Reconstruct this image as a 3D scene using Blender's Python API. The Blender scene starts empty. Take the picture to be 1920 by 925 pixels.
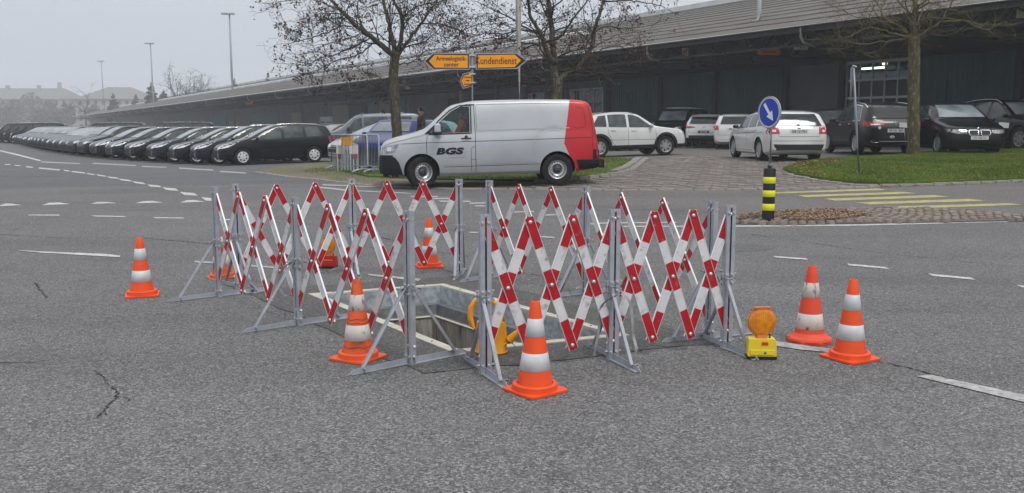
import bpy, bmesh, math, random
import numpy as np
from mathutils import Vector, Matrix
from mathutils.bvhtree import BVHTree
R = math.radians
rnd = random.Random(7)
S = bpy.context.scene
COL = S.collection

# ------------------------------------------------------------------ camera, world, sun, exposure
FOC, HORIZ, EYE = 1700.0, 240.0, 1.5
PITCH = math.atan((462.5 - HORIZ) / FOC)
cam_d = bpy.data.cameras.new('camera'); cam = bpy.data.objects.new('camera', cam_d); COL.objects.link(cam)
cam.location = (0, 0, EYE); cam.rotation_euler = (math.pi / 2 - PITCH, 0, 0)
cam_d.sensor_width = 36; cam_d.lens = 36 * FOC / 1920; cam_d.clip_end = 3000; cam_d.clip_start = 0.05
S.camera = cam
S.view_settings.view_transform = 'Standard'; S.view_settings.look = 'None'
S.view_settings.exposure = 0.3; S.view_settings.gamma = 1.0
W = bpy.data.worlds.new('World'); S.world = W; W.use_nodes = True
wn, wl = W.node_tree.nodes, W.node_tree.links
bg = wn['Background']
sky = wn.new('ShaderNodeTexSky'); sky.sky_type = 'NISHITA'; sky.sun_disc = False
sky.sun_elevation = R(58); sky.sun_rotation = R(150); sky.dust_density = 5; sky.air_density = 2
hs = wn.new('ShaderNodeHueSaturation'); hs.inputs['Saturation'].default_value = 0.25; hs.inputs['Value'].default_value = 0.7
tc = wn.new('ShaderNodeTexCoord'); sp = wn.new('ShaderNodeSeparateXYZ'); mr = wn.new('ShaderNodeMapRange')
mr.inputs['From Min'].default_value = 0.0; mr.inputs['From Max'].default_value = 0.7
cr = wn.new('ShaderNodeMix'); cr.data_type = 'RGBA'      # even overcast veil, brighter towards the zenith
cr.inputs[6].default_value = (4.4, 4.95, 5.85, 1); cr.inputs[7].default_value = (10.8, 10.9, 11.2, 1)
ad = wn.new('ShaderNodeMix'); ad.data_type = 'RGBA'; ad.inputs[0].default_value = 0.85
wl.new(tc.outputs['Generated'], sp.inputs[0]); wl.new(sp.outputs['Z'], mr.inputs['Value']); wl.new(mr.outputs[0], cr.inputs[0])
wl.new(sky.outputs[0], hs.inputs['Color']); wl.new(hs.outputs[0], ad.inputs[6]); wl.new(cr.outputs[2], ad.inputs[7])
wl.new(ad.outputs[2], bg.inputs['Color']); bg.inputs['Strength'].default_value = 0.095
sun_d = bpy.data.lights.new('sun', 'SUN'); sun = bpy.data.objects.new('sun', sun_d); COL.objects.link(sun)
sun_d.energy = 1.3; sun_d.angle = R(14); sun_d.color = (1, 0.97, 0.92)
sun.rotation_euler = (R(32), 0, R(150 - 180 + 60)); sun.location = (0, 0, 50)

# ------------------------------------------------------------------ pixel <-> world helpers (layout is surveyed from the photograph)
def ray(px, py):
    u, v = px - 960.0, py - 462.5
    return Vector((u, FOC * math.cos(PITCH) - v * math.sin(PITCH), -FOC * math.sin(PITCH) - v * math.cos(PITCH)))
def terrain(x, y):
    t = min(1, max(0, (y - 12) / 16)); t = t * t * (3 - 2 * t)
    return t * min(0.95, max(0.0, 0.35 + 0.025 * x))
def gp(px, py, dz=0.0):
    """ground point seen at a pixel"""
    d = ray(px, py); lo, hi = 0.5, 1500.0
    f = lambda Y: EYE + d.z / d.y * Y - terrain(d.x / d.y * Y, Y)
    if f(hi) > 0: Y = hi
    else:
        for _ in range(50):
            m = (lo + hi) / 2
            if f(m) > 0: lo = m
            else: hi = m
        Y = (lo + hi) / 2
    X = d.x / d.y * Y
    return Vector((X, Y, terrain(X, Y) + dz))
def at(px, py, Y):
    d = ray(px, py); t = Y / d.y
    return Vector((d.x * t, Y, EYE + d.z * t))

# ------------------------------------------------------------------ materials
MATS = {}
def mat(name, col, rough=0.6, metal=0.0, col2=None, nscale=4.0, bump=0.0, bscale=40.0, coat=0.0, fine=None, fscale=200.0,
        spec=0.5, emis=None, estr=0.0, trans=0.0, ior=1.45, contrast=(0.35, 0.65), stretch=None, dirt=None, dscale=3.0, damt=(0.5, 0.75)):
    if name in MATS: return MATS[name]
    m = bpy.data.materials.new(name); m.use_nodes = True; MATS[name] = m
    n, l = m.node_tree.nodes, m.node_tree.links; b = n['Principled BSDF']
    b.inputs['Roughness'].default_value = rough; b.inputs['Metallic'].default_value = metal
    b.inputs['Specular IOR Level'].default_value = spec; b.inputs['Coat Weight'].default_value = coat
    b.inputs['Coat Roughness'].default_value = 0.04; b.inputs['IOR'].default_value = ior
    b.inputs['Transmission Weight'].default_value = trans
    b.inputs['Base Color'].default_value = (*col, 1)
    if emis: b.inputs['Emission Color'].default_value = (*emis, 1); b.inputs['Emission Strength'].default_value = estr
    tc = n.new('ShaderNodeTexCoord'); oi = n.new('ShaderNodeObjectInfo'); ml = n.new('ShaderNodeMath'); ml.operation = 'MULTIPLY'; ml.inputs[1].default_value = 37.0
    va = n.new('ShaderNodeVectorMath'); va.operation = 'ADD'; l.new(oi.outputs['Random'], ml.inputs[0]); l.new(tc.outputs['Object'], va.inputs[0]); l.new(ml.outputs[0], va.inputs[1]); src = va.outputs[0]      # every copy wears differently
    if stretch:
        mp = n.new('ShaderNodeMapping'); mp.inputs['Scale'].default_value = stretch; l.new(src, mp.inputs[0]); src = mp.outputs[0]
    last = None
    def layer(prev, c, sc, lo, hi, det=6, kind='noise'):
        if kind == 'noise':
            t = n.new('ShaderNodeTexNoise'); t.inputs['Scale'].default_value = sc; t.inputs['Detail'].default_value = det; out = t.outputs['Fac']
        else:
            t = n.new('ShaderNodeTexVoronoi'); t.inputs['Scale'].default_value = sc; out = t.outputs['Color']
        l.new(src, t.inputs['Vector'])
        r = n.new('ShaderNodeMapRange'); r.inputs['From Min'].default_value = lo; r.inputs['From Max'].default_value = hi; l.new(out, r.inputs['Value'])
        x = n.new('ShaderNodeMix'); x.data_type = 'RGBA'; l.new(r.outputs[0], x.inputs[0])
        if prev is None: x.inputs[6].default_value = (*col, 1)
        else: l.new(prev, x.inputs[6])
        x.inputs[7].default_value = (*c, 1)
        return x.outputs[2]
    if col2: last = layer(last, col2, nscale, *contrast)
    if fine: last = layer(last, fine, fscale, 0.5, 0.75, 2)
    if dirt: last = layer(last, dirt, dscale, *damt, 8)
    if last is not None: l.new(last, b.inputs['Base Color'])
    if bump:
        t = n.new('ShaderNodeTexNoise'); t.inputs['Scale'].default_value = bscale; t.inputs['Detail'].default_value = 5; l.new(src, t.inputs['Vector'])
        bp = n.new('ShaderNodeBump'); bp.inputs['Strength'].default_value = bump; bp.inputs['Distance'].default_value = 0.02
        l.new(t.outputs['Fac'], bp.inputs['Height']); l.new(bp.outputs[0], b.inputs['Normal'])
    return m
def asphalt(name, dark, light, blotch, worn):
    m = bpy.data.materials.new(name); m.use_nodes = True; n, l = m.node_tree.nodes, m.node_tree.links; b = n['Principled BSDF']
    tc = n.new('ShaderNodeTexCoord'); O = tc.outputs['Object']
    v = n.new('ShaderNodeTexVoronoi'); v.inputs['Scale'].default_value = 92; l.new(O, v.inputs['Vector'])
    v2 = n.new('ShaderNodeTexVoronoi'); v2.inputs['Scale'].default_value = 210; l.new(O, v2.inputs['Vector'])
    sx = n.new('ShaderNodeSeparateColor'); l.new(v.outputs['Color'], sx.inputs[0])
    sy = n.new('ShaderNodeSeparateColor'); l.new(v2.outputs['Color'], sy.inputs[0])
    av = n.new('ShaderNodeMath'); av.operation = 'MULTIPLY_ADD'; av.inputs[1].default_value = 0.45; l.new(sy.outputs[0], av.inputs[0])
    m2 = n.new('ShaderNodeMath'); m2.operation = 'MULTIPLY'; m2.inputs[1].default_value = 0.6; l.new(sx.outputs[0], m2.inputs[0]); l.new(m2.outputs[0], av.inputs[2])
    cr = n.new('ShaderNodeValToRGB'); e = cr.color_ramp.elements
    e[0].position = 0.12; e[0].color = (*dark, 1); e[1].position = 0.97; e[1].color = (*light, 1)
    k = cr.color_ramp.elements.new(0.7); k.color = (*[(a * 0.62 + b_ * 0.38) for a, b_ in zip(dark, light)], 1)
    l.new(av.outputs[0], cr.inputs[0])
    big = n.new('ShaderNodeTexNoise'); big.inputs['Scale'].default_value = 0.35; big.inputs['Detail'].default_value = 7; big.inputs['Roughness'].default_value = 0.6; l.new(O, big.inputs['Vector'])
    r = n.new('ShaderNodeMapRange'); r.inputs['From Min'].default_value = 0.35; r.inputs['From Max'].default_value = 0.7
    r.inputs['To Min'].default_value = 0.0; r.inputs['To Max'].default_value = 0.55; l.new(big.outputs[0], r.inputs['Value'])
    x = n.new('ShaderNodeMix'); x.data_type = 'RGBA'; x.blend_type = 'MULTIPLY'; l.new(r.outputs[0], x.inputs[0]); l.new(cr.outputs[0], x.inputs[6]); x.inputs[7].default_value = (*blotch, 1)
    md = n.new('ShaderNodeTexNoise'); md.inputs['Scale'].default_value = 3.0; md.inputs['Detail'].default_value = 8; md.inputs['Roughness'].default_value = 0.75; l.new(O, md.inputs['Vector'])
    r2 = n.new('ShaderNodeMapRange'); r2.inputs['From Min'].default_value = 0.45; r2.inputs['From Max'].default_value = 0.72; r2.inputs['To Max'].default_value = 0.5; l.new(md.outputs[0], r2.inputs['Value'])
    y = n.new('ShaderNodeMix'); y.data_type = 'RGBA'; l.new(r2.outputs[0], y.inputs[0]); l.new(x.outputs[2], y.inputs[6]); y.inputs[7].default_value = (*worn, 1)
    mp = n.new('ShaderNodeMapping'); mp.inputs['Rotation'].default_value = (0, 0, R(-38)); mp.inputs['Scale'].default_value = (0.09, 0.75, 1); l.new(O, mp.inputs[0])
    ln = n.new('ShaderNodeTexNoise'); ln.inputs['Scale'].default_value = 1.3; ln.inputs['Detail'].default_value = 4; l.new(mp.outputs[0], ln.inputs['Vector'])
    r3 = n.new('ShaderNodeMapRange'); r3.inputs['From Min'].default_value = 0.46; r3.inputs['From Max'].default_value = 0.66; r3.inputs['To Max'].default_value = 0.26; l.new(ln.outputs[0], r3.inputs['Value'])
    y2 = n.new('ShaderNodeMix'); y2.data_type = 'RGBA'; y2.blend_type = 'MULTIPLY'; l.new(r3.outputs[0], y2.inputs[0]); l.new(y.outputs[2], y2.inputs[6]); y2.inputs[7].default_value = (0.5, 0.49, 0.48, 1)
    st = n.new('ShaderNodeTexNoise'); st.inputs['Scale'].default_value = 1.1; st.inputs['Detail'].default_value = 3; st.inputs['Distortion'].default_value = 1.5; l.new(O, st.inputs['Vector'])
    r4 = n.new('ShaderNodeMapRange'); r4.inputs['From Min'].default_value = 0.66; r4.inputs['From Max'].default_value = 0.76; r4.inputs['To Max'].default_value = 0.45; l.new(st.outputs[0], r4.inputs['Value'])
    y3 = n.new('ShaderNodeMix'); y3.data_type = 'RGBA'; y3.blend_type = 'MULTIPLY'; l.new(r4.outputs[0], y3.inputs[0]); l.new(y2.outputs[2], y3.inputs[6]); y3.inputs[7].default_value = (0.4, 0.4, 0.4, 1)
    y = y3
    l.new(y.outputs[2], b.inputs['Base Color']); b.inputs['Roughness'].default_value = 0.85; b.inputs['Specular IOR Level'].default_value = 0.3
    bp = n.new('ShaderNodeBump'); bp.inputs['Strength'].default_value = 0.7; bp.inputs['Distance'].default_value = 0.012
    l.new(av.outputs[0], bp.inputs['Height']); l.new(bp.outputs[0], b.inputs['Normal'])
    MATS[name] = m; return m
asphalt('asphalt', (0.047, 0.047, 0.049), (0.415, 0.41, 0.41), (0.68, 0.68, 0.7), (0.15, 0.149, 0.15))
asphalt('dark_asphalt', (0.055, 0.057, 0.061), (0.29, 0.292, 0.3), (0.85, 0.85, 0.85), (0.14, 0.14, 0.145))
asphalt('brown_asphalt', (0.065, 0.062, 0.06), (0.36, 0.35, 0.34), (0.8, 0.8, 0.8), (0.165, 0.158, 0.152))
asphalt('patch_asphalt', (0.045, 0.045, 0.046), (0.27, 0.265, 0.26), (0.8, 0.8, 0.8), (0.12, 0.117, 0.113))
mat('road_white', (0.52, 0.52, 0.52), 0.7, col2=(0.38, 0.38, 0.38), nscale=9, dirt=(0.17, 0.17, 0.17), dscale=28, damt=(0.56, 0.66))
mat('road_white_worn', (0.42, 0.42, 0.42), 0.8, col2=(0.28, 0.28, 0.28), nscale=14, dirt=(0.15, 0.15, 0.15), dscale=30, damt=(0.55, 0.68))
mat('road_yellow', (0.42, 0.365, 0.13), 0.75, col2=(0.3, 0.265, 0.12), nscale=5, dirt=(0.14, 0.13, 0.1), dscale=14, damt=(0.58, 0.7))
mat('crack_dark', (0.012, 0.012, 0.012), 0.95)
mat('joint_filler', (0.025, 0.025, 0.027), 0.7)
mat('grass_soil', (0.05, 0.085, 0.012), 0.95, col2=(0.085, 0.14, 0.015), nscale=0.8, bump=0.6, bscale=30, dirt=(0.06, 0.05, 0.02), dscale=2, damt=(0.62, 0.8))
mat('blade_green', (0.07, 0.135, 0.01), 0.75, col2=(0.15, 0.19, 0.022), nscale=0.9, dirt=(0.12, 0.1, 0.03), dscale=1.7, damt=(0.55, 0.75), trans=0.0)
mat('verge_soil', (0.15, 0.12, 0.08), 0.95, col2=(0.1, 0.105, 0.05), nscale=1.2, bump=0.6, bscale=25, fine=(0.2, 0.17, 0.13), fscale=20)
mat('autumn_leaf', (0.36, 0.25, 0.06), 0.8, col2=(0.22, 0.12, 0.04), nscale=3)
mat('needle_litter', (0.36, 0.25, 0.16), 0.9, col2=(0.26, 0.17, 0.11), nscale=8)
mat('paver', (0.20, 0.18, 0.165), 0.85, col2=(0.165, 0.147, 0.136), nscale=1.7, fine=(0.25, 0.22, 0.2), fscale=30, bump=0.3)
mat('paver_joint', (0.12, 0.108, 0.095), 0.95, bump=0.4)
mat('cobble', (0.24, 0.195, 0.165), 0.8, col2=(0.17, 0.14, 0.12), nscale=3.1, bump=0.4, bscale=60)
mat('granite', (0.3, 0.28, 0.26), 0.8, col2=(0.22, 0.2, 0.185), nscale=2.5, fine=(0.36, 0.35, 0.33), fscale=80, bump=0.3)
mat('concrete_frame', (0.5, 0.48, 0.42), 0.85, col2=(0.4, 0.38, 0.33), nscale=7, bump=0.25, bscale=80, dirt=(0.25, 0.23, 0.19), dscale=12, damt=(0.6, 0.8))
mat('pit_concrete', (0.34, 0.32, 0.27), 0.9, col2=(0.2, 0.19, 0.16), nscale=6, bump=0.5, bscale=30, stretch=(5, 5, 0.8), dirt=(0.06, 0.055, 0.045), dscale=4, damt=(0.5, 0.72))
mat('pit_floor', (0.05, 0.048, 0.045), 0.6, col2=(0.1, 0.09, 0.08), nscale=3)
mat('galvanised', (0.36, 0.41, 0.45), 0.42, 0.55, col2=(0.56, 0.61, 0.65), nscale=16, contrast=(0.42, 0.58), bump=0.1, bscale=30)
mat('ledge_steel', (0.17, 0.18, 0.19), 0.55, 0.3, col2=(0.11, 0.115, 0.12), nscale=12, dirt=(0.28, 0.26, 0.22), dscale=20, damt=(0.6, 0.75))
mat('post_steel', (0.37, 0.39, 0.435), 0.5, 0.15, col2=(0.30, 0.32, 0.36), nscale=12, dirt=(0.2, 0.2, 0.21), dscale=30, damt=(0.62, 0.8))
mat('post_gap', (0.03, 0.032, 0.038), 0.6)
mat('bolt_steel', (0.62, 0.61, 0.6), 0.35, 0.6)
mat('bar_edge', (0.8, 0.81, 0.82), 0.3, 0.5)
mat('bar_red', (0.44, 0.007, 0.014), 0.45, col2=(0.36, 0.006, 0.012), nscale=9, dirt=(0.3, 0.12, 0.11), dscale=26, damt=(0.62, 0.74))
mat('bar_white', (0.66, 0.66, 0.67), 0.45, col2=(0.57, 0.57, 0.59), nscale=11, dirt=(0.26, 0.24, 0.22), dscale=17, damt=(0.56, 0.74))
mat('strap_grey', (0.42, 0.42, 0.42), 0.5, col2=(0.2, 0.2, 0.2), nscale=9)
mat('cone_orange', (0.82, 0.085, 0.014), 0.5, col2=(0.7, 0.075, 0.014), nscale=8, dirt=(0.4, 0.09, 0.04), dscale=13, damt=(0.6, 0.85))
mat('cone_orange_old', (0.62, 0.085, 0.018), 0.6, col2=(0.74, 0.11, 0.03), nscale=7, dirt=(0.12, 0.05, 0.03), dscale=9, damt=(0.55, 0.72))
mat('cone_red_old', (0.72, 0.065, 0.022), 0.6, col2=(0.62, 0.08, 0.035), nscale=7, dirt=(0.35, 0.13, 0.08), dscale=14, damt=(0.6, 0.8))
mat('band_silver', (0.6, 0.61, 0.62), 0.5, 0.1, col2=(0.5, 0.51, 0.52), nscale=12)
mat('band_worn', (0.62, 0.57, 0.54), 0.6, col2=(0.5, 0.45, 0.43), nscale=10, stretch=(1, 1, 0.35), dirt=(0.2, 0.16, 0.14), dscale=34, damt=(0.56, 0.66))
mat('amber_lens', (0.74, 0.29, 0.008), 0.3, col2=(0.55, 0.17, 0.004), nscale=26, coat=0.25, emis=(0.9, 0.3, 0.0), estr=0.0)
mat('amber_dark', (0.55, 0.14, 0.005), 0.3, coat=0.4)
mat('lamp_yellow', (0.78, 0.6, 0.02), 0.45, col2=(0.68, 0.52, 0.03), nscale=10)
mat('lamp_red', (0.5, 0.015, 0.015), 0.45)
mat('label_orange', (0.7, 0.12, 0.03), 0.5)
mat('can_orange', (0.82, 0.36, 0.012), 0.4, col2=(0.76, 0.32, 0.012), nscale=9, dirt=(0.55, 0.25, 0.03), dscale=18, damt=(0.6, 0.8))
mat('black_rubber', (0.012, 0.012, 0.013), 0.8, spec=0.25, col2=(0.022, 0.022, 0.022), nscale=10)
mat('black_plastic', (0.014, 0.015, 0.017), 0.55, spec=0.3, col2=(0.022, 0.023, 0.025), nscale=14)
mat('bumper_dark', (0.010, 0.011, 0.015), 0.6, spec=0.3)
mat('seam', (0.01, 0.01, 0.011), 0.8)
mat('chrome', (0.7, 0.7, 0.72), 0.12, 1.0)
mat('rim_silver', (0.5, 0.51, 0.53), 0.35, 0.7, dirt=(0.2, 0.19, 0.18), dscale=9, damt=(0.55, 0.8))
mat('rim_dark', (0.06, 0.06, 0.065), 0.5, 0.5)
mat('rim_cover', (0.62, 0.63, 0.64), 0.4, 0.2)
mat('glass_dark', (0.012, 0.015, 0.018), 0.06, spec=0.5, col2=(0.03, 0.036, 0.038), nscale=2.2)
mat('glass_tint', (0.028, 0.038, 0.04), 0.06, spec=0.5, col2=(0.08, 0.095, 0.095), nscale=3.0)
mat('glass_wind', (0.11, 0.135, 0.148), 0.06, spec=0.8, col2=(0.24, 0.28, 0.3), nscale=1.6)  # pale mottled base colour stands in for sky reflected in the windscreens
mat('lamp_glass', (0.8, 0.82, 0.84), 0.15, 0.2, col2=(0.5, 0.52, 0.54), nscale=16, coat=1)
mat('lamp_glass_dark', (0.14, 0.14, 0.15), 0.15, 0.3, col2=(0.4, 0.4, 0.4), nscale=13, coat=1)
mat('tail_red', (0.3, 0.006, 0.01), 0.3, col2=(0.42, 0.012, 0.016), nscale=14, coat=0.1)
mat('plate_white', (0.6, 0.6, 0.58), 0.5)
mat('plate_black', (0.02, 0.02, 0.02), 0.5)
def paint(name, c, metal=0.0): return mat(name, c, 0.3, metal, coat=0.35 if sum(c) < 1 else 0.7, spec=0.25, col2=tuple(v * 0.86 for v in c), nscale=1.4)
paint('paint_black', (0.004, 0.004, 0.006)); paint('paint_white', (0.62, 0.63, 0.63)); paint('paint_blue', (0.002, 0.012, 0.17))
paint('paint_silver', (0.46, 0.48, 0.50), 0.35); paint('paint_red', (0.52, 0.02, 0.03)); paint('paint_grey', (0.16, 0.18, 0.2), 0.4)
paint('paint_navy', (0.006, 0.009, 0.018)); paint('paint_anthracite', (0.045, 0.05, 0.058), 0.4); paint('paint_green', (0.05, 0.06, 0.045))
mat('decal_line', (0.34, 0.355, 0.37), 0.4); mat('decal_black', (0.006, 0.006, 0.007), 0.4); mat('decal_grey', (0.28, 0.28, 0.29), 0.5)
mat('bark', (0.045, 0.037, 0.03), 0.95, col2=(0.09, 0.08, 0.055), nscale=6, bump=0.9, bscale=25, stretch=(1, 1, 0.35), dirt=(0.16, 0.16, 0.12), dscale=16, damt=(0.55, 0.66))
mat('bark_moss', (0.055, 0.045, 0.026), 0.95, col2=(0.095, 0.085, 0.035), nscale=9, bump=0.9, bscale=25, stretch=(1, 1, 0.35), dirt=(0.2, 0.17, 0.1), dscale=18, damt=(0.55, 0.66))
mat('twig_dark', (0.045, 0.035, 0.032), 0.95); mat('twig_green', (0.11, 0.095, 0.045), 0.95)
mat('seed_dark', (0.032, 0.02, 0.022), 0.9, col2=(0.06, 0.03, 0.028), nscale=2)
mat('leaf_rust', (0.15, 0.055, 0.04), 0.9, col2=(0.09, 0.03, 0.025), nscale=2)
mat('conifer', (0.04, 0.055, 0.045), 0.95, col2=(0.06, 0.075, 0.05), nscale=0.5)
mat('far_wood', (0.07, 0.075, 0.06), 0.95, col2=(0.1, 0.09, 0.07), nscale=0.2)
mat('sign_orange', (0.87, 0.34, 0.006), 0.45, col2=(0.8, 0.3, 0.008), nscale=3)
mat('sign_back', (0.33, 0.35, 0.37), 0.45, 0.4); mat('sign_text', (0.11, 0.02, 0.012), 0.5); mat('sign_black', (0.012, 0.012, 0.012), 0.5)
mat('sign_orange_dim', (0.75, 0.2, 0.02), 0.6); mat('sign_cream', (0.55, 0.5, 0.36), 0.6); mat('sign_yellow_dim', (0.85, 0.4, 0.02), 0.6)
mat('sign_blue', (0.006, 0.045, 0.40), 0.4); mat('sign_white', (0.75, 0.76, 0.78), 0.4)
mat('bollard_black', (0.012, 0.012, 0.013), 0.55, dirt=(0.08, 0.07, 0.06), dscale=14, damt=(0.62, 0.8)); mat('bollard_yellow', (0.72, 0.72, 0.02), 0.4, emis=(0.6, 0.6, 0.0), estr=0.0)
mat('mast_pale', (0.5, 0.49, 0.46), 0.6, col2=(0.4, 0.39, 0.37), nscale=5); mat('mast_grey', (0.28, 0.3, 0.33), 0.5, 0.4)
mat('roof_sheet', (0.10, 0.092, 0.086), 0.9, col2=(0.145, 0.135, 0.127), nscale=0.5, dirt=(0.1, 0.1, 0.08), dscale=1.5, damt=(0.5, 0.75), bump=0.3)
mat('roof_band', (0.66, 0.67, 0.67), 0.7, col2=(0.5, 0.51, 0.51), nscale=0.4); mat('gutter', (0.36, 0.37, 0.38), 0.45, 0.5)
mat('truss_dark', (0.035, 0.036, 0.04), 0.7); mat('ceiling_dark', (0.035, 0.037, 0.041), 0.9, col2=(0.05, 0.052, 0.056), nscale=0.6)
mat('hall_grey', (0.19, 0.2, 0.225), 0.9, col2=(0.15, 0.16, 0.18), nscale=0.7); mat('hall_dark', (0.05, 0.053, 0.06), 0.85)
mat('door_green', (0.07, 0.14, 0.14), 0.8, col2=(0.055, 0.11, 0.118), nscale=0.9, stretch=(1, 1, 0.3)); mat('door_green_low', (0.065, 0.1, 0.075), 0.8)
mat('door_beige', (0.3, 0.27, 0.22), 0.85); mat('door_teal', (0.13, 0.22, 0.24), 0.8); mat('frame_grey', (0.62, 0.65, 0.7), 0.5, 0.3)
mat('house_wall', (0.3, 0.3, 0.3), 0.9); mat('house_roof', (0.17, 0.155, 0.15), 0.9)
mat('skin', (0.45, 0.26, 0.19), 0.6); mat('hair', (0.03, 0.02, 0.015), 0.8); mat('vest_orange', (0.9, 0.14, 0.02), 0.7); mat('cloth_dark', (0.04, 0.05, 0.055), 0.9)
mat('camo', (0.06, 0.065, 0.04), 0.95, col2=(0.025, 0.02, 0.018), nscale=9, contrast=(0.48, 0.52), dirt=(0.14, 0.06, 0.04), dscale=7, damt=(0.6, 0.64))
mat('seat_grey', (0.05, 0.055, 0.06), 0.9); mat('tube_light', (1, 1, 1), emis=(1, 0.86, 0.6), estr=4.0)
mat('soot', (0.03, 0.03, 0.032), 0.95)
mat('crate_blue', (0.11, 0.15, 0.2), 0.7)
def pane_material():
    m = bpy.data.materials.new('pane_clear'); m.use_nodes = True; n, l = m.node_tree.nodes, m.node_tree.links
    n.remove(n['Principled BSDF']); o = n['Material Output']
    t = n.new('ShaderNodeBsdfTransparent'); t.inputs[0].default_value = (0.72, 0.82, 0.82, 1)
    g = n.new('ShaderNodeBsdfGlossy'); g.inputs['Roughness'].default_value = 0.03; g.inputs['Color'].default_value = (0.85, 0.9, 0.9, 1)
    f = n.new('ShaderNodeFresnel'); f.inputs['IOR'].default_value = 1.4; x = n.new('ShaderNodeMixShader')
    l.new(f.outputs[0], x.inputs[0]); l.new(t.outputs[0], x.inputs[1]); l.new(g.outputs[0], x.inputs[2]); l.new(x.outputs[0], o.inputs['Surface'])
    MATS['pane_clear'] = m
pane_material()

# ------------------------------------------------------------------ mesh helpers
def frame(d, up=Vector((0, 0, 1))):
    d = d.normalized()
    if abs(d.dot(up)) > 0.98: up = Vector((1, 0, 0))
    a = d.cross(up).normalized(); b = a.cross(d).normalized()
    return a, b
class MB:
    def __init__(s): s.v, s.f, s.m, s.sm = [], [], [], []
    def add(s, vs, fs, mi=0, smooth=False):
        o = len(s.v); s.v += [tuple(v) for v in vs]
        for f in fs: s.f.append(tuple(i + o for i in f)); s.m.append(mi); s.sm.append(smooth)
        return s
    def box(s, c, size, M=None, mi=0, taper=1.0):
        hx, hy, hz = [q / 2 for q in size]; c = Vector(c)
        vs = [Vector((x * (taper if z > 0 else 1), y * (taper if z > 0 else 1), z)) for z in (-hz, hz) for x, y in ((-hx, -hy), (hx, -hy), (hx, hy), (-hx, hy))]
        if M is not None: vs = [M @ v for v in vs]
        vs = [v + c for v in vs]
        return s.add(vs, [(3, 2, 1, 0), (4, 5, 6, 7), (0, 1, 5, 4), (1, 2, 6, 5), (2, 3, 7, 6), (3, 0, 4, 7)], mi)
    def bar(s, a, b, w, h, side=None, mi=0):
        """box from a to b, w across 'side', h across the rest"""
        a, b = Vector(a), Vector(b); d = (b - a).normalized()
        sd = Vector(side) if side is not None else frame(d)[0]
        sd = (sd - d * sd.dot(d)).normalized(); u = d.cross(sd)
        vs = [p + sd * x * w / 2 + u * y * h / 2 for p in (a, b) for x, y in ((-1, -1), (1, -1), (1, 1), (-1, 1))]
        return s.add(vs, [(3, 2, 1, 0), (4, 5, 6, 7), (0, 1, 5, 4), (1, 2, 6, 5), (2, 3, 7, 6), (3, 0, 4, 7)], mi)
    def tube(s, pts, r, n=8, mi=0, cap=True, smooth=True):
        pts = [Vector(p) for p in pts]; rs = r if hasattr(r, '__len__') else [r] * len(pts)
        vs, fs = [], []; pa = None
        for i, p in enumerate(pts):
            d = (pts[min(i + 1, len(pts) - 1)] - pts[max(i - 1, 0)])
            if d.length < 1e-7: d = Vector((0, 0, 1))
            d.normalize()
            if pa is None: a, b = frame(d)
            else:
                a = (pa - d * pa.dot(d)); a = a.normalized() if a.length > 1e-4 else frame(d)[0]; b = d.cross(a)
            pa = a
            for k in range(n):
                t = 2 * math.pi * k / n; vs.append(p + (a * math.cos(t) + b * math.sin(t)) * rs[i])
        for i in range(len(pts) - 1):
            for k in range(n): fs.append((i * n + k, i * n + (k + 1) % n, (i + 1) * n + (k + 1) % n, (i + 1) * n + k))
        s.add(vs, fs, mi, smooth)
        if cap:
            o = len(s.v) - len(vs)
            s.f.append(tuple(o + k for k in range(n))[::-1]); s.m.append(mi); s.sm.append(False)
            s.f.append(tuple(o + (len(pts) - 1) * n + k for k in range(n))); s.m.append(mi); s.sm.append(False)
        return s
    def lathe(s, prof, n=24, M=None, mi=0, smooth=True, c=(0, 0, 0), mis=None):
        """profile of (radius, height) spun round local z"""
        c = Vector(c); vs, fs = [], []
        for (r, z) in prof:
            for k in range(n):
                t = 2 * math.pi * k / n; v = Vector((r * math.cos(t), r * math.sin(t), z))
                vs.append((M @ v if M is not None else v) + c)
        o = len(s.v); s.v += [tuple(v) for v in vs]
        for i in range(len(prof) - 1):
            for k in range(n):
                s.f.append((o + i * n + k, o + i * n + (k + 1) % n, o + (i + 1) * n + (k + 1) % n, o + (i + 1) * n + k))
                s.m.append(mis[i] if mis else mi); s.sm.append(smooth)
        return s
    def prism(s, poly, o, ax, ay, depth, mi=0, mi_side=None):
        """polygon (u, v) in the plane o + u*ax + v*ay, pushed 'depth' along ax x ay"""
        o, ax, ay = Vector(o), Vector(ax), Vector(ay); nn = ax.cross(ay).normalized() * depth; k = len(poly)
        A = sum(poly[i][0] * poly[(i + 1) % k][1] - poly[(i + 1) % k][0] * poly[i][1] for i in range(k))
        if (A < 0) != (depth < 0): poly = poly[::-1]
        vs = [o + ax * u + ay * v for u, v in poly]; vs += [v + nn for v in vs]
        s.add(vs, [tuple(range(k))[::-1], tuple(range(k, 2 * k))], mi)
        s.add(vs, [(i, (i + 1) % k, k + (i + 1) % k, k + i) for i in range(k)], mi if mi_side is None else mi_side)
        return s
    def mesh(s, name, mats, sharp=None):
        me = bpy.data.meshes.new(name); me.from_pydata(s.v, [], s.f)
        for m in (mats if isinstance(mats, (list, tuple)) else [mats]): me.materials.append(MATS[m] if isinstance(m, str) else m)
        me.polygons.foreach_set('material_index', s.m); me.polygons.foreach_set('use_smooth', s.sm)
        me.update()
        if sharp: me.set_sharp_from_angle(angle=R(sharp))
        return me
    def build(s, name, mats, parent=None, sharp=None, **kw):
        return link(name, s.mesh(name, mats, sharp), parent, **kw)
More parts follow.
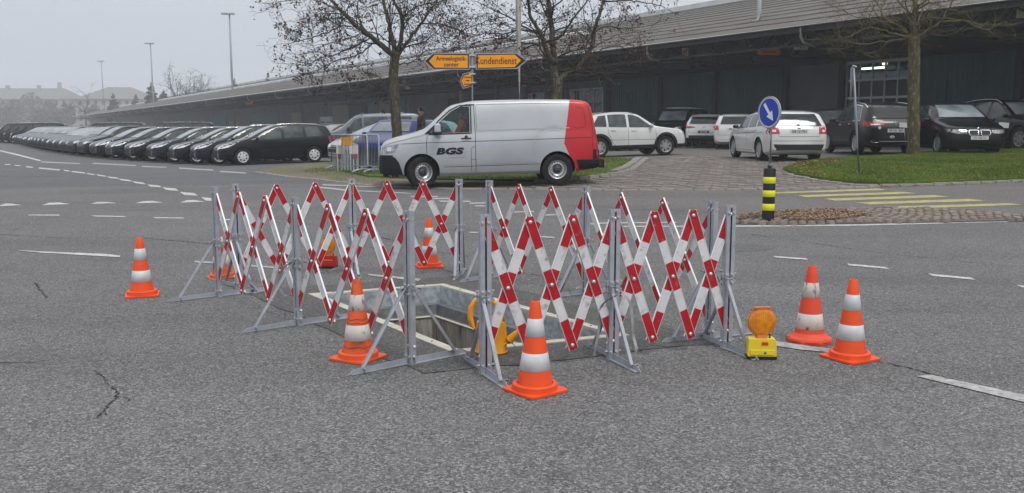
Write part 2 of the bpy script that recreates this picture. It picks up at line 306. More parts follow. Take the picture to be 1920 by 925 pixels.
def link(name, data, parent=None, loc=None, rotz=None, M=None):
    o = bpy.data.objects.new(name, data); COL.objects.link(o)
    if parent: o.parent = parent
    if loc is not None: o.location = loc
    if rotz is not None: o.rotation_euler = (0, 0, rotz)
    if M is not None: o.matrix_local = M
    return o
def tag(o, label=None, cat=None, group=None, kind=None):
    if label: o['label'] = label
    if cat: o['category'] = cat
    if group: o['group'] = group
    if kind: o['kind'] = kind
    return o
def thing(name, label, cat, loc=(0, 0, 0), rotz=0, group=None):
    o = link(name, None, None, loc, rotz); o.empty_display_size = 0.2
    return tag(o, label, cat, group)
def copy_tree(o, parent=None, loc=None, rotz=None):
    c = o.copy(); COL.objects.link(c); c.parent = parent
    if loc is not None: c.location = loc
    if rotz is not None: c.rotation_euler = (0, 0, rotz)
    for ch in CHILDREN.get(o.name, None) or [x for x in o.children]: copy_tree(ch, c)
    return c
CHILDREN = {}
def lerp(a, b, t): return a + (b - a) * t
def pchip(pts):
    xs = np.array([p[0] for p in pts], float); ys = np.array([p[1] for p in pts], float)
    h = np.diff(xs); d = np.diff(ys) / h; m = np.zeros(len(xs)); m[0], m[-1] = d[0], d[-1]
    for i in range(1, len(xs) - 1):
        if d[i - 1] * d[i] > 0:
            w1, w2 = 2 * h[i] + h[i - 1], h[i] + 2 * h[i - 1]; m[i] = (w1 + w2) / (w1 / d[i - 1] + w2 / d[i])
    def f(x):
        x = min(max(x, xs[0]), xs[-1]); i = int(min(max(np.searchsorted(xs, x) - 1, 0), len(xs) - 2)); t = (x - xs[i]) / h[i]
        return float((2 * t**3 - 3 * t**2 + 1) * ys[i] + (t**3 - 2 * t**2 + t) * h[i] * m[i] + (-2 * t**3 + 3 * t**2) * ys[i + 1] + (t**3 - t**2) * h[i] * m[i + 1])
    return f
FONT = {}
def text_mesh(body, size, align='CENTER', depth=0.002, shear=0.0, bold=0.0, spacing=1.0):
    c = bpy.data.curves.new('text', 'FONT'); c.body = body; c.size = size; c.align_x = align; c.align_y = 'CENTER'
    c.extrude = depth; c.shear = shear; c.offset = bold; c.space_character = spacing; c.resolution_u = 3
    o = bpy.data.objects.new('text', c); COL.objects.link(o)
    dg = bpy.context.evaluated_depsgraph_get(); me = bpy.data.meshes.new_from_object(o.evaluated_get(dg))
    bpy.data.objects.remove(o); bpy.data.curves.remove(c); return me
def text_obj(name, body, size, m, parent, M, sx=1.0, **kw):
    me = text_mesh(body, size, **kw); me.materials.clear(); me.materials.append(MATS[m])
    return link(name, me, parent, M=M @ Matrix.Diagonal((sx, 1, 1, 1)))
def basis(o, x, y):
    x, y = Vector(x).normalized(), Vector(y).normalized(); z = x.cross(y).normalized(); y = z.cross(x)
    M = Matrix.Identity(4)
    for i in range(3): M[i][0], M[i][1], M[i][2], M[i][3] = x[i], y[i], z[i], o[i]
    return M

# ------------------------------------------------------------------ ground
YL = [11.5 + 0.5 * i for i in range(35)]
XL = [-14 + 1.0 * i for i in range(39)]
def sheet(name, poly, m, dz, parent=None, world=False, kind=None, edge=0.0):
    """a thin surface that follows the terrain, outlined by points on the ground"""
    pts = [Vector((p[0], p[1], 0)) for p in poly] if world else [Vector((*gp(*p)[:2], 0)) for p in poly]
    bm = bmesh.new(); bm.faces.new([bm.verts.new(p) for p in pts])
    x0, x1 = min(p.x for p in pts), max(p.x for p in pts); y0, y1 = min(p.y for p in pts), max(p.y for p in pts)
    for yy in YL:
        if y0 < yy < y1: bmesh.ops.bisect_plane(bm, geom=bm.verts[:] + bm.edges[:] + bm.faces[:], plane_co=(0, yy, 0), plane_no=(0, 1, 0))
    for xx in XL:
        if x0 < xx < x1 and y1 > 11.5: bmesh.ops.bisect_plane(bm, geom=bm.verts[:] + bm.edges[:] + bm.faces[:], plane_co=(xx, 0, 0), plane_no=(1, 0, 0))
    if edge:
        r = bmesh.ops.extrude_face_region(bm, geom=bm.faces[:])
        low = [g for g in r['geom'] if isinstance(g, bmesh.types.BMVert)]; ls = set(low)
        for v in bm.verts: v.co.z = terrain(v.co.x, v.co.y) + dz - (0 if v in ls else edge)
    else:
        for v in bm.verts: v.co.z = terrain(v.co.x, v.co.y) + dz
    bmesh.ops.recalc_face_normals(bm, faces=bm.faces)
    if not edge:
        for f in bm.faces:
            if f.normal.z < 0: f.normal_flip()
    me = bpy.data.meshes.new(name); bm.to_mesh(me); bm.free(); me.materials.append(MATS[m])
    o = link(name, me, parent)
    if kind: o['kind'] = kind
    return o
# hatch corners on the ground: outer edge of its concrete frame
HA, HB, HC, HD = [gp(*p) for p in ((577, 553), (832, 534), (1180, 631), (850, 664))]
def build_ground():
    xs = sorted(set([-500, -380, -280, -200, -140, -100, -70, -50, -35, -25, -18] + XL + [30, 40, 60, 90, 140, 200, 300]))
    ys = sorted(set([-60, -30, -10, 0, 3, 4, 9, 10] + YL + [30, 34, 40, 50, 65, 90, 130, 190, 270, 380, 520, 650, 800]))
    xs = sorted(set(xs) | {-3, 3}); idx = {}; mb = MB(); vs = []
    for j, y in enumerate(ys):
        for i, x in enumerate(xs): idx[i, j] = len(vs); vs.append((x, y, terrain(x, y)))
    fs = []
    for j in range(len(ys) - 1):
        for i in range(len(xs) - 1):
            if xs[i] >= -3 and xs[i + 1] <= 3 and ys[j] >= 4 and ys[j + 1] <= 9: continue
            fs.append((idx[i, j], idx[i + 1, j], idx[i + 1, j + 1], idx[i, j + 1]))
    o = len(vs); c = [(-3, 4, 0), (3, 4, 0), (3, 9, 0), (-3, 9, 0)]
    # order the hatch corners to match: near, right, far, left
    h = [HD, HC, HB, HA]; vs += c + [(p.x, p.y, 0) for p in h]
    for k in range(4): fs.append((o + k, o + (k + 1) % 4, o + 4 + (k + 1) % 4, o + 4 + k))
    mb.add(vs, fs); g = mb.build('ground', 'asphalt'); g['kind'] = 'structure'
build_ground()
# ------------------------------------------------------------------ paved and grassed areas, road edges
E = 0.003
sheet('dark_road', [(-700, 420), (-300, 395), (0, 352), (400, 346.5), (600, 344), (640, 340), (560, 332), (480, 323), (520, 312), (640, 300), (450, 294), (180, 288), (0, 262), (-200, 262), (-700, 275)], 'dark_asphalt', E, kind='structure')
sheet('asphalt_patch', [(1372, 457), (1410, 458), (1450, 467), (1420, 471), (1372, 473)], 'dark_asphalt', E, kind='structure')
sheet('asphalt_patch', [(480, 560), (560, 528), (700, 512), (900, 519), (1130, 540), (1190, 560), (1265, 622), (1215, 645), (1000, 690), (930, 700), (800, 688), (700, 670), (560, 610)], 'brown_asphalt', E, kind='structure') if False else None
sheet('side_road', [(1060, 385), (1000, 356), (1130, 357), (1600, 352), (1660, 349), (1920, 341), (2300, 330), (2500, 400), (1920, 403), (1800, 397), (1630, 391), (1430, 404)], 'brown_asphalt', E, kind='structure')
verge = sheet('verge', [(478, 323), (520, 313), (600, 306), (640, 303), (700, 300), (740, 296), (1090, 296), (1190, 299), (1140, 331), (1000, 342), (1000, 353), (860, 353), (700, 347), (600, 336), (540, 331)], 'verge_soil', 0.006, kind='structure')
pav = sheet('paved_apron', [(1003, 354), (1003, 343), (1140, 332), (1180, 322), (1218, 300), (1200, 294), (1330, 291), (1470, 303), (1560, 293), (1590, 297), (1500, 312), (1475, 320), (1478, 327), (1530, 341), (1600, 349), (1640, 350.5), (1600, 353), (1300, 357), (1130, 357)], 'paver_joint', 0.005, kind='structure')
yard = sheet('yard', [(1085, 297), (1180, 298), (1225, 298), (1200, 294), (1330, 291), (1475, 303), (1560, 294), (1600, 291), (1920, 283), (2300, 274), (2300, 262), (1085, 262)], 'brown_asphalt', E, kind='structure')
glp = [(640, 322), (700, 306), (745, 300), (1090, 297), (1185, 301), (1172, 312), (1160, 325), (1128, 334), (1060, 339), (1000, 341), (800, 338), (690, 333)]
grp = [(1468, 319), (1490, 312), (1530, 304), (1600, 298), (1680, 294), (1780, 290), (1920, 284), (2150, 276), (2300, 285), (2200, 333), (1920, 339), (1780, 344), (1650, 348), (1600, 345), (1540, 338), (1490, 329)]
gl = sheet('lawn', glp, 'grass_soil', 0.05, kind='structure', edge=0.05)
gr = sheet('lawn', grp, 'grass_soil', 0.07, kind='structure', edge=0.07)

def in_poly(P, x, y):
    c = np.zeros(x.shape, bool); n = len(P)
    for i in range(n):
        x0, y0 = P[i][:2]; x1, y1 = P[(i + 1) % n][:2]
        if y0 == y1: continue
        k = ((y0 > y) != (y1 > y)) & (x < (x1 - x0) * (y - y0) / (y1 - y0) + x0); c ^= k
    return c
def tz(x, y):
    t = np.clip((y - 12) / 16, 0, 1); t = t * t * (3 - 2 * t); return t * np.clip(0.35 + 0.025 * x, 0, 0.95)
def blades(name, polypx, n, h0, h1, m, dz, w=0.012, seed=3):
    g = np.random.RandomState(seed); P = [gp(*p) for p in polypx]
    X0, X1 = min(p.x for p in P), max(p.x for p in P); Y0, Y1 = min(p.y for p in P), max(p.y for p in P)
    x = g.uniform(X0, X1, n * 3); y = g.uniform(Y0, Y1, n * 3); k = in_poly(P, x, y); x, y = x[k][:n], y[k][:n]; n = len(x)
    a = g.uniform(0, 2 * math.pi, n); h = g.uniform(h0, h1, n) * (0.85 + 0.25 * np.sin(x * 1.7 + 2 * np.sin(y * 1.3))); z = tz(x, y) + dz - 0.01
    ww = g.uniform(0.6, 1.4, n) * w; lx, ly = g.normal(0, 0.4, n) * h, g.normal(0, 0.4, n) * h
    V = np.empty((n, 3, 3)); V[:, 0] = np.c_[x - np.cos(a) * ww, y - np.sin(a) * ww, z]; V[:, 1] = np.c_[x + np.cos(a) * ww, y + np.sin(a) * ww, z]; V[:, 2] = np.c_[x + lx, y + ly, z + h]
    me = bpy.data.meshes.new(name); me.from_pydata(V.reshape(-1, 3).tolist(), [], np.arange(3 * n).reshape(-1, 3).tolist()); me.materials.append(MATS[m])
    return tag(link(name, me), kind='stuff')
tag(blades('grass', glp, 42000, 0.03, 0.07, 'blade_green', 0.05), 'short green grass on the strip behind the silver van', 'grass')
tag(blades('grass', grp, 130000, 0.03, 0.075, 'blade_green', 0.07, seed=5), 'short green grass on the island right of the blue arrow post', 'grass')
tag(blades('grass', [(560, 322), (640, 308), (740, 300), (740, 345), (640, 340)], 5000, 0.02, 0.05, 'blade_green', 0.008, seed=6), 'thin patchy grass on the bare verge round the crowd barrier', 'grass')
dr_ = ray(1440, 410); BOL = Vector((0, 0, EYE)) + dr_ * ((EYE - .075 - terrain(4.1, 14.3)) / -dr_.z)
def litter(name, polypx, n, sz, m, dz, seed=1, flat=0.4):
    g = random.Random(seed); P = [gp(*p) for p in polypx]; mb = MB(); c = 0
    while c < n:
        x, y = g.uniform(min(p.x for p in P), max(p.x for p in P)), g.uniform(min(p.y for p in P), max(p.y for p in P))
        if not in_poly(P, np.array([x]), np.array([y]))[0]: continue
        if name == 'needle_litter' and math.hypot(x - BOL.x, y - BOL.y) < .33: continue
        c += 1; s = sz * g.uniform(0.6, 1.3); a = g.uniform(0, 6.28); z = terrain(x, y) + dz
        dx, dy = math.cos(a) * s, math.sin(a) * s; t = g.uniform(0, flat) * s
        mb.add([(x - dx, y - dy, z), (x + dy * .6, y - dx * .6, z + t), (x + dx, y + dy, z + t * .4), (x - dy * .6, y + dx * .6, z + t * .7)], [(0, 1, 2, 3)])
    return tag(mb.build(name, m), kind='stuff')
tag(litter('fallen_leaves', grp, 320, 0.045, 'autumn_leaf', 0.115, 2), 'yellow fallen leaves lying on the right grass island', 'leaves')
tag(litter('fallen_leaves', [(1468, 319), (1490, 312), (1560, 301), (1580, 310), (1530, 322), (1560, 338), (1640, 347), (1600, 345), (1490, 329)], 420, 0.05, 'autumn_leaf', 0.10, 9), 'brown fallen leaves at the rounded tip of the right grass island', 'leaves')
tag(litter('fallen_leaves', [(1060, 339), (1128, 334), (1160, 325), (1185, 301), (1120, 300), (1100, 320)], 130, 0.04, 'autumn_leaf', 0.09, 4), 'yellow fallen leaves on the grass behind the red tail of the van', 'leaves')

# pavers of the apron: the largest in view one by one, the rest joined
P = [gp(*p) for p in [(1006, 353), (1006, 344), (1143, 333), (1186, 322), (1222, 300), (1240, 296), (1330, 293), (1470, 304), (1545, 297), (1495, 311), (1470, 320), (1473, 328), (1525, 341), (1600, 350), (1630, 351.5), (1600, 352.5), (1300, 356), (1130, 356)]]
g = random.Random(4); pl = []
ax = Vector((math.cos(R(-14)), math.sin(R(-14)))); ay = Vector((-ax.y, ax.x)); bw, bd = 0.36, 0.24
o0 = gp(1300, 356)
for j in range(-30, 110):
    for i in range(-30, 60):
        q = Vector((o0.x, o0.y)) + ax * (i * bw + (j % 2) * bw / 2) + ay * (j * bd)
        pl.append((q.x, q.y))
pa = np.array(pl); pa = pa[in_poly(P, pa[:, 0], pa[:, 1])]; pa = pa[np.argsort(pa[:, 1])]
pm = [MB().box((0, 0, -0.02), (bw - 0.03, bd - 0.03, 0.05), taper=0.95).mesh('paver', 'paver')]
mb = MB(); ang = math.atan2(ax.y, ax.x)
for k, (x, y) in enumerate(pa):
    h = g.uniform(-0.008, 0.012); z = terrain(x, y) + 0.012 + h
    T = Matrix.Rotation(ang + g.uniform(-.03, .03), 4, 'Z') @ Matrix.Rotation(g.uniform(-.03, .03), 4, 'X') @ Matrix.Rotation(0.02 + g.uniform(-.02, .02), 4, 'Y')
    if k < 290:
        o = link('paver', pm[0], pav, M=Matrix.Translation((x, y, z)) @ T)
    else: mb.box((x, y, z - 0.02), (bw - 0.03, bd - 0.03, 0.05), M=T.to_3x3(), taper=0.95)
tag(mb.build('pavers', 'paver', pav), kind='stuff')
def kerb_row(pts, w, ln, h, parent, dz, m='granite', name='kerb_stone', seed=2):
    g = random.Random(seed); Q = [gp(*p) for p in pts]; me = None
    for a, b in zip(Q, Q[1:]):
        d = Vector((b.x - a.x, b.y - a.y)); n = max(1, int(d.length / ln)); an = math.atan2(d.y, d.x)
        for k in range(n):
            t = (k + .5) / n; x, y = lerp(a.x, b.x, t), lerp(a.y, b.y, t)
            me = me or MB().box((0, 0, 0), (1, 1, 1), taper=0.92).mesh(name, m)
            o = link(name, me, parent, M=Matrix.Translation((x, y, terrain(x, y) + dz + g.uniform(-.006, .008))) @ Matrix.Rotation(an + g.uniform(-.03, .03), 4, 'Z') @ Matrix.Diagonal((d.length / n * 0.93, w, h, 1)))
kr = thing('kerb', 'double row of granite kerb stones round the corner of the grass behind the van', 'kerb')
kerb_row([(1213, 300), (1200, 310), (1186, 322), (1160, 329), (1120, 334), (1060, 340), (1003, 344)], 0.16, 0.3, 0.1, kr, 0.03)
kerb_row([(1199, 300), (1187, 309), (1172, 319), (1152, 326)], 0.22, 0.3, 0.12, kr, 0.04)
kr = thing('kerb', 'row of flat granite stones where the paved apron meets the road', 'kerb')
kerb_row([(1003, 355.5), (1130, 358), (1300, 357.5), (1600, 353.5), (1650, 351)], 0.14, 0.32, 0.06, kr, 0.0)
kr = thing('kerb', 'pale edging stones along the front of the right grass island', 'kerb')
kerb_row([(1470, 328), (1530, 341), (1600, 349.5), (1650, 351), (1780, 346.5), (1920, 341), (2150, 335)], 0.14, 0.34, 0.08, kr, 0.01)
kr = thing('kerb', 'low edging stones between the bare verge and the dark road', 'kerb')
kerb_row([(478, 323.5), (540, 332), (600, 337.5), (700, 349), (860, 355), (1000, 355.5)], 0.13, 0.5, 0.04, kr, 0.0)

# traffic island of cobbles
ip = [(1376, 420), (1385, 413), (1430, 406), (1500, 401), (1630, 394), (1720, 393), (1800, 398), (1925, 408), (1990, 413), (1925, 415), (1800, 418), (1600, 421), (1450, 423.5)]
isl = sheet('traffic_island', ip, 'paver_joint', 0.03, edge=0.03, kind='structure')
P = [gp(*p) for p in ip]; g = random.Random(8); cell = 0.155; st = []
for j in range(0, 60):
    for i in range(-20, 80):
        x = P[0].x + i * cell + (j % 2) * cell / 2; y = P[0].y - 2.5 + j * cell * .92
        arc = 0.12 * math.sin(i * cell * 2.1 + j * .2)
        st.append((x + g.uniform(-.012, .012), y + arc + g.uniform(-.012, .012)))
st = np.array(st); st = st[in_poly(P, st[:, 0], st[:, 1])]; st = st[np.argsort(st[:, 0]**2 * .3 + st[:, 1]**2)]
cms = []
for k in range(5):
    q = MB(); r = [cell * .47 * g.uniform(.88, 1.05) for _ in range(8)]; n = 8
    lo = [(r[i] * math.cos(i * .785) * 1.08, r[i] * math.sin(i * .785), -.03) for i in range(n)]; hi = [(a * .82, b * .82, .022 + g.uniform(-.004, .004)) for a, b, _ in lo]
    q.add(lo + hi + [(0, 0, .03)], [(i, (i + 1) % n, n + (i + 1) % n, n + i) for i in range(n)] + [(n + i, n + (i + 1) % n, 2 * n) for i in range(n)], smooth=False)
    cms.append(q)
cmm = [q.mesh('cobblestone', 'cobble') for q in cms]; mb = MB()
for k, (x, y) in enumerate(st):
    T = Matrix.Translation((x, y, terrain(x, y) + .036 + g.uniform(-.006, .008))) @ Matrix.Rotation(g.uniform(0, 6.28), 4, 'Z') @ Matrix.Rotation(g.uniform(-.12, .12), 4, 'X')
    if k < 290: link('cobblestone', cmm[k % 5], isl, M=T)
    else: q = cms[k % 5]; mb.add([T @ Vector(v) for v in q.v], q.f)
if mb.v: tag(mb.build('cobblestones', 'cobble', isl), kind='stuff')
tag(litter('needle_litter', [(1378, 419), (1385, 414), (1430, 406), (1500, 403), (1560, 400), (1640, 410), (1560, 421), (1450, 423)], 2400, 0.026, 'needle_litter', 0.088, 3, flat=.9), 'dry reddish needles and grass gathered on the tip of the cobbled traffic island', 'litter')
tag(litter('fallen_leaves', [(1640, 351), (1800, 345), (1920, 340), (1920, 342), (1800, 348), (1650, 353)], 160, 0.035, 'autumn_leaf', 0.02, 5), 'brown leaves blown along the kerb of the right grass island', 'leaves')

# ------------------------------------------------------------------ road markings
mk = thing('road_marking', 'worn white dashes, triangles and lines painted across the junction', 'road marking'); mk['kind'] = 'structure'
MZ = 0.006
def mark(poly, m='road_white', name='marking'): return sheet(name, poly, m, MZ, mk)
for p in [[(-6, 387.5), (42, 385.5), (20, 382.5), (10, 382.5)], [(79, 385.5), (132, 383.5), (112, 380.5), (92, 381)], [(170, 383.2), (220, 381.7), (200, 379.3), (182, 379.6)],
          [(253, 382), (306, 380.5), (286, 377.5), (268, 378)], [(337, 381), (385, 378.8), (362, 375.8), (350, 376.2)]]: mark(p, name='yield_triangle')
for p in [[(52, 403.4), (110, 403.2), (113, 405.2), (54, 404.9)], [(170, 404.8), (232, 406), (238, 407.8), (180, 407)], [(286, 408), (343, 408.8), (347, 410.6), (292, 410.3)], [(400, 411.3), (440, 411.8), (440, 413.8), (402, 413.3)],
          [(8, 308.2), (18, 308.2), (20, 309.6), (10, 309.6)], [(26, 309.8), (36, 310.2), (40, 311.8), (30, 311.6)], [(47, 312.2), (60, 313), (63, 315), (51, 314.6)],
          [(72, 314.4), (112, 318.2), (112, 320.2), (74, 316.8)], [(119, 318.8), (129, 320.2), (131, 322.3), (121, 321)], [(133, 321), (158, 323.6), (160, 326), (136, 323.4)], [(162, 324.8), (176, 327), (178, 329.2), (164, 327)],
          [(180, 327.4), (196, 329.6), (200, 332), (184, 330)], [(200, 331.4), (220, 333.6), (224, 336), (206, 334.4)], [(222, 335.6), (243, 338), (248, 341), (228, 338.8)], [(247, 340.2), (268, 343), (274, 346.6), (254, 344)],
          [(276, 346.6), (298, 348.4), (303, 351.8), (282, 350.6)], [(304, 352), (330, 354.2), (335, 358.8), (312, 357)], [(337, 360.6), (364, 362.8), (371, 367.6), (346, 366.4)], [(377, 370.4), (404, 373), (412, 378.6), (386, 377)],
          [(0, 282), (30, 288.6), (76, 300.6), (76, 303), (28, 290.8), (0, 284)], [(-60, 272), (0, 282), (0, 283.6), (-60, 273.4)], [(64, 472), (200, 477.2), (226, 480.5), (224, 483.4), (74, 474.6)],
          [(1448, 481), (1512, 485.3), (1515, 488.4), (1456, 484.2)], [(1588, 495.4), (1660, 501.6), (1668, 505.6), (1592, 499)], [(1740, 514), (1822, 521.8), (1829, 526), (1748, 518.6)], [(1905, 535), (1990, 544), (1990, 549), (1916, 540)],
          [(1376, 423.8), (1600, 421.6), (1885, 414.8), (1890, 416.8), (1600, 424.3), (1376, 426.3)]]: mark(p)
for p in [[(30, 469.6), (64, 471.6), (74, 474.6), (44, 471.8)], [(364, 490), (405, 492.3), (405, 495.8), (366, 493)], [(470, 497.8), (520, 501.6), (520, 504.6), (472, 501)], [(690, 514.6), (790, 524), (784, 528), (692, 518)],
          [(77, 303.2), (150, 306.6), (150, 308), (77, 305)], [(174, 305.8), (255, 310.2), (255, 311.8), (174, 307.6)], [(266, 311.4), (312, 313.4), (312, 315), (266, 313)], [(336, 314.8), (400, 318.6), (400, 320.6), (336, 316.8)], [(412, 321), (460, 324), (462, 326.2), (414, 323.2)],
          [(604, 346), (700, 350.2), (720, 352.4), (606, 348.4)], [(640, 356.2), (760, 361.8), (780, 364.6), (650, 358.6)], [(768, 368), (820, 368.2), (822, 370.6), (770, 370.6)], [(795, 371.8), (842, 371.8), (848, 374.2), (800, 374.6)], [(822, 376.8), (880, 377), (884, 379.6), (826, 379.6)],
          [(600, 350.6), (660, 357), (650, 359), (596, 353)], [(880, 380.8), (912, 380), (914, 382.4), (880, 383.4)], [(889, 385.6), (918, 386.2), (920, 388.4), (892, 388)], [(958, 397.4), (1000, 396.4), (1002, 398.6), (960, 399.8)], [(1010, 403.2), (1046, 402.2), (1048, 404.6), (1012, 405.6)],
          [(880, 435.6), (912, 436), (914, 438.2), (880, 437.8)], [(1010, 443.4), (1040, 445), (1040, 447.4), (1012, 446)], [(1106, 419.2), (1140, 417.6), (1268, 417), (1268, 419.4), (1140, 420.2), (1108, 422.4)], [(1168, 424.4), (1325, 424), (1325, 426.4), (1170, 427.2)],
          [(1386, 634), (1400, 633), (1480, 645), (1560, 656), (1570, 664), (1500, 657), (1392, 641)], [(1718, 707), (1745, 704.5), (1925, 743), (1925, 757), (1830, 734.5)], [(1925, 742.5), (2100, 779), (2060, 792), (1925, 757.5)]]: mark(p, 'road_white_worn')
zb = thing('zebra_crossing', 'five faded yellow stripes of a pedestrian crossing behind the cobbled island', 'crossing'); zb['kind'] = 'structure'
for p in [[(1450, 361.2), (1620, 355.2), (1648, 354.2), (1661, 357), (1456, 363.6)], [(1496, 367), (1692, 360.4), (1719, 363.3), (1511, 370.2)], [(1546, 373.3), (1752, 366.6), (1780, 369.7), (1567, 377)],
          [(1604, 380.4), (1817, 373.6), (1848, 377.2), (1630, 384)], [(1666, 388), (1890, 381.8), (1919, 384.7), (1694, 392)]]:
    sheet('stripe', p, 'road_yellow', MZ, zb)

# ------------------------------------------------------------------ cracks and manhole-free joints in the asphalt
def crack(name, px, w, seed, m='crack_dark', br=0):
    g = random.Random(seed); Q = [gp(*p) for p in px]; pts = []
    for a, b in zip(Q, Q[1:]):
        n = max(2, int((b - a).length / 0.022))
        for k in range(n): pts.append(a.lerp(b, k / n) + Vector((g.uniform(-1, 1), g.uniform(-1, 1), 0)) * 0.014)
    mb = MB(); vs = []
    for i, p in enumerate(pts):
        d = (pts[min(i + 1, len(pts) - 1)] - pts[max(i - 1, 0)]).normalized(); s = Vector((-d.y, d.x, 0)) * w * g.choice((.1, .35, .6, 1.0)) * g.uniform(.4, 1.0) / 2
        z = terrain(p.x, p.y) + .003; vs += [(p.x - s.x, p.y - s.y, z), (p.x + s.x, p.y + s.y, z)]
    mb.add(vs, [(2 * i, 2 * i + 1, 2 * i + 3, 2 * i + 2) for i in range(len(pts) - 1)])
    for f in range(len(mb.f)): pass
    o = mb.build(name, m); o['kind'] = 'structure'
crack('asphalt_crack', [(178, 696), (194, 708), (212, 728), (222, 745), (205, 758), (192, 772), (178, 790)], .022, 1)
crack('asphalt_crack', [(0, 681), (60, 680), (140, 672), (190, 664)], .016, 2)
crack('asphalt_crack', [(222, 745), (240, 748), (252, 756)], .012, 21); crack('asphalt_crack', [(212, 728), (200, 735)], .012, 22); crack('asphalt_crack', [(192, 772), (206, 782)], .01, 23)
crack('asphalt_crack', [(130, 697), (176, 702)], .012, 7)
crack('asphalt_crack', [(66, 530), (74, 545), (90, 560)], .03, 3)
crack('asphalt_crack', [(1648, 678), (1700, 690), (1800, 716), (1920, 748), (2000, 768)], .028, 4)
crack('asphalt_crack', [(1408, 440), (1500, 452), (1560, 462), (1640, 473), (1720, 482), (1850, 496)], .03, 5)
crack('asphalt_crack', [(0, 440), (120, 447), (260, 446), (400, 458)], .04, 6)
crack('asphalt_crack', [(690, 440), (760, 456), (800, 470), (880, 482)], .035, 8); crack('asphalt_crack', [(900, 500), (980, 512), (1060, 526)], .025, 9)
crack('asphalt_crack', [(560, 430), (640, 452), (760, 480), (850, 512)], .02, 10); crack('asphalt_crack', [(1460, 615), (1500, 616)], .014, 12)
crack('asphalt_crack', [(-40, 352.5), (200, 349.5), (400, 347), (590, 345)], .03, 13, 'joint_filler')

# ------------------------------------------------------------------ the open hatch
def inset(Q, d):
    n = len(Q); L = []
    c = sum(Q, Vector((0, 0, 0))) / n
    for i in range(n):
        a, b = Q[i], Q[(i + 1) % n]; e = (b - a).normalized(); nn = Vector((-e.y, e.x, 0))
        if nn.dot(c - a) < 0: nn = -nn
        L.append((a + nn * d, e))
    out = []
    for i in range(n):
        (p, e), (q, f) = L[i - 1], L[i]; det = e.x * f.y - e.y * f.x
        t = ((q.x - p.x) * f.y - (q.y - p.y) * f.x) / det; out.append(p + e * t)
    return out
Q0 = [Vector((p.x, p.y, 0)) for p in (HA, HD, HC, HB)]
g = random.Random(3); oq = inset(Q0, -.42); vs, n_ = [], 14
for A_, jit in ((oq, .03), (inset(Q0, .01), 0)):
    for i in range(4):
        for k in range(n_): q = A_[i].lerp(A_[(i + 1) % 4], k / n_); vs.append((q.x + g.uniform(-jit, jit), q.y + g.uniform(-jit, jit), .0045))
m4 = 4 * n_; mb = MB(); mb.add(vs, [(i, (i + 1) % m4, m4 + (i + 1) % m4, m4 + i) for i in range(m4)]); o = mb.build('trench_patch', 'patch_asphalt'); o['kind'] = 'structure'
if o.data.polygons[0].normal.z < 0: o.data.flip_normals()
I1, I2, I3 = inset(Q0, .075), inset(Q0, .15), inset(Q0, .165)
ht = thing('hatch', 'open rectangular shaft in the road with pale concrete frame and galvanised steel collar', 'hatch', (Q0[0] + Q0[2]) / 2)
hc = ht.location.copy()
def ring(name, m, A, za, B, zb_, th, thing_=ht, split=1, gap=0.0):
    for i in range(4):
        for k in range(split):
            j = (i + 1) % 4; t0, t1 = k / split, (k + 1) / split
            L = (A[j] - A[i]).length; e = gap / L
            a0, a1 = A[i].lerp(A[j], t0 + (e if k else 0)), A[i].lerp(A[j], t1 - (e if k < split - 1 else 0)); b0, b1 = B[i].lerp(B[j], t0 + (e if k else 0)), B[i].lerp(B[j], t1 - (e if k < split - 1 else 0))
            vs = [Vector((p.x, p.y, z)) - hc for p, z in ((a0, za), (a1, za), (b1, zb_), (b0, zb_))]
            nn = (vs[1] - vs[0]).cross(vs[2] - vs[1]).normalized()
            cdir = (nn if nn.dot(Vector((0, 0, 1)) + (sum(Q0, Vector()) / 4 - (a0 + a1) / 2).normalized() * .5) < 0 else -nn) * th
            mb = MB(); mb.add(vs + [v + cdir for v in vs], [(0, 1, 2, 3), (7, 6, 5, 4), (0, 4, 5, 1), (1, 5, 6, 2), (2, 6, 7, 3), (3, 7, 4, 0)])
            me = mb.mesh(name, m); bm = bmesh.new(); bm.from_mesh(me); bmesh.ops.recalc_face_normals(bm, faces=bm.faces); bm.to_mesh(me); bm.free(); link(name, me, thing_)
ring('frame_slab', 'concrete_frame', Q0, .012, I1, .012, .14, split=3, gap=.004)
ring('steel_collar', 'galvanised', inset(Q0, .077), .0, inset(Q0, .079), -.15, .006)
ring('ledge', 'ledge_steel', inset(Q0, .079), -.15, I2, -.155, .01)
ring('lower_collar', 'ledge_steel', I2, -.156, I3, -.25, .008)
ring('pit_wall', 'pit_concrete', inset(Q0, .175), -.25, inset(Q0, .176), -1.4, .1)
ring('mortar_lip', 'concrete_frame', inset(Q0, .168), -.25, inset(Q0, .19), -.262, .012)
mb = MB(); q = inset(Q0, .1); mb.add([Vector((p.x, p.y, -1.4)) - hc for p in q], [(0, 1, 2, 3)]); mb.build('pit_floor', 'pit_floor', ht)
mb = MB()
for i in (0, 1, 2, 3):
    a, b = I1[i], I1[(i + 1) % 4]; e = (b - a).normalized(); nn = Vector((-e.y, e.x, 0)); nn = nn if nn.dot(sum(Q0, Vector()) / 4 - a) > 0 else -nn
    for t in (.12, .5, .88): mb.lathe([(0, .016), (.009, .016), (.009, .0)], 8, c=a.lerp(b, t) - nn * .04 - hc)
mb.build('frame_screw', 'ledge_steel', ht)

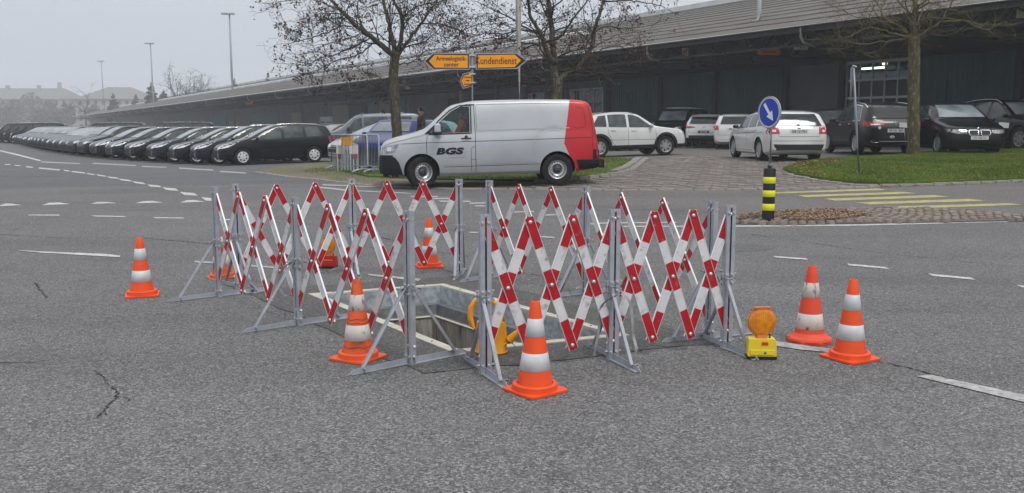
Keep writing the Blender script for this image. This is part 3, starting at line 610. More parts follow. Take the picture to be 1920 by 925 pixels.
# ------------------------------------------------------------------ scissor barriers
PH = 0.985
def ribbon(mb, pts, w, side, th=.003):
    side = Vector(side).normalized(); vs = []
    for p in pts:
        p = Vector(p); vs += [p - side * w / 2, p + side * w / 2]
    up = Vector((0, 0, th)); n = len(pts)
    mb.add(vs, [(2 * i, 2 * i + 1, 2 * i + 3, 2 * i + 2) for i in range(n - 1)], 0, True)
def bar_mesh(L, flip, w=.058):
    """one lattice bar along local x, face towards local +z"""
    mb = MB(); e = .03
    x = [-L / 2 - e, -L / 2 + .175, -.098, .098, L / 2 - .175, L / 2 + e]
    for k in range(5):
        mb.box(((x[k] + x[k + 1]) / 2, 0, 0), (x[k + 1] - x[k], w, .009), mi=0 if k % 2 == 0 else 1)
    for s in (-1, 1): mb.box((0, s * (w / 2 + .0015), 0), (L + 2 * e, .003, .013), mi=2)
    return mb.mesh('bar', ['bar_red', 'bar_white', 'bar_edge'])
def post_parts(parent, P, t, foot_len=(.36, .36), face=1, straps=()):
    n = Vector((-t.y, t.x, 0)); po = link('post', None)
    mb = MB()
    for s in (-1, 1):      # two channel rails with a slot between them
        c = t * s * .021
        mb.bar(c + n * .0175, c + n * .0175 + Vector((0, 0, PH)), .029, .003, t); mb.bar(c - n * .0175, c - n * .0175 + Vector((0, 0, PH)), .029, .003, t)
        mb.bar(c + t * s * .013, c + t * s * .013 + Vector((0, 0, PH)), .0028, .034, t)
        pass
    bpy.data.objects.remove(po); post = mb.build('post', ['post_steel'], parent); post.location = P
    g = MB(); g.bar((0, 0, .02), (0, 0, PH - .03), .012, .018, t); g.build('slot_shade_strip', 'post_gap', post)  # dark strip in the slot stands in for the shade between the rails
    cl = MB()
    for z in (.50, .47): cl.bar(t * -.052 + Vector((0, 0, z)), t * .052 + Vector((0, 0, z)), .02, .045, n)
    cl.bar(Vector((0, 0, PH - .012)) - t * .037, Vector((0, 0, PH - .012)) + t * .037, .034, .012, n)
    cl.build('clamp', 'post_steel', post)
    b = MB(); Mb = lambda c, d: (Vector(c), frame(Vector(d))[0])
    for (z, s) in ((.515, 1), (.515, -1), (.46, 1), (.46, -1), (.055, 1), (.055, -1), (PH - .05, 1), (PH - .05, -1)):
        for m_ in (1, -1):
            c = t * .02 * s + n * m_ * .0185 + Vector((0, 0, z)); b.tube([c, c + n * m_ * .009], .009, 8)
        if z < .6: c = t * (.04 * s) + Vector((0, 0, z)); b.tube([c, c + t * s * .018], .010, 8)
    b.build('bolt', 'bolt_steel', post, sharp=35)
    for s, L in zip((1, -1), foot_len):
        f = MB(); u = n * s; a = u * .012
        f.prism([(0, .004), (L, .004), (L + .03, .010), (L * .96, .036), (0, .046)], Vector(a) - t * .002, u, Vector((0, 0, 1)), .004)
        f.bar(a + Vector((0, 0, .005)) + t * .014 * s, a + u * L + Vector((0, 0, .005)) + t * .014 * s, .034, .004, t)
        f.build('foot', 'post_steel', post)
        k = MB(); k.bar(u * .018 + t * .026 * s + Vector((0, 0, .49)), u * L * .82 + t * .012 * s + Vector((0, 0, .03)), .024, .006, t); k.bar(u * .018 + t * .038 * s + Vector((0, 0, .49)), u * L * .82 + t * .024 * s + Vector((0, 0, .03)), .003, .02, t)
        c = u * L * .82 + Vector((0, 0, .03)); k.tube([c - t * .02, c + t * .03], .008, 8)
        c = u * .02 + t * .03 * s + Vector((0, 0, .49)); k.tube([c - u * .01, c + u * .045], .009, 8); k.tube([c + u * .045 - t * .02, c + u * .045 + t * .02], .006, 6)
        k.build('brace', 'post_steel', post)
    return post
ZT, ZB_ = .925, .125
def barrier(label, posts, bow, feet, swap=1):
    P = [Vector((p.x, p.y, 0)) for p in posts]; root = thing('scissor_barrier', label, 'barrier', P[1], 0, 'folding red and white scissor barriers round the hatch'); O = P[1]
    T = [(P[1] - P[0]).normalized(), (P[2] - P[0]).normalized(), (P[2] - P[1]).normalized()]
    for p, t, f in zip(P, T, feet): post_parts(root, p - O, t, f)
    bolts = MB()
    for a, b in ((P[0], P[1]), (P[1], P[2])):
        d = b - a; L = d.length; t = d.normalized(); n = Vector((t.y, -t.x, 0)) * swap; w = L / 3
        bl = math.hypot(w, ZT - ZB_); me = bar_mesh(bl, 0)
        for k in range(3):
            c = a + t * w * (k + .5) - O + Vector((0, 0, (ZT + ZB_) / 2))
            for s in (1, -1):
                x = (t * w + Vector((0, 0, -s * (ZT - ZB_)))).normalized(); off = n * (.0055 * s)
                zax = n; yax = zax.cross(x); M = basis(c + off, x, yax)
                link('bar', me, root, M=M)
            for q in (c, c + t * w / 2 + Vector((0, 0, (ZT - ZB_) / 2)), c + t * w / 2 - Vector((0, 0, (ZT - ZB_) / 2))):
                M3 = Matrix((t, Vector((0, 0, 1)), n)).transposed() if True else None
                bolts.lathe([(0, .009), (.008, .008), (.0125, .003), (.0135, 0)], 10, M=M3, c=q + n * .0105)
                bolts.lathe([(0, .009), (.008, .008), (.0125, .003), (.0135, 0)], 10, M=Matrix((t, Vector((0, 0, 1)), -n)).transposed(), c=q - n * .0105)
    bolts.build('bar_bolt', 'bolt_steel', root)
    return root, O
PL = [gp(411, 556), gp(560, 610), gp(770, 683)]
PB = [gp(448, 541), gp(663, 513), gp(862, 515)]
PF = [gp(910, 701), gp(1148, 674), gp(1361, 653)]
PR = [gp(918, 522), gp(1097, 552), gp(1330, 634)]
lf = (.40, .42)
b1, O1 = barrier('scissor barrier along the left side of the hatch, seen almost end on', PL, 0, [(.42, .42)] * 3, -1)
b2, O2 = barrier('farthest scissor barrier, behind the red-based warning lamp', PB, 0, [(.36, .36)] * 3, 1)
b3, O3 = barrier('nearest scissor barrier, in front of the orange watering can', PF, 0, [(.36, .34)] * 3, 1)
b4, O4 = barrier('scissor barrier along the far right side of the hatch, nearest the arrow bollard', PR, 0, [(.36, .36)] * 3, 1)
def strap(parent, O, pts, w=.025, side=(0.4, 1, 0)):
    ctrl = [Vector(p) for p in pts]; out = []
    for i in range(len(ctrl) - 1):
        p0, p1, p2, p3 = ctrl[max(i - 1, 0)], ctrl[i], ctrl[i + 1], ctrl[min(i + 2, len(ctrl) - 1)]
        for k in range(8):
            t = k / 8; out.append(0.5 * ((2 * p1) + (p2 - p0) * t + (2 * p0 - 5 * p1 + 4 * p2 - p3) * t * t + (3 * p1 - p0 - 3 * p2 + p3) * t**3) - O)
    out.append(ctrl[-1] - O); mb = MB(); ribbon(mb, out, w, side); mb.build('strap', 'strap_grey', parent)
Y = PF[1].y
strap(b3, O3, [at(1114, 668, Y - .02), at(1124, 610, Y - .03), at(1128, 575, Y - .05), at(1148, 558, Y - .06), at(1165, 552, Y - .06), at(1180, 565, Y - .04), at(1186, 600, Y), at(1188, 630, Y), at(1193, 655, Y - .02), at(1188, 670, Y - .03)], .026, (.75, .65, 0))
Y = PR[1].y
strap(b4, O4, [at(1085, 455, Y), at(1078, 490, Y - .05), at(1060, 530, Y - .05), at(1052, 548, Y), at(1074, 545, Y - .1), at(1092, 535, Y)], .022, (.75, .65, 0))
Y = PL[1].y
strap(b1, O1, [at(556, 492, Y), at(540, 496, Y), at(526, 512, Y + .05), at(526, 540, Y + .1), at(536, 555, Y + .1), at(552, 552, Y + .1)], .02, (1, .3, 0))
Y = PB[1].y
strap(b2, O2, [at(640, 500, Y), at(622, 506, Y + .05), at(612, 516, Y), at(640, 513, Y), at(655, 505, Y)], .02, (0, 0, 1))

# ------------------------------------------------------------------ traffic cones
def cone(px, py, label, style, rot, s=1.0, tilt=None):
    p = gp(px, py); root = thing('traffic_cone', label, 'traffic cone', p, rot, 'orange and white traffic cones')
    if tilt: root.rotation_euler = (tilt[0], tilt[1], rot)
    H = .525 * s; om = {'new': 'cone_orange', 'old': 'cone_orange_old', 'red': 'cone_red_old'}[style]; bm_ = 'band_silver' if style == 'new' else 'band_worn'
    rb, rt = .102 * s, .026 * s
    rad = lambda z: lerp(rb, rt, (z - .045) / (H - .045))
    b = MB(); hb = .155 * s
    if style == 'red':
        k = 10; prof = [(hb * math.cos(i * .6283 + .3), 0) for i in range(10)]
        poly = [(hb * math.cos(i * math.pi / 4) * 1.0, hb * math.sin(i * math.pi / 4)) for i in range(8)]
        b.prism(poly, (0, 0, .003), (1, 0, 0), (0, 1, 0), .018)
        b.lathe([(.15 * s, .021), (.145 * s, .034), (.125 * s, .04), (.108 * s, .058), (.1 * s, .07)], 32)
        for a in range(3): an = a * 2.1 - 1.2; b.tube([(.1 * s * math.cos(an), .1 * s * math.sin(an), .045), (.145 * s * math.cos(an), .145 * s * math.sin(an), .036)], .005, 6)
    else:
        c = .03; w = .142 * s; poly = []
        for i, (sx, sy) in enumerate(((1, 1), (-1, 1), (-1, -1), (1, -1))):
            for a in (0, 45, 90): an = R(i * 90 + a); poly.append((sx * (w - c) + c * math.cos(an), sy * (w - c) + c * math.sin(an)))
        b.prism(poly, (0, 0, .003), (1, 0, 0), (0, 1, 0), .013)
        b.lathe([(.131 * s, .012), (.13 * s, .046), (.126 * s, .051), (.105 * s, .0525)], 36)
    b.build('base', om, root, sharp=35)
    body = MB(); prof = [(rad(.03), .03), (rad(.05), .05)] + [(rad(z), z) for z in np.linspace(.06, H - .006, 8)] + [(rt * .92, H), (rt * .7, H + .001), (rt * .66, H - .03)]
    body.lathe(prof, 36); body.build('cone_body', om, root, sharp=50)
    bands = ((.132, .232), (.325, .428)) if style != 'red' else ((.095, .2), (.31, .412))
    for z0, z1 in bands:
        z0, z1 = z0 * s, z1 * s; m = MB(); m.lathe([(rad(z0) + .0002, z0), (rad(z0) + .0018, z0 + .001), (rad(z1) + .0018, z1 - .001), (rad(z1) + .0002, z1)], 36); m.build('reflective_band', bm_, root)
    return root
cone(1003, 733, 'clean orange cone with silver bands, nearest of all, in front of the watering can', 'new', R(38))
c2 = cone(672, 672, 'scuffed dirty orange cone beside the steel barrier foot left of the hatch', 'old', R(-30))
m = MB()
for z in (.245, .27, .09): m.tube([(math.cos(a) * (.102 - (z - .045) * .158 + .0008), math.sin(a) * (.102 - (z - .045) * .158 + .0008), z + .004 * math.sin(5 * a)) for a in np.linspace(-2.2, .6, 14)], .0016, 4)
m.build('scuff_line', 'soot', c2)
cone(267, 554, 'clean orange cone standing alone at the far left of the junction', 'new', R(20))
cone(419, 520, 'orange cone leaning on the foot of the leftmost barrier post, worn bands', 'old', R(30), .98, (R(2), R(-6)))
cone(805, 500, 'clean orange cone on the far side of the hatch beside the far barrier', 'new', R(15))
cone(1517, 640, 'red-orange cone with scratched white bands and round-edged base', 'red', R(10), 1.03)
cone(1593, 672, 'clean orange cone with silver bands, farthest right and in front of the scratched one', 'new', R(28))

# ------------------------------------------------------------------ warning lamps
def warning_lamp(p, rot, label, bodym, lens_yaw, tilt=0):
    root = thing('warning_lamp', label, 'warning lamp', p, rot, 'amber construction warning lamps'); mb = MB()
    w, d, h = .093, .045, .138
    b = MB(); pr = [(-w * .96, .022), (w * .96, .022), (w, .03), (w * .97, h * .62), (w * .93, h - .006), (w * .88, h), (-w * .88, h), (-w * .93, h - .006), (-w * .97, h * .62), (-w, .03)]
    b.prism(pr, (0, d, 0), (1, 0, 0), (0, 0, 1), 2 * d); b.box((0, -d - .003, .05), (w * 1.7, .006, .035)); bb = b.build('battery_case', bodym, root)
    mod = bb.modifiers.new('bevel', 'BEVEL'); mod.width = .004; mod.segments = 2
    k = MB(); k.box((0, 0, .0125), (w * 2.02, d * 2.05, .021)); k.build('base', 'black_plastic', root)
    lab = MB(); lab.box((.015, -d - .001, .108), (.042, .002, .026)) if bodym == 'lamp_yellow' else lab.box((0, -d - .001, .094), (.125, .002, .006))
    lo = lab.build('label', 'label_orange' if bodym == 'lamp_yellow' else 'lamp_yellow', root)
    if bodym == 'lamp_yellow':
        text_obj('lettering', 'SIGNAL', .013, 'lamp_red', lo, basis((.015, -d - .0025, .1085), (1, 0, 0), (0, 0, 1)))
        s = MB(); s.lathe([(0, .004), (.007, .004), (.009, 0)], 12, M=Matrix.Rotation(R(90), 3, 'X'), c=(.018, -d - .006, .05)); s.build('keyhole', 'ledge_steel', root)
    n = MB(); n.tube([(.055, 0, h), (.055, 0, h + .025)], .008, 10); n.build('switch', 'black_plastic', root)
    nk = MB(); nk.box((0, 0, h + .011), (.07, .05, .024), taper=.8); nk.build('lens_neck', 'amber_dark', root)
    cz = h + .105; r = .091; L = MB(); Rx = Matrix.Rotation(R(90), 3, 'X')
    for s in (1, -1):
        prof = [(0, .024), (.02, .0235), (.05, .021), (.075, .016), (r - .006, .012), (r, .010), (r, 0)]
        L.lathe(prof, 40, M=Rx if s > 0 else Rx @ Matrix.Rotation(math.pi, 3, 'X'), c=(0, 0, cz))
    lens = L.build('lens', 'amber_lens', root, sharp=40); lens.rotation_euler = (0, 0, lens_yaw)
    rb = MB()
    for k in range(-6, 7):
        x = k * .0135; q = math.sqrt(max(0, (r - .008)**2 - x * x)); f = lambda z: .0225 - .011 * ((x * x + z * z) / r**2)
        for s in (1, -1): rb.tube([(x, -s * f(z), cz + z) for z in np.linspace(-q, q, 9)], .0022, 5)
    rb.tube([((r + .001) * math.cos(a), 0, cz + (r + .001) * math.sin(a)) for a in np.linspace(0, 2 * math.pi, 33)], .005, 6)
    rb.build('lens_rib', 'amber_dark', lens); bu = MB(); bu.lathe([(0, .03), (.016, .025), (.02, 0), (.016, -.025), (0, -.03)], 12, c=(0, 0, cz)); 
    cp = MB(); cp.box((0, 0, cz + r + .003), (.11, .03, .012)); cp.tube([(-.055, 0, cz + r + .002), (-.075, 0, cz + r - .012)], .006, 6); cp.build('lens_clip', 'amber_dark', lens)
    return root
warning_lamp(gp(1426, 672), R(-3), 'amber round warning lamp on yellow battery box, right of the nearest barrier', 'lamp_yellow', R(8))
warning_lamp(gp(616, 503), R(-6), 'amber warning lamp on red battery box between the left and far barriers', 'lamp_red', R(52))

# ------------------------------------------------------------------ watering can
p = gp(921, 663); root = thing('watering_can', 'yellow-orange plastic watering can at the corner of the open hatch', 'watering can', p, R(-6), None)
b = MB(); el = Matrix.Diagonal((1, .72, 1))
b.lathe([(0, .002), (.09, .002), (.098, .008), (.1, .016), (.096, .02), (.095, .13), (.09, .18), (.086, .2), (.06, .205), (.05, .235)], 36, M=el); b.lathe([(.094, .04), (.0965, .045), (.094, .05)], 36, M=el); b.build('can_body', 'can_orange', root, sharp=40)
s = MB(); s.tube([(.07, 0, .05), (.11, 0, .085), (.15, 0, .125), (.178, 0, .15)], [.038, .027, .019, .015], 16); s.tube([(.172, 0, .144), (.186, 0, .157)], [.02, .021], 16); s.build('spout', 'can_orange', root, sharp=50)
hd = MB(); pts = [(-.085, 0, .14), (-.115, 0, .17), (-.128, 0, .22), (-.122, 0, .28), (-.095, 0, .325), (-.05, 0, .345), (0, 0, .335), (.04, 0, .30), (.06, 0, .25), (.068, 0, .2)]
hd.tube(pts, [.016, .017, .018, .018, .017, .016, .015, .015, .016, .018], 12); hd.build('handle', 'can_orange', root)
nz = MB(); nz.lathe([(.055, .2), (.05, .235), (.045, .237), (.045, .21)], 24, M=el); nz.prism([(.03, .2), (.075, .2), (.058, .25)], (0, .02, 0), (1, 0, 0), (0, 0, 1), .04); nz.build('filler_neck', 'can_orange', root); root.scale = (1.1, 1.1, 1.1)
# ------------------------------------------------------------------ vehicles
class Car:
    """x runs from the nose (0) to the tail (L), y to the left side positive, z up"""
    def __init__(s, L, W, top, belt, plan, bot, wheels, wr, tum=.30, paintm='paint_black', clad=0, square=0.0, cladm='black_plastic'):
        s.L, s.W, s.wheels, s.wr, s.tum, s.paint, s.clad, s.sq, s.cladm = L, W, wheels, wr, tum, paintm, clad, square, cladm
        s.top, s.belt, s.plan, s.bot = pchip(top), pchip(belt), pchip(plan), pchip(bot)
    def section(s, x):
        hw = s.plan(x) * s.W / 2; zb, zt, bl = s.bot(x), s.top(x), s.belt(x)
        bl = min(bl, zt - .035); hb = bl - zb; h = zt - bl
        yr = hw * .955 - max(h - .05, 0) * s.tum - min(h, .05) * .5
        zs = zt - min(.085, h * .45)
        pts = [(0, zb), (hw * .55, zb), (hw * .86, zb + .005), (hw * .95, zb + .08 * hb), (hw * .985, zb + .2 * hb), (hw, zb + .42 * hb), (hw * 1.0, zb + .62 * hb), (hw * .992, zb + .8 * hb), (hw * .975, zb + .93 * hb), (hw * .955, bl)]
        for t in (.04, .35, .7, 1): pts.append((lerp(hw * .95, yr, t) + math.sin(t * math.pi) * .018, lerp(bl + min(.01, h * .1), zs, t)))
        pts += [(yr - .022, lerp(zs, zt, .42)), (yr - .07, lerp(zs, zt, .72)), (yr * .72, lerp(zs, zt, .9)), (yr * .4, lerp(zs, zt, .98)), (0, zt)]
        return pts
    def loft(s):
        xs = [0, .012, .03, .06, .1, .15] + list(np.arange(.2, s.L - .18, .055)) + [s.L - .15, s.L - .1, s.L - .06, s.L - .03, s.L - .012, s.L]
        mb = MB(); vs, fs = [], []
        for x in xs:
            P = s.section(x); r = [(x, y, z) for y, z in P] + [(x, -y, z) for y, z in P[-2:0:-1]]; vs += r; n = len(r)
        for i in range(len(xs) - 1):
            for k in range(n): fs.append((i * n + k, i * n + (k + 1) % n, (i + 1) * n + (k + 1) % n, (i + 1) * n + k))
        fs = [f[::-1] for f in fs]
        mb.add(vs, fs, 0, True); mb.add(vs[:n], [tuple(range(n))], 0, True); mb.add(vs[-n:], [tuple(range(n))[::-1]], 0, True)
        me = mb.mesh('body', [s.paint, s.cladm, 'paint_red'])
        bm = bmesh.new(); bm.from_mesh(me); bmesh.ops.remove_doubles(bm, verts=bm.verts, dist=.0004); bmesh.ops.recalc_face_normals(bm, faces=bm.faces)
        s.bvh = BVHTree.FromBMesh(bm)
        if s.clad:
            bmesh.ops.bisect_plane(bm, geom=bm.verts[:] + bm.edges[:] + bm.faces[:], plane_co=(0, 0, s.clad), plane_no=(0, 0, 1))
            for f in bm.faces:
                if f.calc_center_median().z < s.clad: f.material_index = 1
        s.hook(bm); bm.to_mesh(me); bm.free(); return me
    def hook(s, bm): pass
    def body(s, root, cutters=()):
        me = s.loft(); o = link('body', me, root); tmp = []
        c = MB()
        for wx in s.wheels:
            for sd in (1, -1):
                M = Matrix.Rotation(R(-90 * sd), 3, 'X'); q = MB(); R_ = s.wr + .045
                q.lathe([(0, 0), (R_, 0), (R_ + .005, .2), (R_, .42), (0, .42)], 40, M=M, c=(wx, sd * (s.W / 2 - .30), s.wr + .015))
                m2 = q.mesh('cut', ['black_plastic']); bm = bmesh.new(); bm.from_mesh(m2); bmesh.ops.remove_doubles(bm, verts=bm.verts, dist=.0005); bmesh.ops.recalc_face_normals(bm, faces=bm.faces); bm.to_mesh(m2); bm.free()
                tmp.append(link('cut', m2))
        for q in cutters: tmp.append(link('cut', q))
        for t in tmp:
            md = o.modifiers.new('b', 'BOOLEAN'); md.operation = 'DIFFERENCE'; md.object = t; md.solver = 'EXACT'; md.material_mode = 'TRANSFER'
        # cutters sit under the root so that their transforms agree
        for t in tmp: t.parent = root
        bpy.context.view_layer.update()
        dg = bpy.context.evaluated_depsgraph_get(); nm = bpy.data.meshes.new_from_object(o.evaluated_get(dg)); nm.name = 'body'
        o.modifiers.clear(); o.data = nm
        for t in tmp: bpy.data.objects.remove(t)
        nm.set_sharp_from_angle(angle=R(32)); return o
    def hit(s, view, u, v):
        if view == 'F': o, d = Vector((-3, u, v)), Vector((1, 0, 0))
        elif view == 'B': o, d = Vector((s.L + 3, u, v)), Vector((-1, 0, 0))
        elif view == 'L': o, d = Vector((u, 5, v)), Vector((0, -1, 0))
        elif view == 'R': o, d = Vector((u, -5, v)), Vector((0, 1, 0))
        elif view == 'T': o, d = Vector((u, v, 5)), Vector((0, 0, -1))
        h = s.bvh.ray_cast(o, d)
        return (h[0], h[1], d) if h[0] is not None else (None, None, d)
    def patch(s, name, view, poly, m, parent, off=.004, th=.012, step=.09, rim=None, flat=False):
        ax = {'F': 'yz', 'B': 'yz', 'L': 'xz', 'R': 'xz', 'T': 'xy'}[view]
        bm = bmesh.new(); bm.faces.new([bm.verts.new((u, v, 0)) for u, v in poly])
        for k, (lo, hi) in enumerate([(min(p[0] for p in poly), max(p[0] for p in poly)), (min(p[1] for p in poly), max(p[1] for p in poly))]):
            n = max(1, int((hi - lo) / step))
            for i in range(1, n):
                co = [0, 0, 0]; no = [0, 0, 0]; co[k] = lo + (hi - lo) * i / n + .0007; no[k] = 1
                bmesh.ops.bisect_plane(bm, geom=bm.verts[:] + bm.edges[:] + bm.faces[:], plane_co=co, plane_no=no)
        bmesh.ops.triangulate(bm, faces=[f for f in bm.faces if len(f.verts) > 4])
        bm.verts.index_update(); ok = []
        for v in bm.verts:
            u, w = v.co.x, v.co.y; p, n, d = s.hit(view, u, w); k = 0
            while k < 40 and (p is None or (view in 'FB' and name not in ('windshield', 'rear_window') and (p.x > .42 if view == 'F' else p.x < s.L - .34))):
                if view in 'FB': u *= .985
                if view in 'LR' or (k > 20 and p is None): w += .01 if w < .6 else -.01
                k += 1; p, n, d = s.hit(view, u, w)
            if p is None: p, n = Vector((u, 0, w)), -d
            nn = (n * .5 - d * .5).normalized(); v.co = p + nn * off
        r = bmesh.ops.extrude_face_region(bm, geom=bm.faces[:]); low = [g for g in r['geom'] if isinstance(g, bmesh.types.BMVert)]
        for v in low: pass
        ls = set(low)
        for v in bm.verts:
            if v not in ls: v.co += d * th
        bmesh.ops.recalc_face_normals(bm, faces=bm.faces)
        for f in bm.faces: f.smooth = True
        me = bpy.data.meshes.new(name); bm.to_mesh(me); bm.free(); me.materials.append(MATS[m]); me.set_sharp_from_angle(angle=R(40))
        return link(name, me, parent)
    def line(s, mb, view, pts, w=.009, off=.0025):
        out = []
        for a, b in zip(pts, pts[1:]):
            n = max(1, int(math.hypot(b[0] - a[0], b[1] - a[1]) / .06)); out += [(lerp(a[0], b[0], k / n), lerp(a[1], b[1], k / n)) for k in range(n)]
        out.append(pts[-1]); vs = []
        for i, q in enumerate(out):
            a, b = out[max(i - 1, 0)], out[min(i + 1, len(out) - 1)]; dx, dy = b[0] - a[0], b[1] - a[1]; l = math.hypot(dx, dy) or 1; nx, ny = -dy / l * w / 2, dx / l * w / 2
            for sg in (-1, 1):
                p, n, d = s.hit(view, q[0] + nx * sg, q[1] + ny * sg)
                vs.append(p - d * off + (n * .001) if p is not None else None)
        f = [(2 * i, 2 * i + 1, 2 * i + 3, 2 * i + 2) for i in range(len(out) - 1)]
        f = [q for q in f if all(vs[j] is not None for j in q)]; vs = [p or Vector((0, 0, 0)) for p in vs]
        us = sorted({j for q in f for j in q}); mp_ = {j: i for i, j in enumerate(us)}; vs = [vs[j] for j in us]; f = [tuple(mp_[j] for j in q) for q in f]
        mb.add(vs, f)
    def window_poly(s, b1, b2, t1, t2, gap=.1, bg_=.03, n=8):
        lo = [(lerp(b1, b2, k / n), s.belt(lerp(b1, b2, k / n)) + bg_) for k in range(n + 1)]
        hi = [(lerp(t2, t1, k / n), max(s.top(lerp(t2, t1, k / n)) - gap, s.belt(lerp(t2, t1, k / n)) + bg_ + .015)) for k in range(n + 1)]
        return lo + hi
    def wheel_set(s, root, style='alloy', n=5, w=.205, steer=0, inset_=.03):
        proto = None
        for wx in s.wheels:
            for sd in (1, -1):
                key = (style, n, round(s.wr, 3))
                if key not in WHEELS: WHEELS[key] = wheel_meshes(s.wr, style, n, w)
                tm, rm = WHEELS[key]
                o = link('wheel', tm, root, M=Matrix.Translation((wx, sd * (s.W / 2 - w / 2 - inset_), s.wr)) @ Matrix.Rotation(steer if wx == s.wheels[0] else 0, 4, 'Z') @ Matrix.Rotation(0 if sd > 0 else math.pi, 4, 'Z'))
                link('rim', rm, o)
WHEELS = {}
def wheel_meshes(r, style, n, w):
    M = Matrix.Rotation(R(-90), 3, 'X'); t = MB(); ri = r * (.66 if style != 'steel' else .60); h = w / 2      # local +y is the outer face
    t.lathe([(ri, -h), (r * .93, -h), (r, -h * .75), (r, h * .75), (r * .985, h * .88), (r * .93, h), (r * .8, h * 1.03), (ri, h * .93), (ri * .97, h * .6), (ri * .97, -h)], 40, M=M)
    m = MB()
    m.lathe([(ri, h * .93), (ri * .99, h * .98), (ri * .93, h * .92), (ri * .9, h * .55), (ri * .88, h * .3)], 40, M=M, mi=0)
    m.lathe([(ri * .9, h * .18), (0, h * .15)], 32, M=M, mi=1)
    if style == 'alloy':
        for k in range(n):
            a = 2 * math.pi * k / n
            for q in (-1, 1):
                d = Vector((math.cos(a + q * .16), 0, math.sin(a + q * .16))); d0 = Vector((math.cos(a + q * .3), 0, math.sin(a + q * .3)))
                m.bar(d0 * ri * .16 + Vector((0, h * .75, 0)), d * ri * .93 + Vector((0, h * .72, 0)), ri * (1.05 / n + .02), .025, side=Vector((-d.z, 0, d.x)))
        m.lathe([(0, h * .86), (ri * .2, h * .82), (ri * .24, h * .6)], 20, M=M)
    elif style == 'cover':
        m.lathe([(ri * .91, h * .8), (ri * .86, h * .88), (ri * .3, h * .95), (0, h * .97)], 32, M=M, mi=0)
        for k in range(n):
            a = 2 * math.pi * k / n; c = Vector((math.cos(a), 0, math.sin(a))) * ri * .66 + Vector((0, h * .9, 0)); m.lathe([(0, h * .035), (ri * .15, h * .03), (ri * .16, -h * .06)], 10, M=M, c=c, mi=1)
    elif style == 'steel':
        m.lathe([(ri * .9, h * .5), (ri * .82, h * .62), (ri * .66, h * .72), (ri * .5, h * .52), (ri * .44, h * .3)], 40, M=M)
        m.lathe([(ri * .42, h * .5), (ri * .3, h * .75), (ri * .1, h * .8), (0, h * .8)], 24, M=M, mi=1)
        for k in range(16):
            a = 2 * math.pi * k / 16; c = Vector((math.cos(a), 0, math.sin(a))) * ri * .76 + Vector((0, h * .68, 0)); m.lathe([(0, h * .05), (ri * .055, h * .045), (ri * .06, -h * .05)], 8, M=M, c=c, mi=1)
    return t.mesh('wheel', 'black_rubber', sharp=50), m.mesh('rim', ['rim_silver' if style != 'cover' else 'rim_cover', 'rim_dark'], sharp=40)
def mirror_part(root, x, y, z, s, m, name='mirror'):
    for sd in (1, -1):
        b = MB(); M = Matrix.Diagonal((.5, 1, .75)) @ Matrix.Identity(3)
        b.lathe([(0, .11 * s), (.06 * s, .1 * s), (.1 * s, .06 * s), (.11 * s, 0), (.1 * s, -.06 * s), (.06 * s, -.095 * s), (0, -.1 * s)], 14, M=Matrix.Diagonal((.55, 1.0, .62)), c=(x, sd * (y + .1), z))
        b.box((x + .02, sd * y, z - .05), (.06, .12, .03)); b.build(name, m, root, sharp=60)
def place(root, pF, pR):
    """pF, pR: ground points below nose and tail"""
    pass
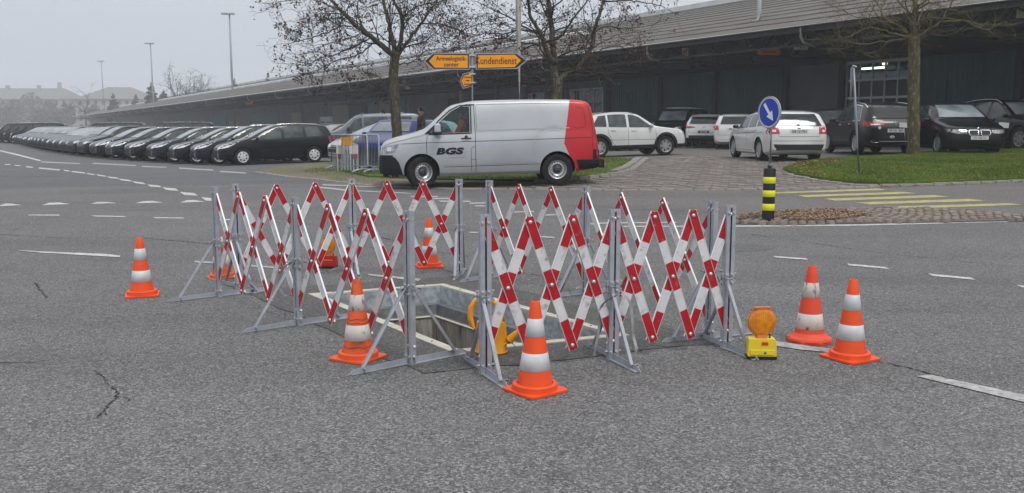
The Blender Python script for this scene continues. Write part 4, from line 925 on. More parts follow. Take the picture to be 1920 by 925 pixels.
def std_car(c, root, kit):
    """lamps, glass, seams and trim shared by the cars"""
    c.body(root); k = kit; g = k.get('glass', 'glass_tint')
    for w in k['side']:
        for v in 'LR': c.patch('window', v, c.window_poly(*w), g, root, off=.006, th=.02)
    if k.get('chrome'):
        mb = MB()
        for v in 'LR':
            a, b = k['side'][0], k['side'][-1]; P = c.window_poly(a[0] - .03, b[1] + .04, a[2] - .03, b[3] + .05, gap=.075, bg_=.005, n=24); c.line(mb, v, P + [P[0]], .02, .009)
        mb.build('window_trim', 'chrome', root)
    z0, z1, y0, y1 = k['wind']; n = 8
    poly = [(y0 * (2 * i / n - 1), z0 - .03 * (1 - (2 * i / n - 1)**2) * 0 + .05 * (2 * i / n - 1)**2 * 0) for i in range(n + 1)] + [(y1 * (1 - 2 * i / n), z1 + .015 * (1 - (1 - 2 * i / n)**2)) for i in range(n + 1)]
    c.patch('windshield', 'F', poly, 'glass_wind', root, off=.012, th=.04, step=.06)
    z0, z1, y0, y1 = k['rear']
    poly = [(y0 * (2 * i / n - 1), z0) for i in range(n + 1)] + [(y1 * (1 - 2 * i / n), z1) for i in range(n + 1)]
    c.patch('rear_window', 'B', poly, 'glass_dark' if k.get('rear_dark', 1) else g, root, off=.022, th=.05, step=.05)
    for sd in (1, -1):
        c.patch('headlight', 'F', [(y * sd, z) for y, z in k['head']], k.get('headm', 'lamp_glass'), root, off=.006, th=.03, step=.06)
        c.patch('tail_light', 'B', [(y * sd, z) for y, z in k['tail']], 'tail_red', root, off=.008, th=.03, step=.06)
        if 'tail_side' in k: c.patch('tail_light', 'L' if sd > 0 else 'R', k['tail_side'], 'tail_red', root, off=.008, th=.03, step=.06)
        if 'fog' in k: c.patch('fog_lamp', 'F', [(y * sd, z) for y, z in k['fog']], 'black_plastic', root, off=.005, th=.02, step=.06)
        if 'head_side' in k: c.patch('headlight', 'L' if sd > 0 else 'R', k['head_side'], k.get('headm', 'lamp_glass'), root, off=.006, th=.02, step=.06)
    if 'grille' in k: c.patch('grille', 'F', k['grille'], 'black_plastic', root, off=.004, th=.02)
    if 'intake' in k: c.patch('intake', 'F', k['intake'], 'black_plastic', root, off=.004, th=.02)
    if 'diffuser' in k: c.patch('rear_bumper_insert', 'B', k['diffuser'], 'black_plastic', root, off=.006, th=.02)
    mb = MB()
    for v in 'LR':
        for P in k['seams']: c.line(mb, v, P)
    for P in k.get('seams_back', []): c.line(mb, 'B', P)
    for P in k.get('seams_top', []): c.line(mb, 'T', P)
    mb.build('panel_gap', 'seam', root)
    for hx, hz in k['handles']:
        for v, sd in (('L', 1), ('R', -1)):
            p, n_, d = c.hit(v, hx, hz); h = MB(); h.tube([p + Vector((-.09, sd * .005, 0)), p + Vector((-.07, sd * .03, .002)), p + Vector((.07, sd * .03, .002)), p + Vector((.09, sd * .005, 0))], .011, 6); h.build('door_handle', k.get('handlem', c.paint), root)
    mirror_part(root, *k['mirror'], k.get('mirrorm', c.paint))
    if k.get('rails'):
        for sd in (1, -1):
            r = MB(); x0, x1 = k['rails']; xs = np.linspace(x0, x1, 9); P = []
            for i, x in enumerate(xs):
                sec = c.section(x); y, z = sec[-5][0], sec[-5][1]; P.append((x, sd * y, z + (.045 if 0 < i < 8 else .0)))
            r.tube(P, .014, 8); r.build('roof_rail', k.get('railm', 'chrome'), root)
    if 'plate_b' in k:
        y, z, txt = k['plate_b']; p, n_, d = c.hit('B', y, z); b = MB(); pm_ = k.get('platem', 'plate_white'); b.box((p.x + .012, y, z), (.012, .5, .11)); pb = b.build('number_plate', pm_, root)
        if txt: text_obj('lettering', txt, .095, 'plate_black' if pm_ == 'plate_white' else 'plate_white', pb, basis((p.x + .0195, y, z), (0, 1, 0), (0, 0, 1)), bold=.002)
    if 'plate_f' in k:
        y, z, txt = k['plate_f']; p, n_, d = c.hit('F', y, z); b = MB(); b.box((p.x - .012, y, z), (.012, .5, .1)); pb = b.build('number_plate', 'plate_white', root)
        if txt: text_obj('lettering', txt, .08, 'plate_black', pb, basis((p.x - .0195, y, z), (0, -1, 0), (0, 0, 1)))
    if c.clad:
        ar = MB()
        for wx in c.wheels:
            for v in 'LR': c.line(ar, v, [(wx + (c.wr + .085) * math.cos(a), c.wr + .02 + (c.wr + .085) * math.sin(a)) for a in np.linspace(-.25, math.pi + .25, 26)], .075, .014)
        tag(ar.build('arch_trim', 'black_plastic', root), kind='stuff')
    c.wheel_set(root, *k['wheel'])
def car_root(label, nose, tail, L, group=None, cat='car', z=None):
    """Empty on the ground; +x of the car runs from nose to tail"""
    nose, tail = Vector(nose), Vector(tail); d = (tail - nose).normalized(); a = math.atan2(d.y, d.x); root = thing('parked_car', label, cat, nose, a, group)
    t = nose + d * L; dz = terrain(t.x, t.y) - terrain(nose.x, nose.y); root.rotation_euler = (0, -math.atan2(dz, L), a); root.location.z = terrain(nose.x, nose.y) + .012
    return root

# --- shapes
def wagon(p='paint_black', L=4.5, W=1.81, H=1.52, wr=.315):
    return Car(L, W, [(0, .56), (.05, .66), (.2, .76), (.6, .88), (.9, .955), (1.12, 1.01), (1.5, 1.19), (1.9, 1.37), (2.3, H - .03), (2.9, H), (3.7, H - .035), (4.1, H - .09), (4.28, 1.22), (4.4, 1.02), (4.47, .9), (L, .78)],
               [(0, .55), (.2, .7), (.7, .82), (1.2, .90), (2.5, .94), (3.6, .985), (4.3, 1.0), (L, .74)],
               [(0, .55), (.03, .7), (.1, .82), (.25, .92), (.6, .985), (1.2, 1), (3.2, 1), (4.0, .975), (4.35, .93), (4.47, .86), (L, .8)],
               [(0, .36), (.05, .26), (.2, .2), (.6, .17), (3.8, .18), (4.3, .24), (L, .32)], (.88, 3.59), wr, paintm=p)
def wagon_kit(p, wheel=('cover', 7), **kw):
    k = dict(side=[(1.3, 2.36, 1.95, 2.36), (2.46, 3.2, 2.46, 3.16), (3.32, 3.98, 3.28, 3.78)], wind=(1.03, 1.44, .68, .53), rear=(1.06, 1.38, .58, .5),
             head=[(.36, .62), (.6, .60), (.82, .69), (.88, .86), (.74, .85), (.48, .73)], head_side=[(.10, .63), (.36, .68), (.80, .895), (.6, .89), (.25, .79)], tail=[(.66, .78), (.86, .78), (.84, 1.0), (.68, 1.0)], tail_side=[(4.3, .84), (4.44, .82), (4.40, 1.0), (4.32, 1.0)],
             grille=[(-.5, .56), (.5, .56), (.42, .66), (-.42, .66)], intake=[(-.80, .24), (.80, .24), (.84, .40), (.80, .54), (-.80, .54), (-.84, .40)], fog=[(.55, .32), (.78, .34), (.74, .5), (.6, .46)], diffuser=[(-.6, .28), (.6, .28), (.62, .42), (-.62, .42)],  # intake enlarged over the bumper in black to darken the reflecting nose
             seams=[[(1.28, .3), (1.26, .6), (1.3, .88)], [(2.41, .3), (2.41, .95)], [(3.0, .3), (3.12, .42), (3.24, .75), (3.26, .96)], [(1.3, .3), (3.0, .3)], [(1.3, .78), (2.4, .81), (3.9, .84)]],
             seams_back=[[(-.62, 1.0), (-.66, .6), (.66, .6), (.62, 1.0)]], handles=[(2.2, .86), (3.08, .88)], mirror=(1.42, .86, .99, .85), rails=(2.3, 3.95), wheel=wheel)
    k.update(kw); return k
def mpv(p, L=4.34, W=1.8, H=1.60, wr=.33, clad=0):
    return Car(L, W, [(0, .62), (.05, .74), (.2, .84), (.6, .95), (.95, 1.03), (1.15, 1.08), (1.5, 1.3), (1.9, 1.49), (2.2, H - .02), (2.8, H), (3.6, H - .03), (3.95, H - .08), (4.1, 1.3), (4.22, 1.08), (4.3, .95), (L, .8)],
               [(0, .56), (.2, .74), (.7, .87), (1.2, .95), (2.5, .99), (3.6, 1.04), (4.1, 1.05), (L, .76)],
               [(0, .58), (.03, .72), (.1, .84), (.25, .93), (.6, .985), (1.2, 1), (3.1, 1), (3.9, .97), (4.18, .93), (4.3, .88), (L, .82)],
               [(0, .34), (.05, .25), (.2, .2), (.6, .18), (3.7, .19), (4.1, .26), (L, .4)], (.86, 3.53), wr, paintm=p, clad=clad)
def mpv_kit(p, **kw):
    k = dict(side=[(1.32, 2.3, 1.85, 2.3), (2.4, 3.1, 2.4, 3.08), (3.22, 3.72, 3.2, 3.55)], wind=(1.13, 1.5, .68, .55), rear=(1.1, 1.44, .62, .54),
             head=[(.42, .68), (.6, .66), (.8, .74), (.84, .84), (.6, .79), (.42, .75)], tail=[(.62, .84), (.86, .84), (.85, 1.04), (.66, 1.04)], tail_side=[(4.0, .88), (4.24, .86), (4.2, 1.03), (4.02, 1.05)],
             grille=[(-.3, .66), (.3, .66), (.28, .76), (-.28, .76)], intake=[(-.80, .26), (.80, .26), (.84, .42), (.8, .54), (-.8, .54), (-.84, .42)], diffuser=[(-.62, .28), (.62, .28), (.64, .44), (-.64, .44)],  # black intake widened across the bumper to cut light reflected by the nose
             seams=[[(1.24, .32), (1.22, .6), (1.26, .92)], [(2.35, .32), (2.35, 1.0)], [(2.9, .32), (3.0, .42), (3.14, .78), (3.16, 1.02)], [(1.26, .32), (2.9, .32)], [(1.26, .82), (3.8, .9)]],
             seams_back=[[(-.66, 1.04), (-.68, .62), (.68, .62), (.66, 1.04)]], handles=[(2.14, .91), (2.96, .93)], mirror=(1.42, .86, 1.05, .85), wheel=('alloy', 5))
    k.update(kw); return k
def suv(p, L=4.43, W=1.81, H=1.64, wr=.355, clad=.42, cladm='black_plastic'):
    return Car(L, W, [(0, .70), (.05, .84), (.2, .93), (.6, 1.0), (1.0, 1.05), (1.22, 1.09), (1.6, 1.33), (1.95, 1.53), (2.25, H - .02), (2.8, H), (3.5, H - .05), (3.9, H - .13), (4.12, 1.34), (4.28, 1.12), (4.36, 1.0), (L, .85)],
               [(0, .62), (.2, .83), (.7, .93), (1.2, .99), (2.5, 1.03), (3.6, 1.07), (4.1, 1.08), (L, .8)],
               [(0, .62), (.03, .76), (.1, .86), (.25, .94), (.6, .985), (1.2, 1), (3.1, 1), (3.9, .975), (4.2, .94), (4.35, .89), (L, .84)],
               [(0, .42), (.05, .34), (.2, .28), (.6, .25), (3.8, .26), (4.2, .32), (L, .45)], (.9, 3.5), wr, paintm=p, clad=clad, cladm=cladm)
def suv_kit(p, **kw):
    k = dict(side=[(1.4, 2.34, 1.92, 2.34), (2.44, 3.14, 2.44, 3.14), (3.22, 3.78, 3.22, 3.5)], wind=(1.14, 1.54, .68, .56), rear=(1.12, 1.5, .62, .54),
             head=[(.48, .74), (.68, .73), (.84, .80), (.86, .9), (.68, .9), (.5, .86)], head_side=[(.14, .8), (.3, .78), (.46, .88), (.44, .93), (.3, .94), (.16, .88)], tail=[(.62, .9), (.87, .88), (.86, 1.02), (.64, 1.06)], tail_side=[(4.02, .92), (4.3, .9), (4.3, 1.02), (4.04, 1.07)],
             grille=[(-.46, .74), (.46, .74), (.46, .86), (-.46, .86)], intake=[(-.55, .42), (.55, .42), (.5, .6), (-.5, .6)], diffuser=[(-.66, .34), (.66, .34), (.68, .58), (-.68, .58)],
             seams=[[(1.3, .42), (1.28, .62), (1.32, .97)], [(2.39, .42), (2.39, 1.04)], [(2.9, .42), (2.98, .5), (3.16, .84), (3.18, 1.07)], [(1.32, .6), (3.1, .62)]],
             seams_back=[[(-.66, 1.06), (-.68, .7), (.68, .7), (.66, 1.06)]], handles=[(2.18, .94), (2.98, .96)], mirror=(1.5, .86, 1.1, .95), rails=(2.1, 3.95), railm='black_plastic', wheel=('alloy', 7))
    k.update(kw); return k
def turn(root, d): pass

# --- vans
def van_shape(p, L=4.9, W=1.9, H=1.97, wr=.345):
    return Car(L, W, [(0, .72), (.04, .92), (.12, 1.03), (.35, 1.12), (.75, 1.22), (.98, 1.30), (1.3, 1.56), (1.6, 1.80), (1.82, H - .06), (2.1, H - .015), (3.0, H), (4.3, H - .02), (4.6, H - .06), (4.7, H - .16), (4.78, 1.4), (4.84, 1.0), (L - .01, .7), (L, .6)],
               [(0, .62), (.12, .9), (.5, 1.02), (1.1, 1.13), (2.0, 1.16), (4.6, 1.17), (4.75, 1.1), (L, .55)],
               [(0, .66), (.03, .76), (.1, .86), (.25, .94), (.55, .985), (1.1, 1), (4.5, 1), (4.7, .98), (4.84, .95), (L, .92)],
               [(0, .36), (.05, .27), (.3, .24), (3.9, .26), (4.5, .3), (L, .38)], (.93, 3.93), wr, tum=.13, paintm=p)
def mk_minibus(r, p='paint_black'):
    c = van_shape(p); c.body(r)
    for w in [(1.25, 2.0, 1.62, 2.0), (2.1, 3.2, 2.1, 3.2), (3.3, 4.4, 3.3, 4.3)]:
        for v in 'LR': c.patch('window', v, c.window_poly(*w, gap=.16), 'glass_tint', r, off=.006)
    c.patch('windshield', 'F', [(-.74, 1.33), (.74, 1.33), (.66, 1.82), (-.66, 1.82)], 'glass_wind', r, off=.006, th=.03)
    c.patch('rear_window', 'B', [(-.7, 1.2), (.7, 1.2), (.66, 1.7), (-.66, 1.7)], 'glass_dark', r, off=.006, th=.03)
    for sd in (1, -1):
        c.patch('headlight', 'F', [(sd * .5, .86), (sd * .82, .84), (sd * .86, 1.02), (sd * .56, .98)], 'lamp_glass', r, off=.006, step=.06); c.patch('tail_light', 'B', [(sd * .8, .8), (sd * .92, .8), (sd * .92, 1.2), (sd * .8, 1.2)], 'tail_red', r, off=.006)
    c.patch('bumper', 'F', [(-.85, .36), (.85, .36), (.85, .62), (-.85, .62)], 'bumper_dark', r, off=.012)
    mirror_part(r, 1.35, .95, 1.3, 1.0, 'black_plastic'); c.wheel_set(r, 'steel', 16)
    m = MB()
    for x in (.15, 1.9, 3.9): m.box((2.0 + x * .5, 0, 1.99), (.04, 1.3, .03))
    m.build('roof_bar', 'roof_band', r)
GB = 'dark minibuses in the hazy back row'
# --- front row: estate cars, then people carriers, parked nose to the road
FR = [(405, 311), (352, 309), (300, 306), (250, 303), (205, 300), (165, 296.5), (128, 292), (98, 287), (74, 282), (52, 277), (36, 272.5), (20, 269), (4, 266), (-14, 263)]
FG = [gp(*p) for p in FR]
def along(pts, d):
    for a, b in zip(pts, pts[1:]):
        l = (Vector(b) - Vector(a)).length
        if d <= l: return Vector(a).lerp(Vector(b), d / l)
        d -= l
    return Vector(pts[-1])
total = sum((b - a).length for a, b in zip(FG, FG[1:]))
GR1 = 'cars parked nose out in the long row before the hall'
proto = {}
def spawn(kind, key, label, nose, head, group, mk_):
    """first of a kind is built, the others are copies that share its meshes"""
    d = Vector((math.cos(head), math.sin(head), 0)); nose = Vector(nose)
    if (kind, key) not in proto:
        r = car_root(label, nose, nose + d, 4.4, group); mk_(r); proto[kind, key] = r
        CHILDREN[r.name] = list(r.children)
        for ch in r.children: CHILDREN[ch.name] = list(ch.children)
        return r
    r0 = proto[kind, key]; r = r0.copy(); COL.objects.link(r)
    for ch in CHILDREN[r0.name]:
        c = ch.copy(); COL.objects.link(c); c.parent = r
        for g_ in CHILDREN[ch.name]: e = g_.copy(); COL.objects.link(e); e.parent = c
    r.location = (nose.x, nose.y, terrain(nose.x, nose.y) + .012); r.rotation_euler = (0, 0, head); r['label'] = label; r['group'] = group
    return r
def mk_wagon(p):
    def f(r):
        c = wagon(p); std_car(c, r, wagon_kit(p))
        mb = MB()
        for v in 'LR': c.line(mb, v, [(1.5, .52), (2.38, .54)], .03, .012); c.line(mb, v, [(2.46, .545), (3.05, .56)], .03, .012)
        mb.build('rub_strip', 'black_plastic', r)
        for sd in (1, -1): c.patch('fog_surround', 'F', [(sd * .52, .30), (sd * .56, .30), (sd * .62, .5), (sd * .58, .5)], 'chrome', r, off=.012, th=.01, step=.05)
    return f
HEAD = math.atan2(.52, .854)      # noses towards the road: the tail lies this way
nth = ['second', 'third', 'fourth', 'fifth', 'sixth', 'seventh', 'eighth', 'ninth', 'tenth', 'eleventh', 'twelfth', 'thirteenth', 'fourteenth']
d = 0; i = 0; heads = R(59)
while d < total - 1 and i < 40:
    p = along(FG, d); q = along(FG, min(d + 2.6, total)); dr = (q - p).normalized() if (q - p).length > .1 else Vector((-.5, .866, 0))
    h = R(lerp(26, 56, min(1, i / 13)))
    if i < 12 or (i % 7 in (2, 4)):
        kind, kp = 'wagon', ('paint_black', 'paint_navy')[i % 2] 
    else: kind, kp = 'mpv', ('paint_navy', 'paint_black')[i % 2]
    if i == 0: lb = 'black estate car with white wheel covers, nearest of the long row'
    elif i < 12: lb = 'dark estate car in the long front row, %s from its near end' % nth[i - 1]
    elif kind == 'wagon': lb = 'dark estate car deeper in the long row before the hall'
    else: lb = 'dark people carrier far along the front row in the haze'
    if i in (7, 8): kind, kp, lb = 'mpv', 'paint_black', 'taller black people carrier standing in the long row of estate cars, %s of two' % ('nearer', 'farther')[i - 7]
    spawn(kind, kp, lb, p, h, GR1, mk_wagon(kp) if kind == 'wagon' else (lambda r, kp=kp: std_car(mpv(kp), r, mpv_kit(kp))))
    d += 2.3 + (.25 if i > 4 else 0) + (.9 if i > 20 else 0); i += 1
N_FRONT = i
# second row behind, roofs only
base = FG[0] + Vector((math.cos(R(30)), math.sin(R(30)), 0)) * 5.6
rowd = Vector((-.5, .866, 0))
for k in range(16):
    p = base + rowd * (2.6 * k); kind = ('mpv', 'wagon', 'mpv')[k % 3]; kp = ('paint_navy', 'paint_black')[k % 2] if kind == 'mpv' else ('paint_black', 'paint_navy')[k % 2]
    spawn(kind, kp, ('car of the second row, %s from its near end, roof showing above the front row' % (['first'] + nth)[k] if k < 7 else 'car deeper in the second row whose roof shows above the dark front row'), p, R(lerp(40, 56, k / 15)), 'cars of the second row before the hall', mk_wagon(kp) if kind == 'wagon' else (lambda r, kp=kp: std_car(mpv(kp), r, mpv_kit(kp))))

for k, (px, Yv, lb) in enumerate([(30, 86, 0), (17, 88.5, 0), (4, 91, 0), (-9, 93.5, 0), (171, 80, 1), (159, 82, 1), (147, 84, 1), (291, 74, 2), (279, 76, 2), (267, 78, 2)]):
    X = (px - 960) / FOC * Yv; spawn('minibus', 'b', ['dark minibus in the hazy cluster at the far left edge', 'dark minibus of the middle cluster above the long front row', 'dark minibus of the nearest cluster above the long front row'][lb], (X, Yv, 0), R(13), GB, mk_minibus)

# --- silver van with red tail
class BGSVan(Car):
    def hook(s, bm):
        G = lambda: bm.verts[:] + bm.edges[:] + bm.faces[:]
        bmesh.ops.bisect_plane(bm, geom=G(), plane_co=(4.08, 0, .92), plane_no=Vector((1.05, 0, -.17)).normalized())
        bmesh.ops.bisect_plane(bm, geom=G(), plane_co=(4.08, 0, .92), plane_no=Vector((.2, 0, .09)).normalized())
        bmesh.ops.bisect_plane(bm, geom=G(), plane_co=(0, 0, .92), plane_no=(0, 0, 1))
        for f in bm.faces:
            c = f.calc_center_median()
            edge = 4.08 + (c.z - .92) * (.17 / 1.05) if c.z > .92 else 4.08 + (.92 - c.z) * (.09 / .2)
            if c.x > edge - .001: f.material_index = 2
vn = gp(722, 349); vt = gp(1121, 351.5); vd = (vt - vn).normalized()
vn = at(717, 350, 20.8); vt = at(1121, 350, 21.2); vn.z = vt.z = 0; vd = (vt - vn).normalized()
r = car_root('silver panel van with red tail and black lettering on the door', vn, vt, 4.9, cat='van'); r.name = 'panel_van'
v0 = van_shape('paint_silver', H=1.91); v = BGSVan.__new__(BGSVan); v.__dict__.update(v0.__dict__)
# cabin: window tunnels, windscreen opening, hollow inside
def cutter(poly, y0, y1, m='seat_grey'):
    q = MB(); q.prism(poly, (0, y0, 0), (1, 0, 0), (0, 0, 1), -(y1 - y0)); me = q.mesh('cut', [m]); bm = bmesh.new(); bm.from_mesh(me); bmesh.ops.recalc_face_normals(bm, faces=bm.faces); bm.to_mesh(me); bm.free(); return me
wp = [(1.14, 1.185), (2.0, 1.2), (2.0, 1.76), (1.80, 1.76), (1.6, 1.66), (1.35, 1.44)]
v.loft()      # fills the ray-cast tree
cab = cutter([(1.12, .75), (2.12, .75), (2.12, 1.81), (1.92, 1.81), (1.62, 1.69), (1.3, 1.44), (1.12, 1.28)], -.80, .80)
sidec = cutter(wp, -1.2, 1.2)
wq = MB(); wsv = [(.90, -.72, 1.31), (.90, .72, 1.31), (1.56, .62, 1.81), (1.56, -.62, 1.81)]; wdir = Vector((.63, 0, -.77)).normalized()
vs_ = [Vector(p) - wdir * .16 for p in wsv] + [Vector(p) + wdir * .45 for p in wsv]; wq.add(vs_, [(3, 2, 1, 0), (4, 5, 6, 7), (0, 1, 5, 4), (1, 2, 6, 5), (2, 3, 7, 6), (3, 0, 4, 7)])
wme = wq.mesh('cut', ['seat_grey']); bm = bmesh.new(); bm.from_mesh(wme); bmesh.ops.recalc_face_normals(bm, faces=bm.faces); bm.to_mesh(wme); bm.free()
_l = v.loft
def loft2():
    me = _l(); return me
v.loft = loft2
body = v.body(r, [cab, sidec, wme])
for sd in 'LR': v.patch('window', sd, [(1.13, 1.175), (2.01, 1.19), (2.01, 1.77), (1.79, 1.77), (1.59, 1.67), (1.34, 1.45)], 'pane_clear', r, off=-.004, th=.006)
v.patch('windshield', 'F', [(-.74, 1.30), (.74, 1.30), (.64, 1.80), (-.64, 1.80)], 'pane_clear', r, off=.002, th=.006)
mb = MB()
for sd in 'LR': v.line(mb, sd, [(1.10, 1.165), (2.03, 1.18), (2.03, 1.785), (1.785, 1.785), (1.57, 1.68), (1.32, 1.46), (1.10, 1.165)], .028, .004)
mb.build('window_seal', 'black_plastic', r)
for sd in 'LR': v.patch('mirror_base', sd, [(1.0, 1.17), (1.3, 1.18), (1.34, 1.30), (1.24, 1.38)], 'black_plastic', r, off=.006)
v.patch('rear_window', 'B', [(-.72, 1.2), (.72, 1.2), (.68, 1.72), (-.68, 1.72)], 'glass_dark', r, off=.006, th=.03)
v.patch('grille', 'F', [(-.5, .79), (.5, .79), (.52, .90), (-.52, .90)], 'black_plastic', r, off=.004, th=.02, step=.05)
mb = MB()
for z in (.80, .845, .89): v.line(mb, 'F', [(-.5, z), (.5, z)], .012, .02)
mb.build('grille_bar', 'chrome', r)
em = MB(); p, _, _ = v.hit('F', 0, .845); em.lathe([(0, .01), (.06, .008), (.065, 0)], 20, M=Matrix.Rotation(R(-90), 3, 'Y'), c=(p.x - .012, 0, .845)); em.lathe([(.075, .0), (.078, .012), (.066, .012)], 20, M=Matrix.Rotation(R(-90), 3, 'Y'), c=(p.x - .012, 0, .845)); em.build('emblem', 'chrome', r)
for s in (1, -1):
    v.patch('headlight', 'F', [(s * .50, .77), (s * .74, .74), (s * .87, .76), (s * .90, .92), (s * .7, .93), (s * .52, .91)], 'lamp_glass_dark', r, off=.006, th=.03, step=.06)
    hl = v.patch('headlight', 'L' if s > 0 else 'R', [(.14, .76), (.34, .78), (.46, .97), (.3, .955), (.14, .92)], 'lamp_glass_dark', r, off=.006, th=.02, step=.05)
    v.patch('lamp_reflector', 'L' if s > 0 else 'R', [(.18, .82), (.27, .82), (.29, .91), (.19, .9)], 'chrome', r, off=.009, th=.004, step=.05)
    v.patch('side_bumper', 'L' if s > 0 else 'R', [(.02, .25), (.52, .24), (.50, .36), (.47, .46), (.44, .56), (.36, .67), (.28, .72), (.02, .72)], 'bumper_dark', r, off=.014, th=.03, step=.06)
    v.patch('rear_bumper', 'L' if s > 0 else 'R', [(4.42, .34), (4.88, .36), (4.885, .55), (4.36, .56), (4.39, .44)], 'bumper_dark', r, off=.016, th=.03, step=.06)
    v.patch('tail_light', 'B', [(s * .78, .82), (s * .86, .82), (s * .85, 1.22), (s * .78, 1.22)], 'tail_red', r, off=.006)
    v.patch('tail_light', 'L' if s > 0 else 'R', [(4.72, .80), (4.82, .80), (4.78, 1.20), (4.71, 1.20)], 'tail_red', r, off=.008, th=.01, step=.06)
    v.patch('corner_trim', 'L' if s > 0 else 'R', [(4.72, .56), (4.87, .56), (4.86, .775), (4.73, .775)], 'bumper_dark', r, off=.009, th=.01, step=.06)
v.patch('front_bumper', 'F', [(-.88, .26), (.88, .26), (.9, .73), (-.9, .73)], 'bumper_dark', r, off=.016, th=.03, step=.07)
bb = MB(); bb.box((4.93, 0, .46), (.14, 1.72, .2)); o = bb.build('rear_bumper', 'bumper_dark', r); md = o.modifiers.new('b', 'BEVEL'); md.width = .03; md.segments = 3
mb = MB()
for z in (.42, .48, .54, .60, .66): v.line(mb, 'F', [(-.8, z), (.8, z)], .014, .022)
for z in (.34, .40, .46, .56): [v.line(mb, sd, [(.04, z), (.3, z)], .014, .02) for sd in 'LR']
mb.build('bumper_slot', 'seam', r)
mb = MB()
for sd in 'LR':
    v.line(mb, sd, [(1.07, 1.15), (1.05, .98), (1.05, .64)], .011); v.line(mb, sd, [(2.10, 1.78), (2.12, 1.2), (2.12, .28)], .011); v.line(mb, sd, [(.48, .97), (1.05, .985), (2.12, 1.0), (3.6, 1.02), (4.72, 1.045)], .011)
    v.line(mb, sd, [(2.02, .30), (2.02, .62), (2.02, .84), (2.10, .9)], .008); v.line(mb, sd, [(2.02, .60), (2.12, .60)], .006); v.line(mb, sd, [(1.42, .45), (3.55, .48)], .009)
    v.line(mb, sd, [(4.64, 1.78), (4.72, 1.3), (4.72, .8)], .009); v.line(mb, sd, [(2.14, 1.74), (2.16, 1.80), (4.25, 1.81)], .006); v.line(mb, sd, [(2.14, 1.73), (2.15, 1.26)], .006)
    v.line(mb, sd, [(4.26, 1.30), (4.40, 1.24), (4.56, 1.28), (4.58, 1.4), (4.52, 1.68), (4.36, 1.73)], .008)
v.line(mb, 'T', [(.2, -.7), (.5, -.78), (.9, -.8)], .009); v.line(mb, 'T', [(.2, .7), (.5, .78), (.9, .8)], .009)
mb.build('panel_gap', 'seam', r)
hb_ = MB()
for sd, s in (('L', 1), ('R', -1)):
    v.line(hb_, sd, [(1.4, .50), (2.0, .51)], .02, .006); v.line(hb_, sd, [(2.14, .51), (3.5, .535)], .02, .006); v.line(hb_, sd, [(2.14, 1.235), (3.2, 1.25), (4.2, 1.26)], .02, .005)
hb_.build('side_moulding', 'paint_silver', r)
for s, sd in ((1, 'L'), (-1, 'R')):
    p, _, _ = v.hit(sd, 1.92, 1.07); h = MB(); h.tube([p + Vector((-.1, s * .004, 0)), p + Vector((-.08, s * .035, 0)), p + Vector((.08, s * .035, 0)), p + Vector((.1, s * .004, 0))], .014, 8); h.lathe([(.035, 0), (.03, .006), (0, .004)], 14, M=Matrix.Rotation(R(-90 * s), 3, 'X'), c=p + Vector((0, 0, .03))); h.build('door_handle', 'black_plastic', r)
    m = MB(); c = (1.30, s * 1.07, 1.30); m.box(c, (.15, .2, .2), taper=.85); o = m.build('mirror', 'paint_silver', r); md = o.modifiers.new('b', 'BEVEL'); md.width = .04; md.segments = 3
    a = MB(); a.bar((1.25, s * .93, 1.19), (1.29, s * 1.05, 1.205), .1, .04, (1, 0, 0)); a.box((1.31, s * 1.07, 1.2), (.15, .2, .03)); a.build('mirror_arm', 'black_plastic', r)
v.wheel_set(r, 'steel', 16, .215, steer=R(24))
# door lettering and rings (flat print on the near side)
near = 'L' if (r.matrix_world.to_3x3() @ Vector((0, 1, 0))).dot(-Vector(r.location)) > 0 else 'R'
bpy.context.view_layer.update(); near = 'L' if (r.matrix_world.to_3x3() @ Vector((0, 1, 0))).dot(-Vector(r.location)) > 0 else 'R'
sg = 1 if near == 'L' else -1
def decal(name, body_, size, x, z, m, **kw):
    p, n, d = v.hit(near, x, z); xx = Vector((-sg, 0, 0)) if sg > 0 else Vector((1, 0, 0)); yy = Vector((0, 0, 1))
    M = basis(p + Vector((0, sg * .006, 0)), xx, yy); return text_obj(name, body_, size, m, r, M, **kw)
if sg > 0: lx = lambda x: x
decal('lettering', 'BGS', .185, 1.54, .79, 'decal_black', sx=1.7, shear=.18, bold=.011, spacing=1.06, depth=.001)
decal('lettering', 'BAU LOGISTIK', .04, 1.72, .655, 'decal_black', shear=.2, depth=.001) if False else None
mb = MB(); v.line(mb, near, [(1.55, .655), (1.86, .66)], .012, .004); v.line(mb, near, [(1.16, .64), (1.19, .84)], .006, .004); v.line(mb, near, [(1.87, .66), (1.90, .9)], .006, .004); v.line(mb, near, [(1.37, .8), (1.39, .9)], .006, .004); v.line(mb, near, [(1.6, .8), (1.62, .9)], .006, .004)
mb.build('logo_line', 'decal_grey', r)
mb = MB()
for R0, w in ((.43, .018), (.47, .006), (.36, .006)):
    v.line(mb, near, [(3.84 + R0 * math.cos(a), .85 + R0 * math.sin(a)) for a in np.linspace(R(62), R(205), 26)], w, .004)
mb.build('stamp_ring', 'decal_line', r)
# seats and the driver
for y in (.42, -.42):
    s = MB(); s.box((1.98, y, 1.0), (.14, .5, .66)); s.box((1.72, y, .80), (.5, .5, .14)); s.box((1.99, y, 1.42), (.1, .26, .17)); o = s.build('seat', 'seat_grey', r); md = o.modifiers.new('b', 'BEVEL'); md.width = .03; md.segments = 2
db = MB(); db.box((1.16, 0, 1.06), (.34, 1.5, .2)); db.tube([(1.36 + .05 * math.sin(a), sg * .40 + .18 * math.cos(a), 1.16 + .17 * math.sin(a)) for a in np.linspace(0, 2 * math.pi, 21)], .014, 6); db.build('dashboard', 'seat_grey', r)

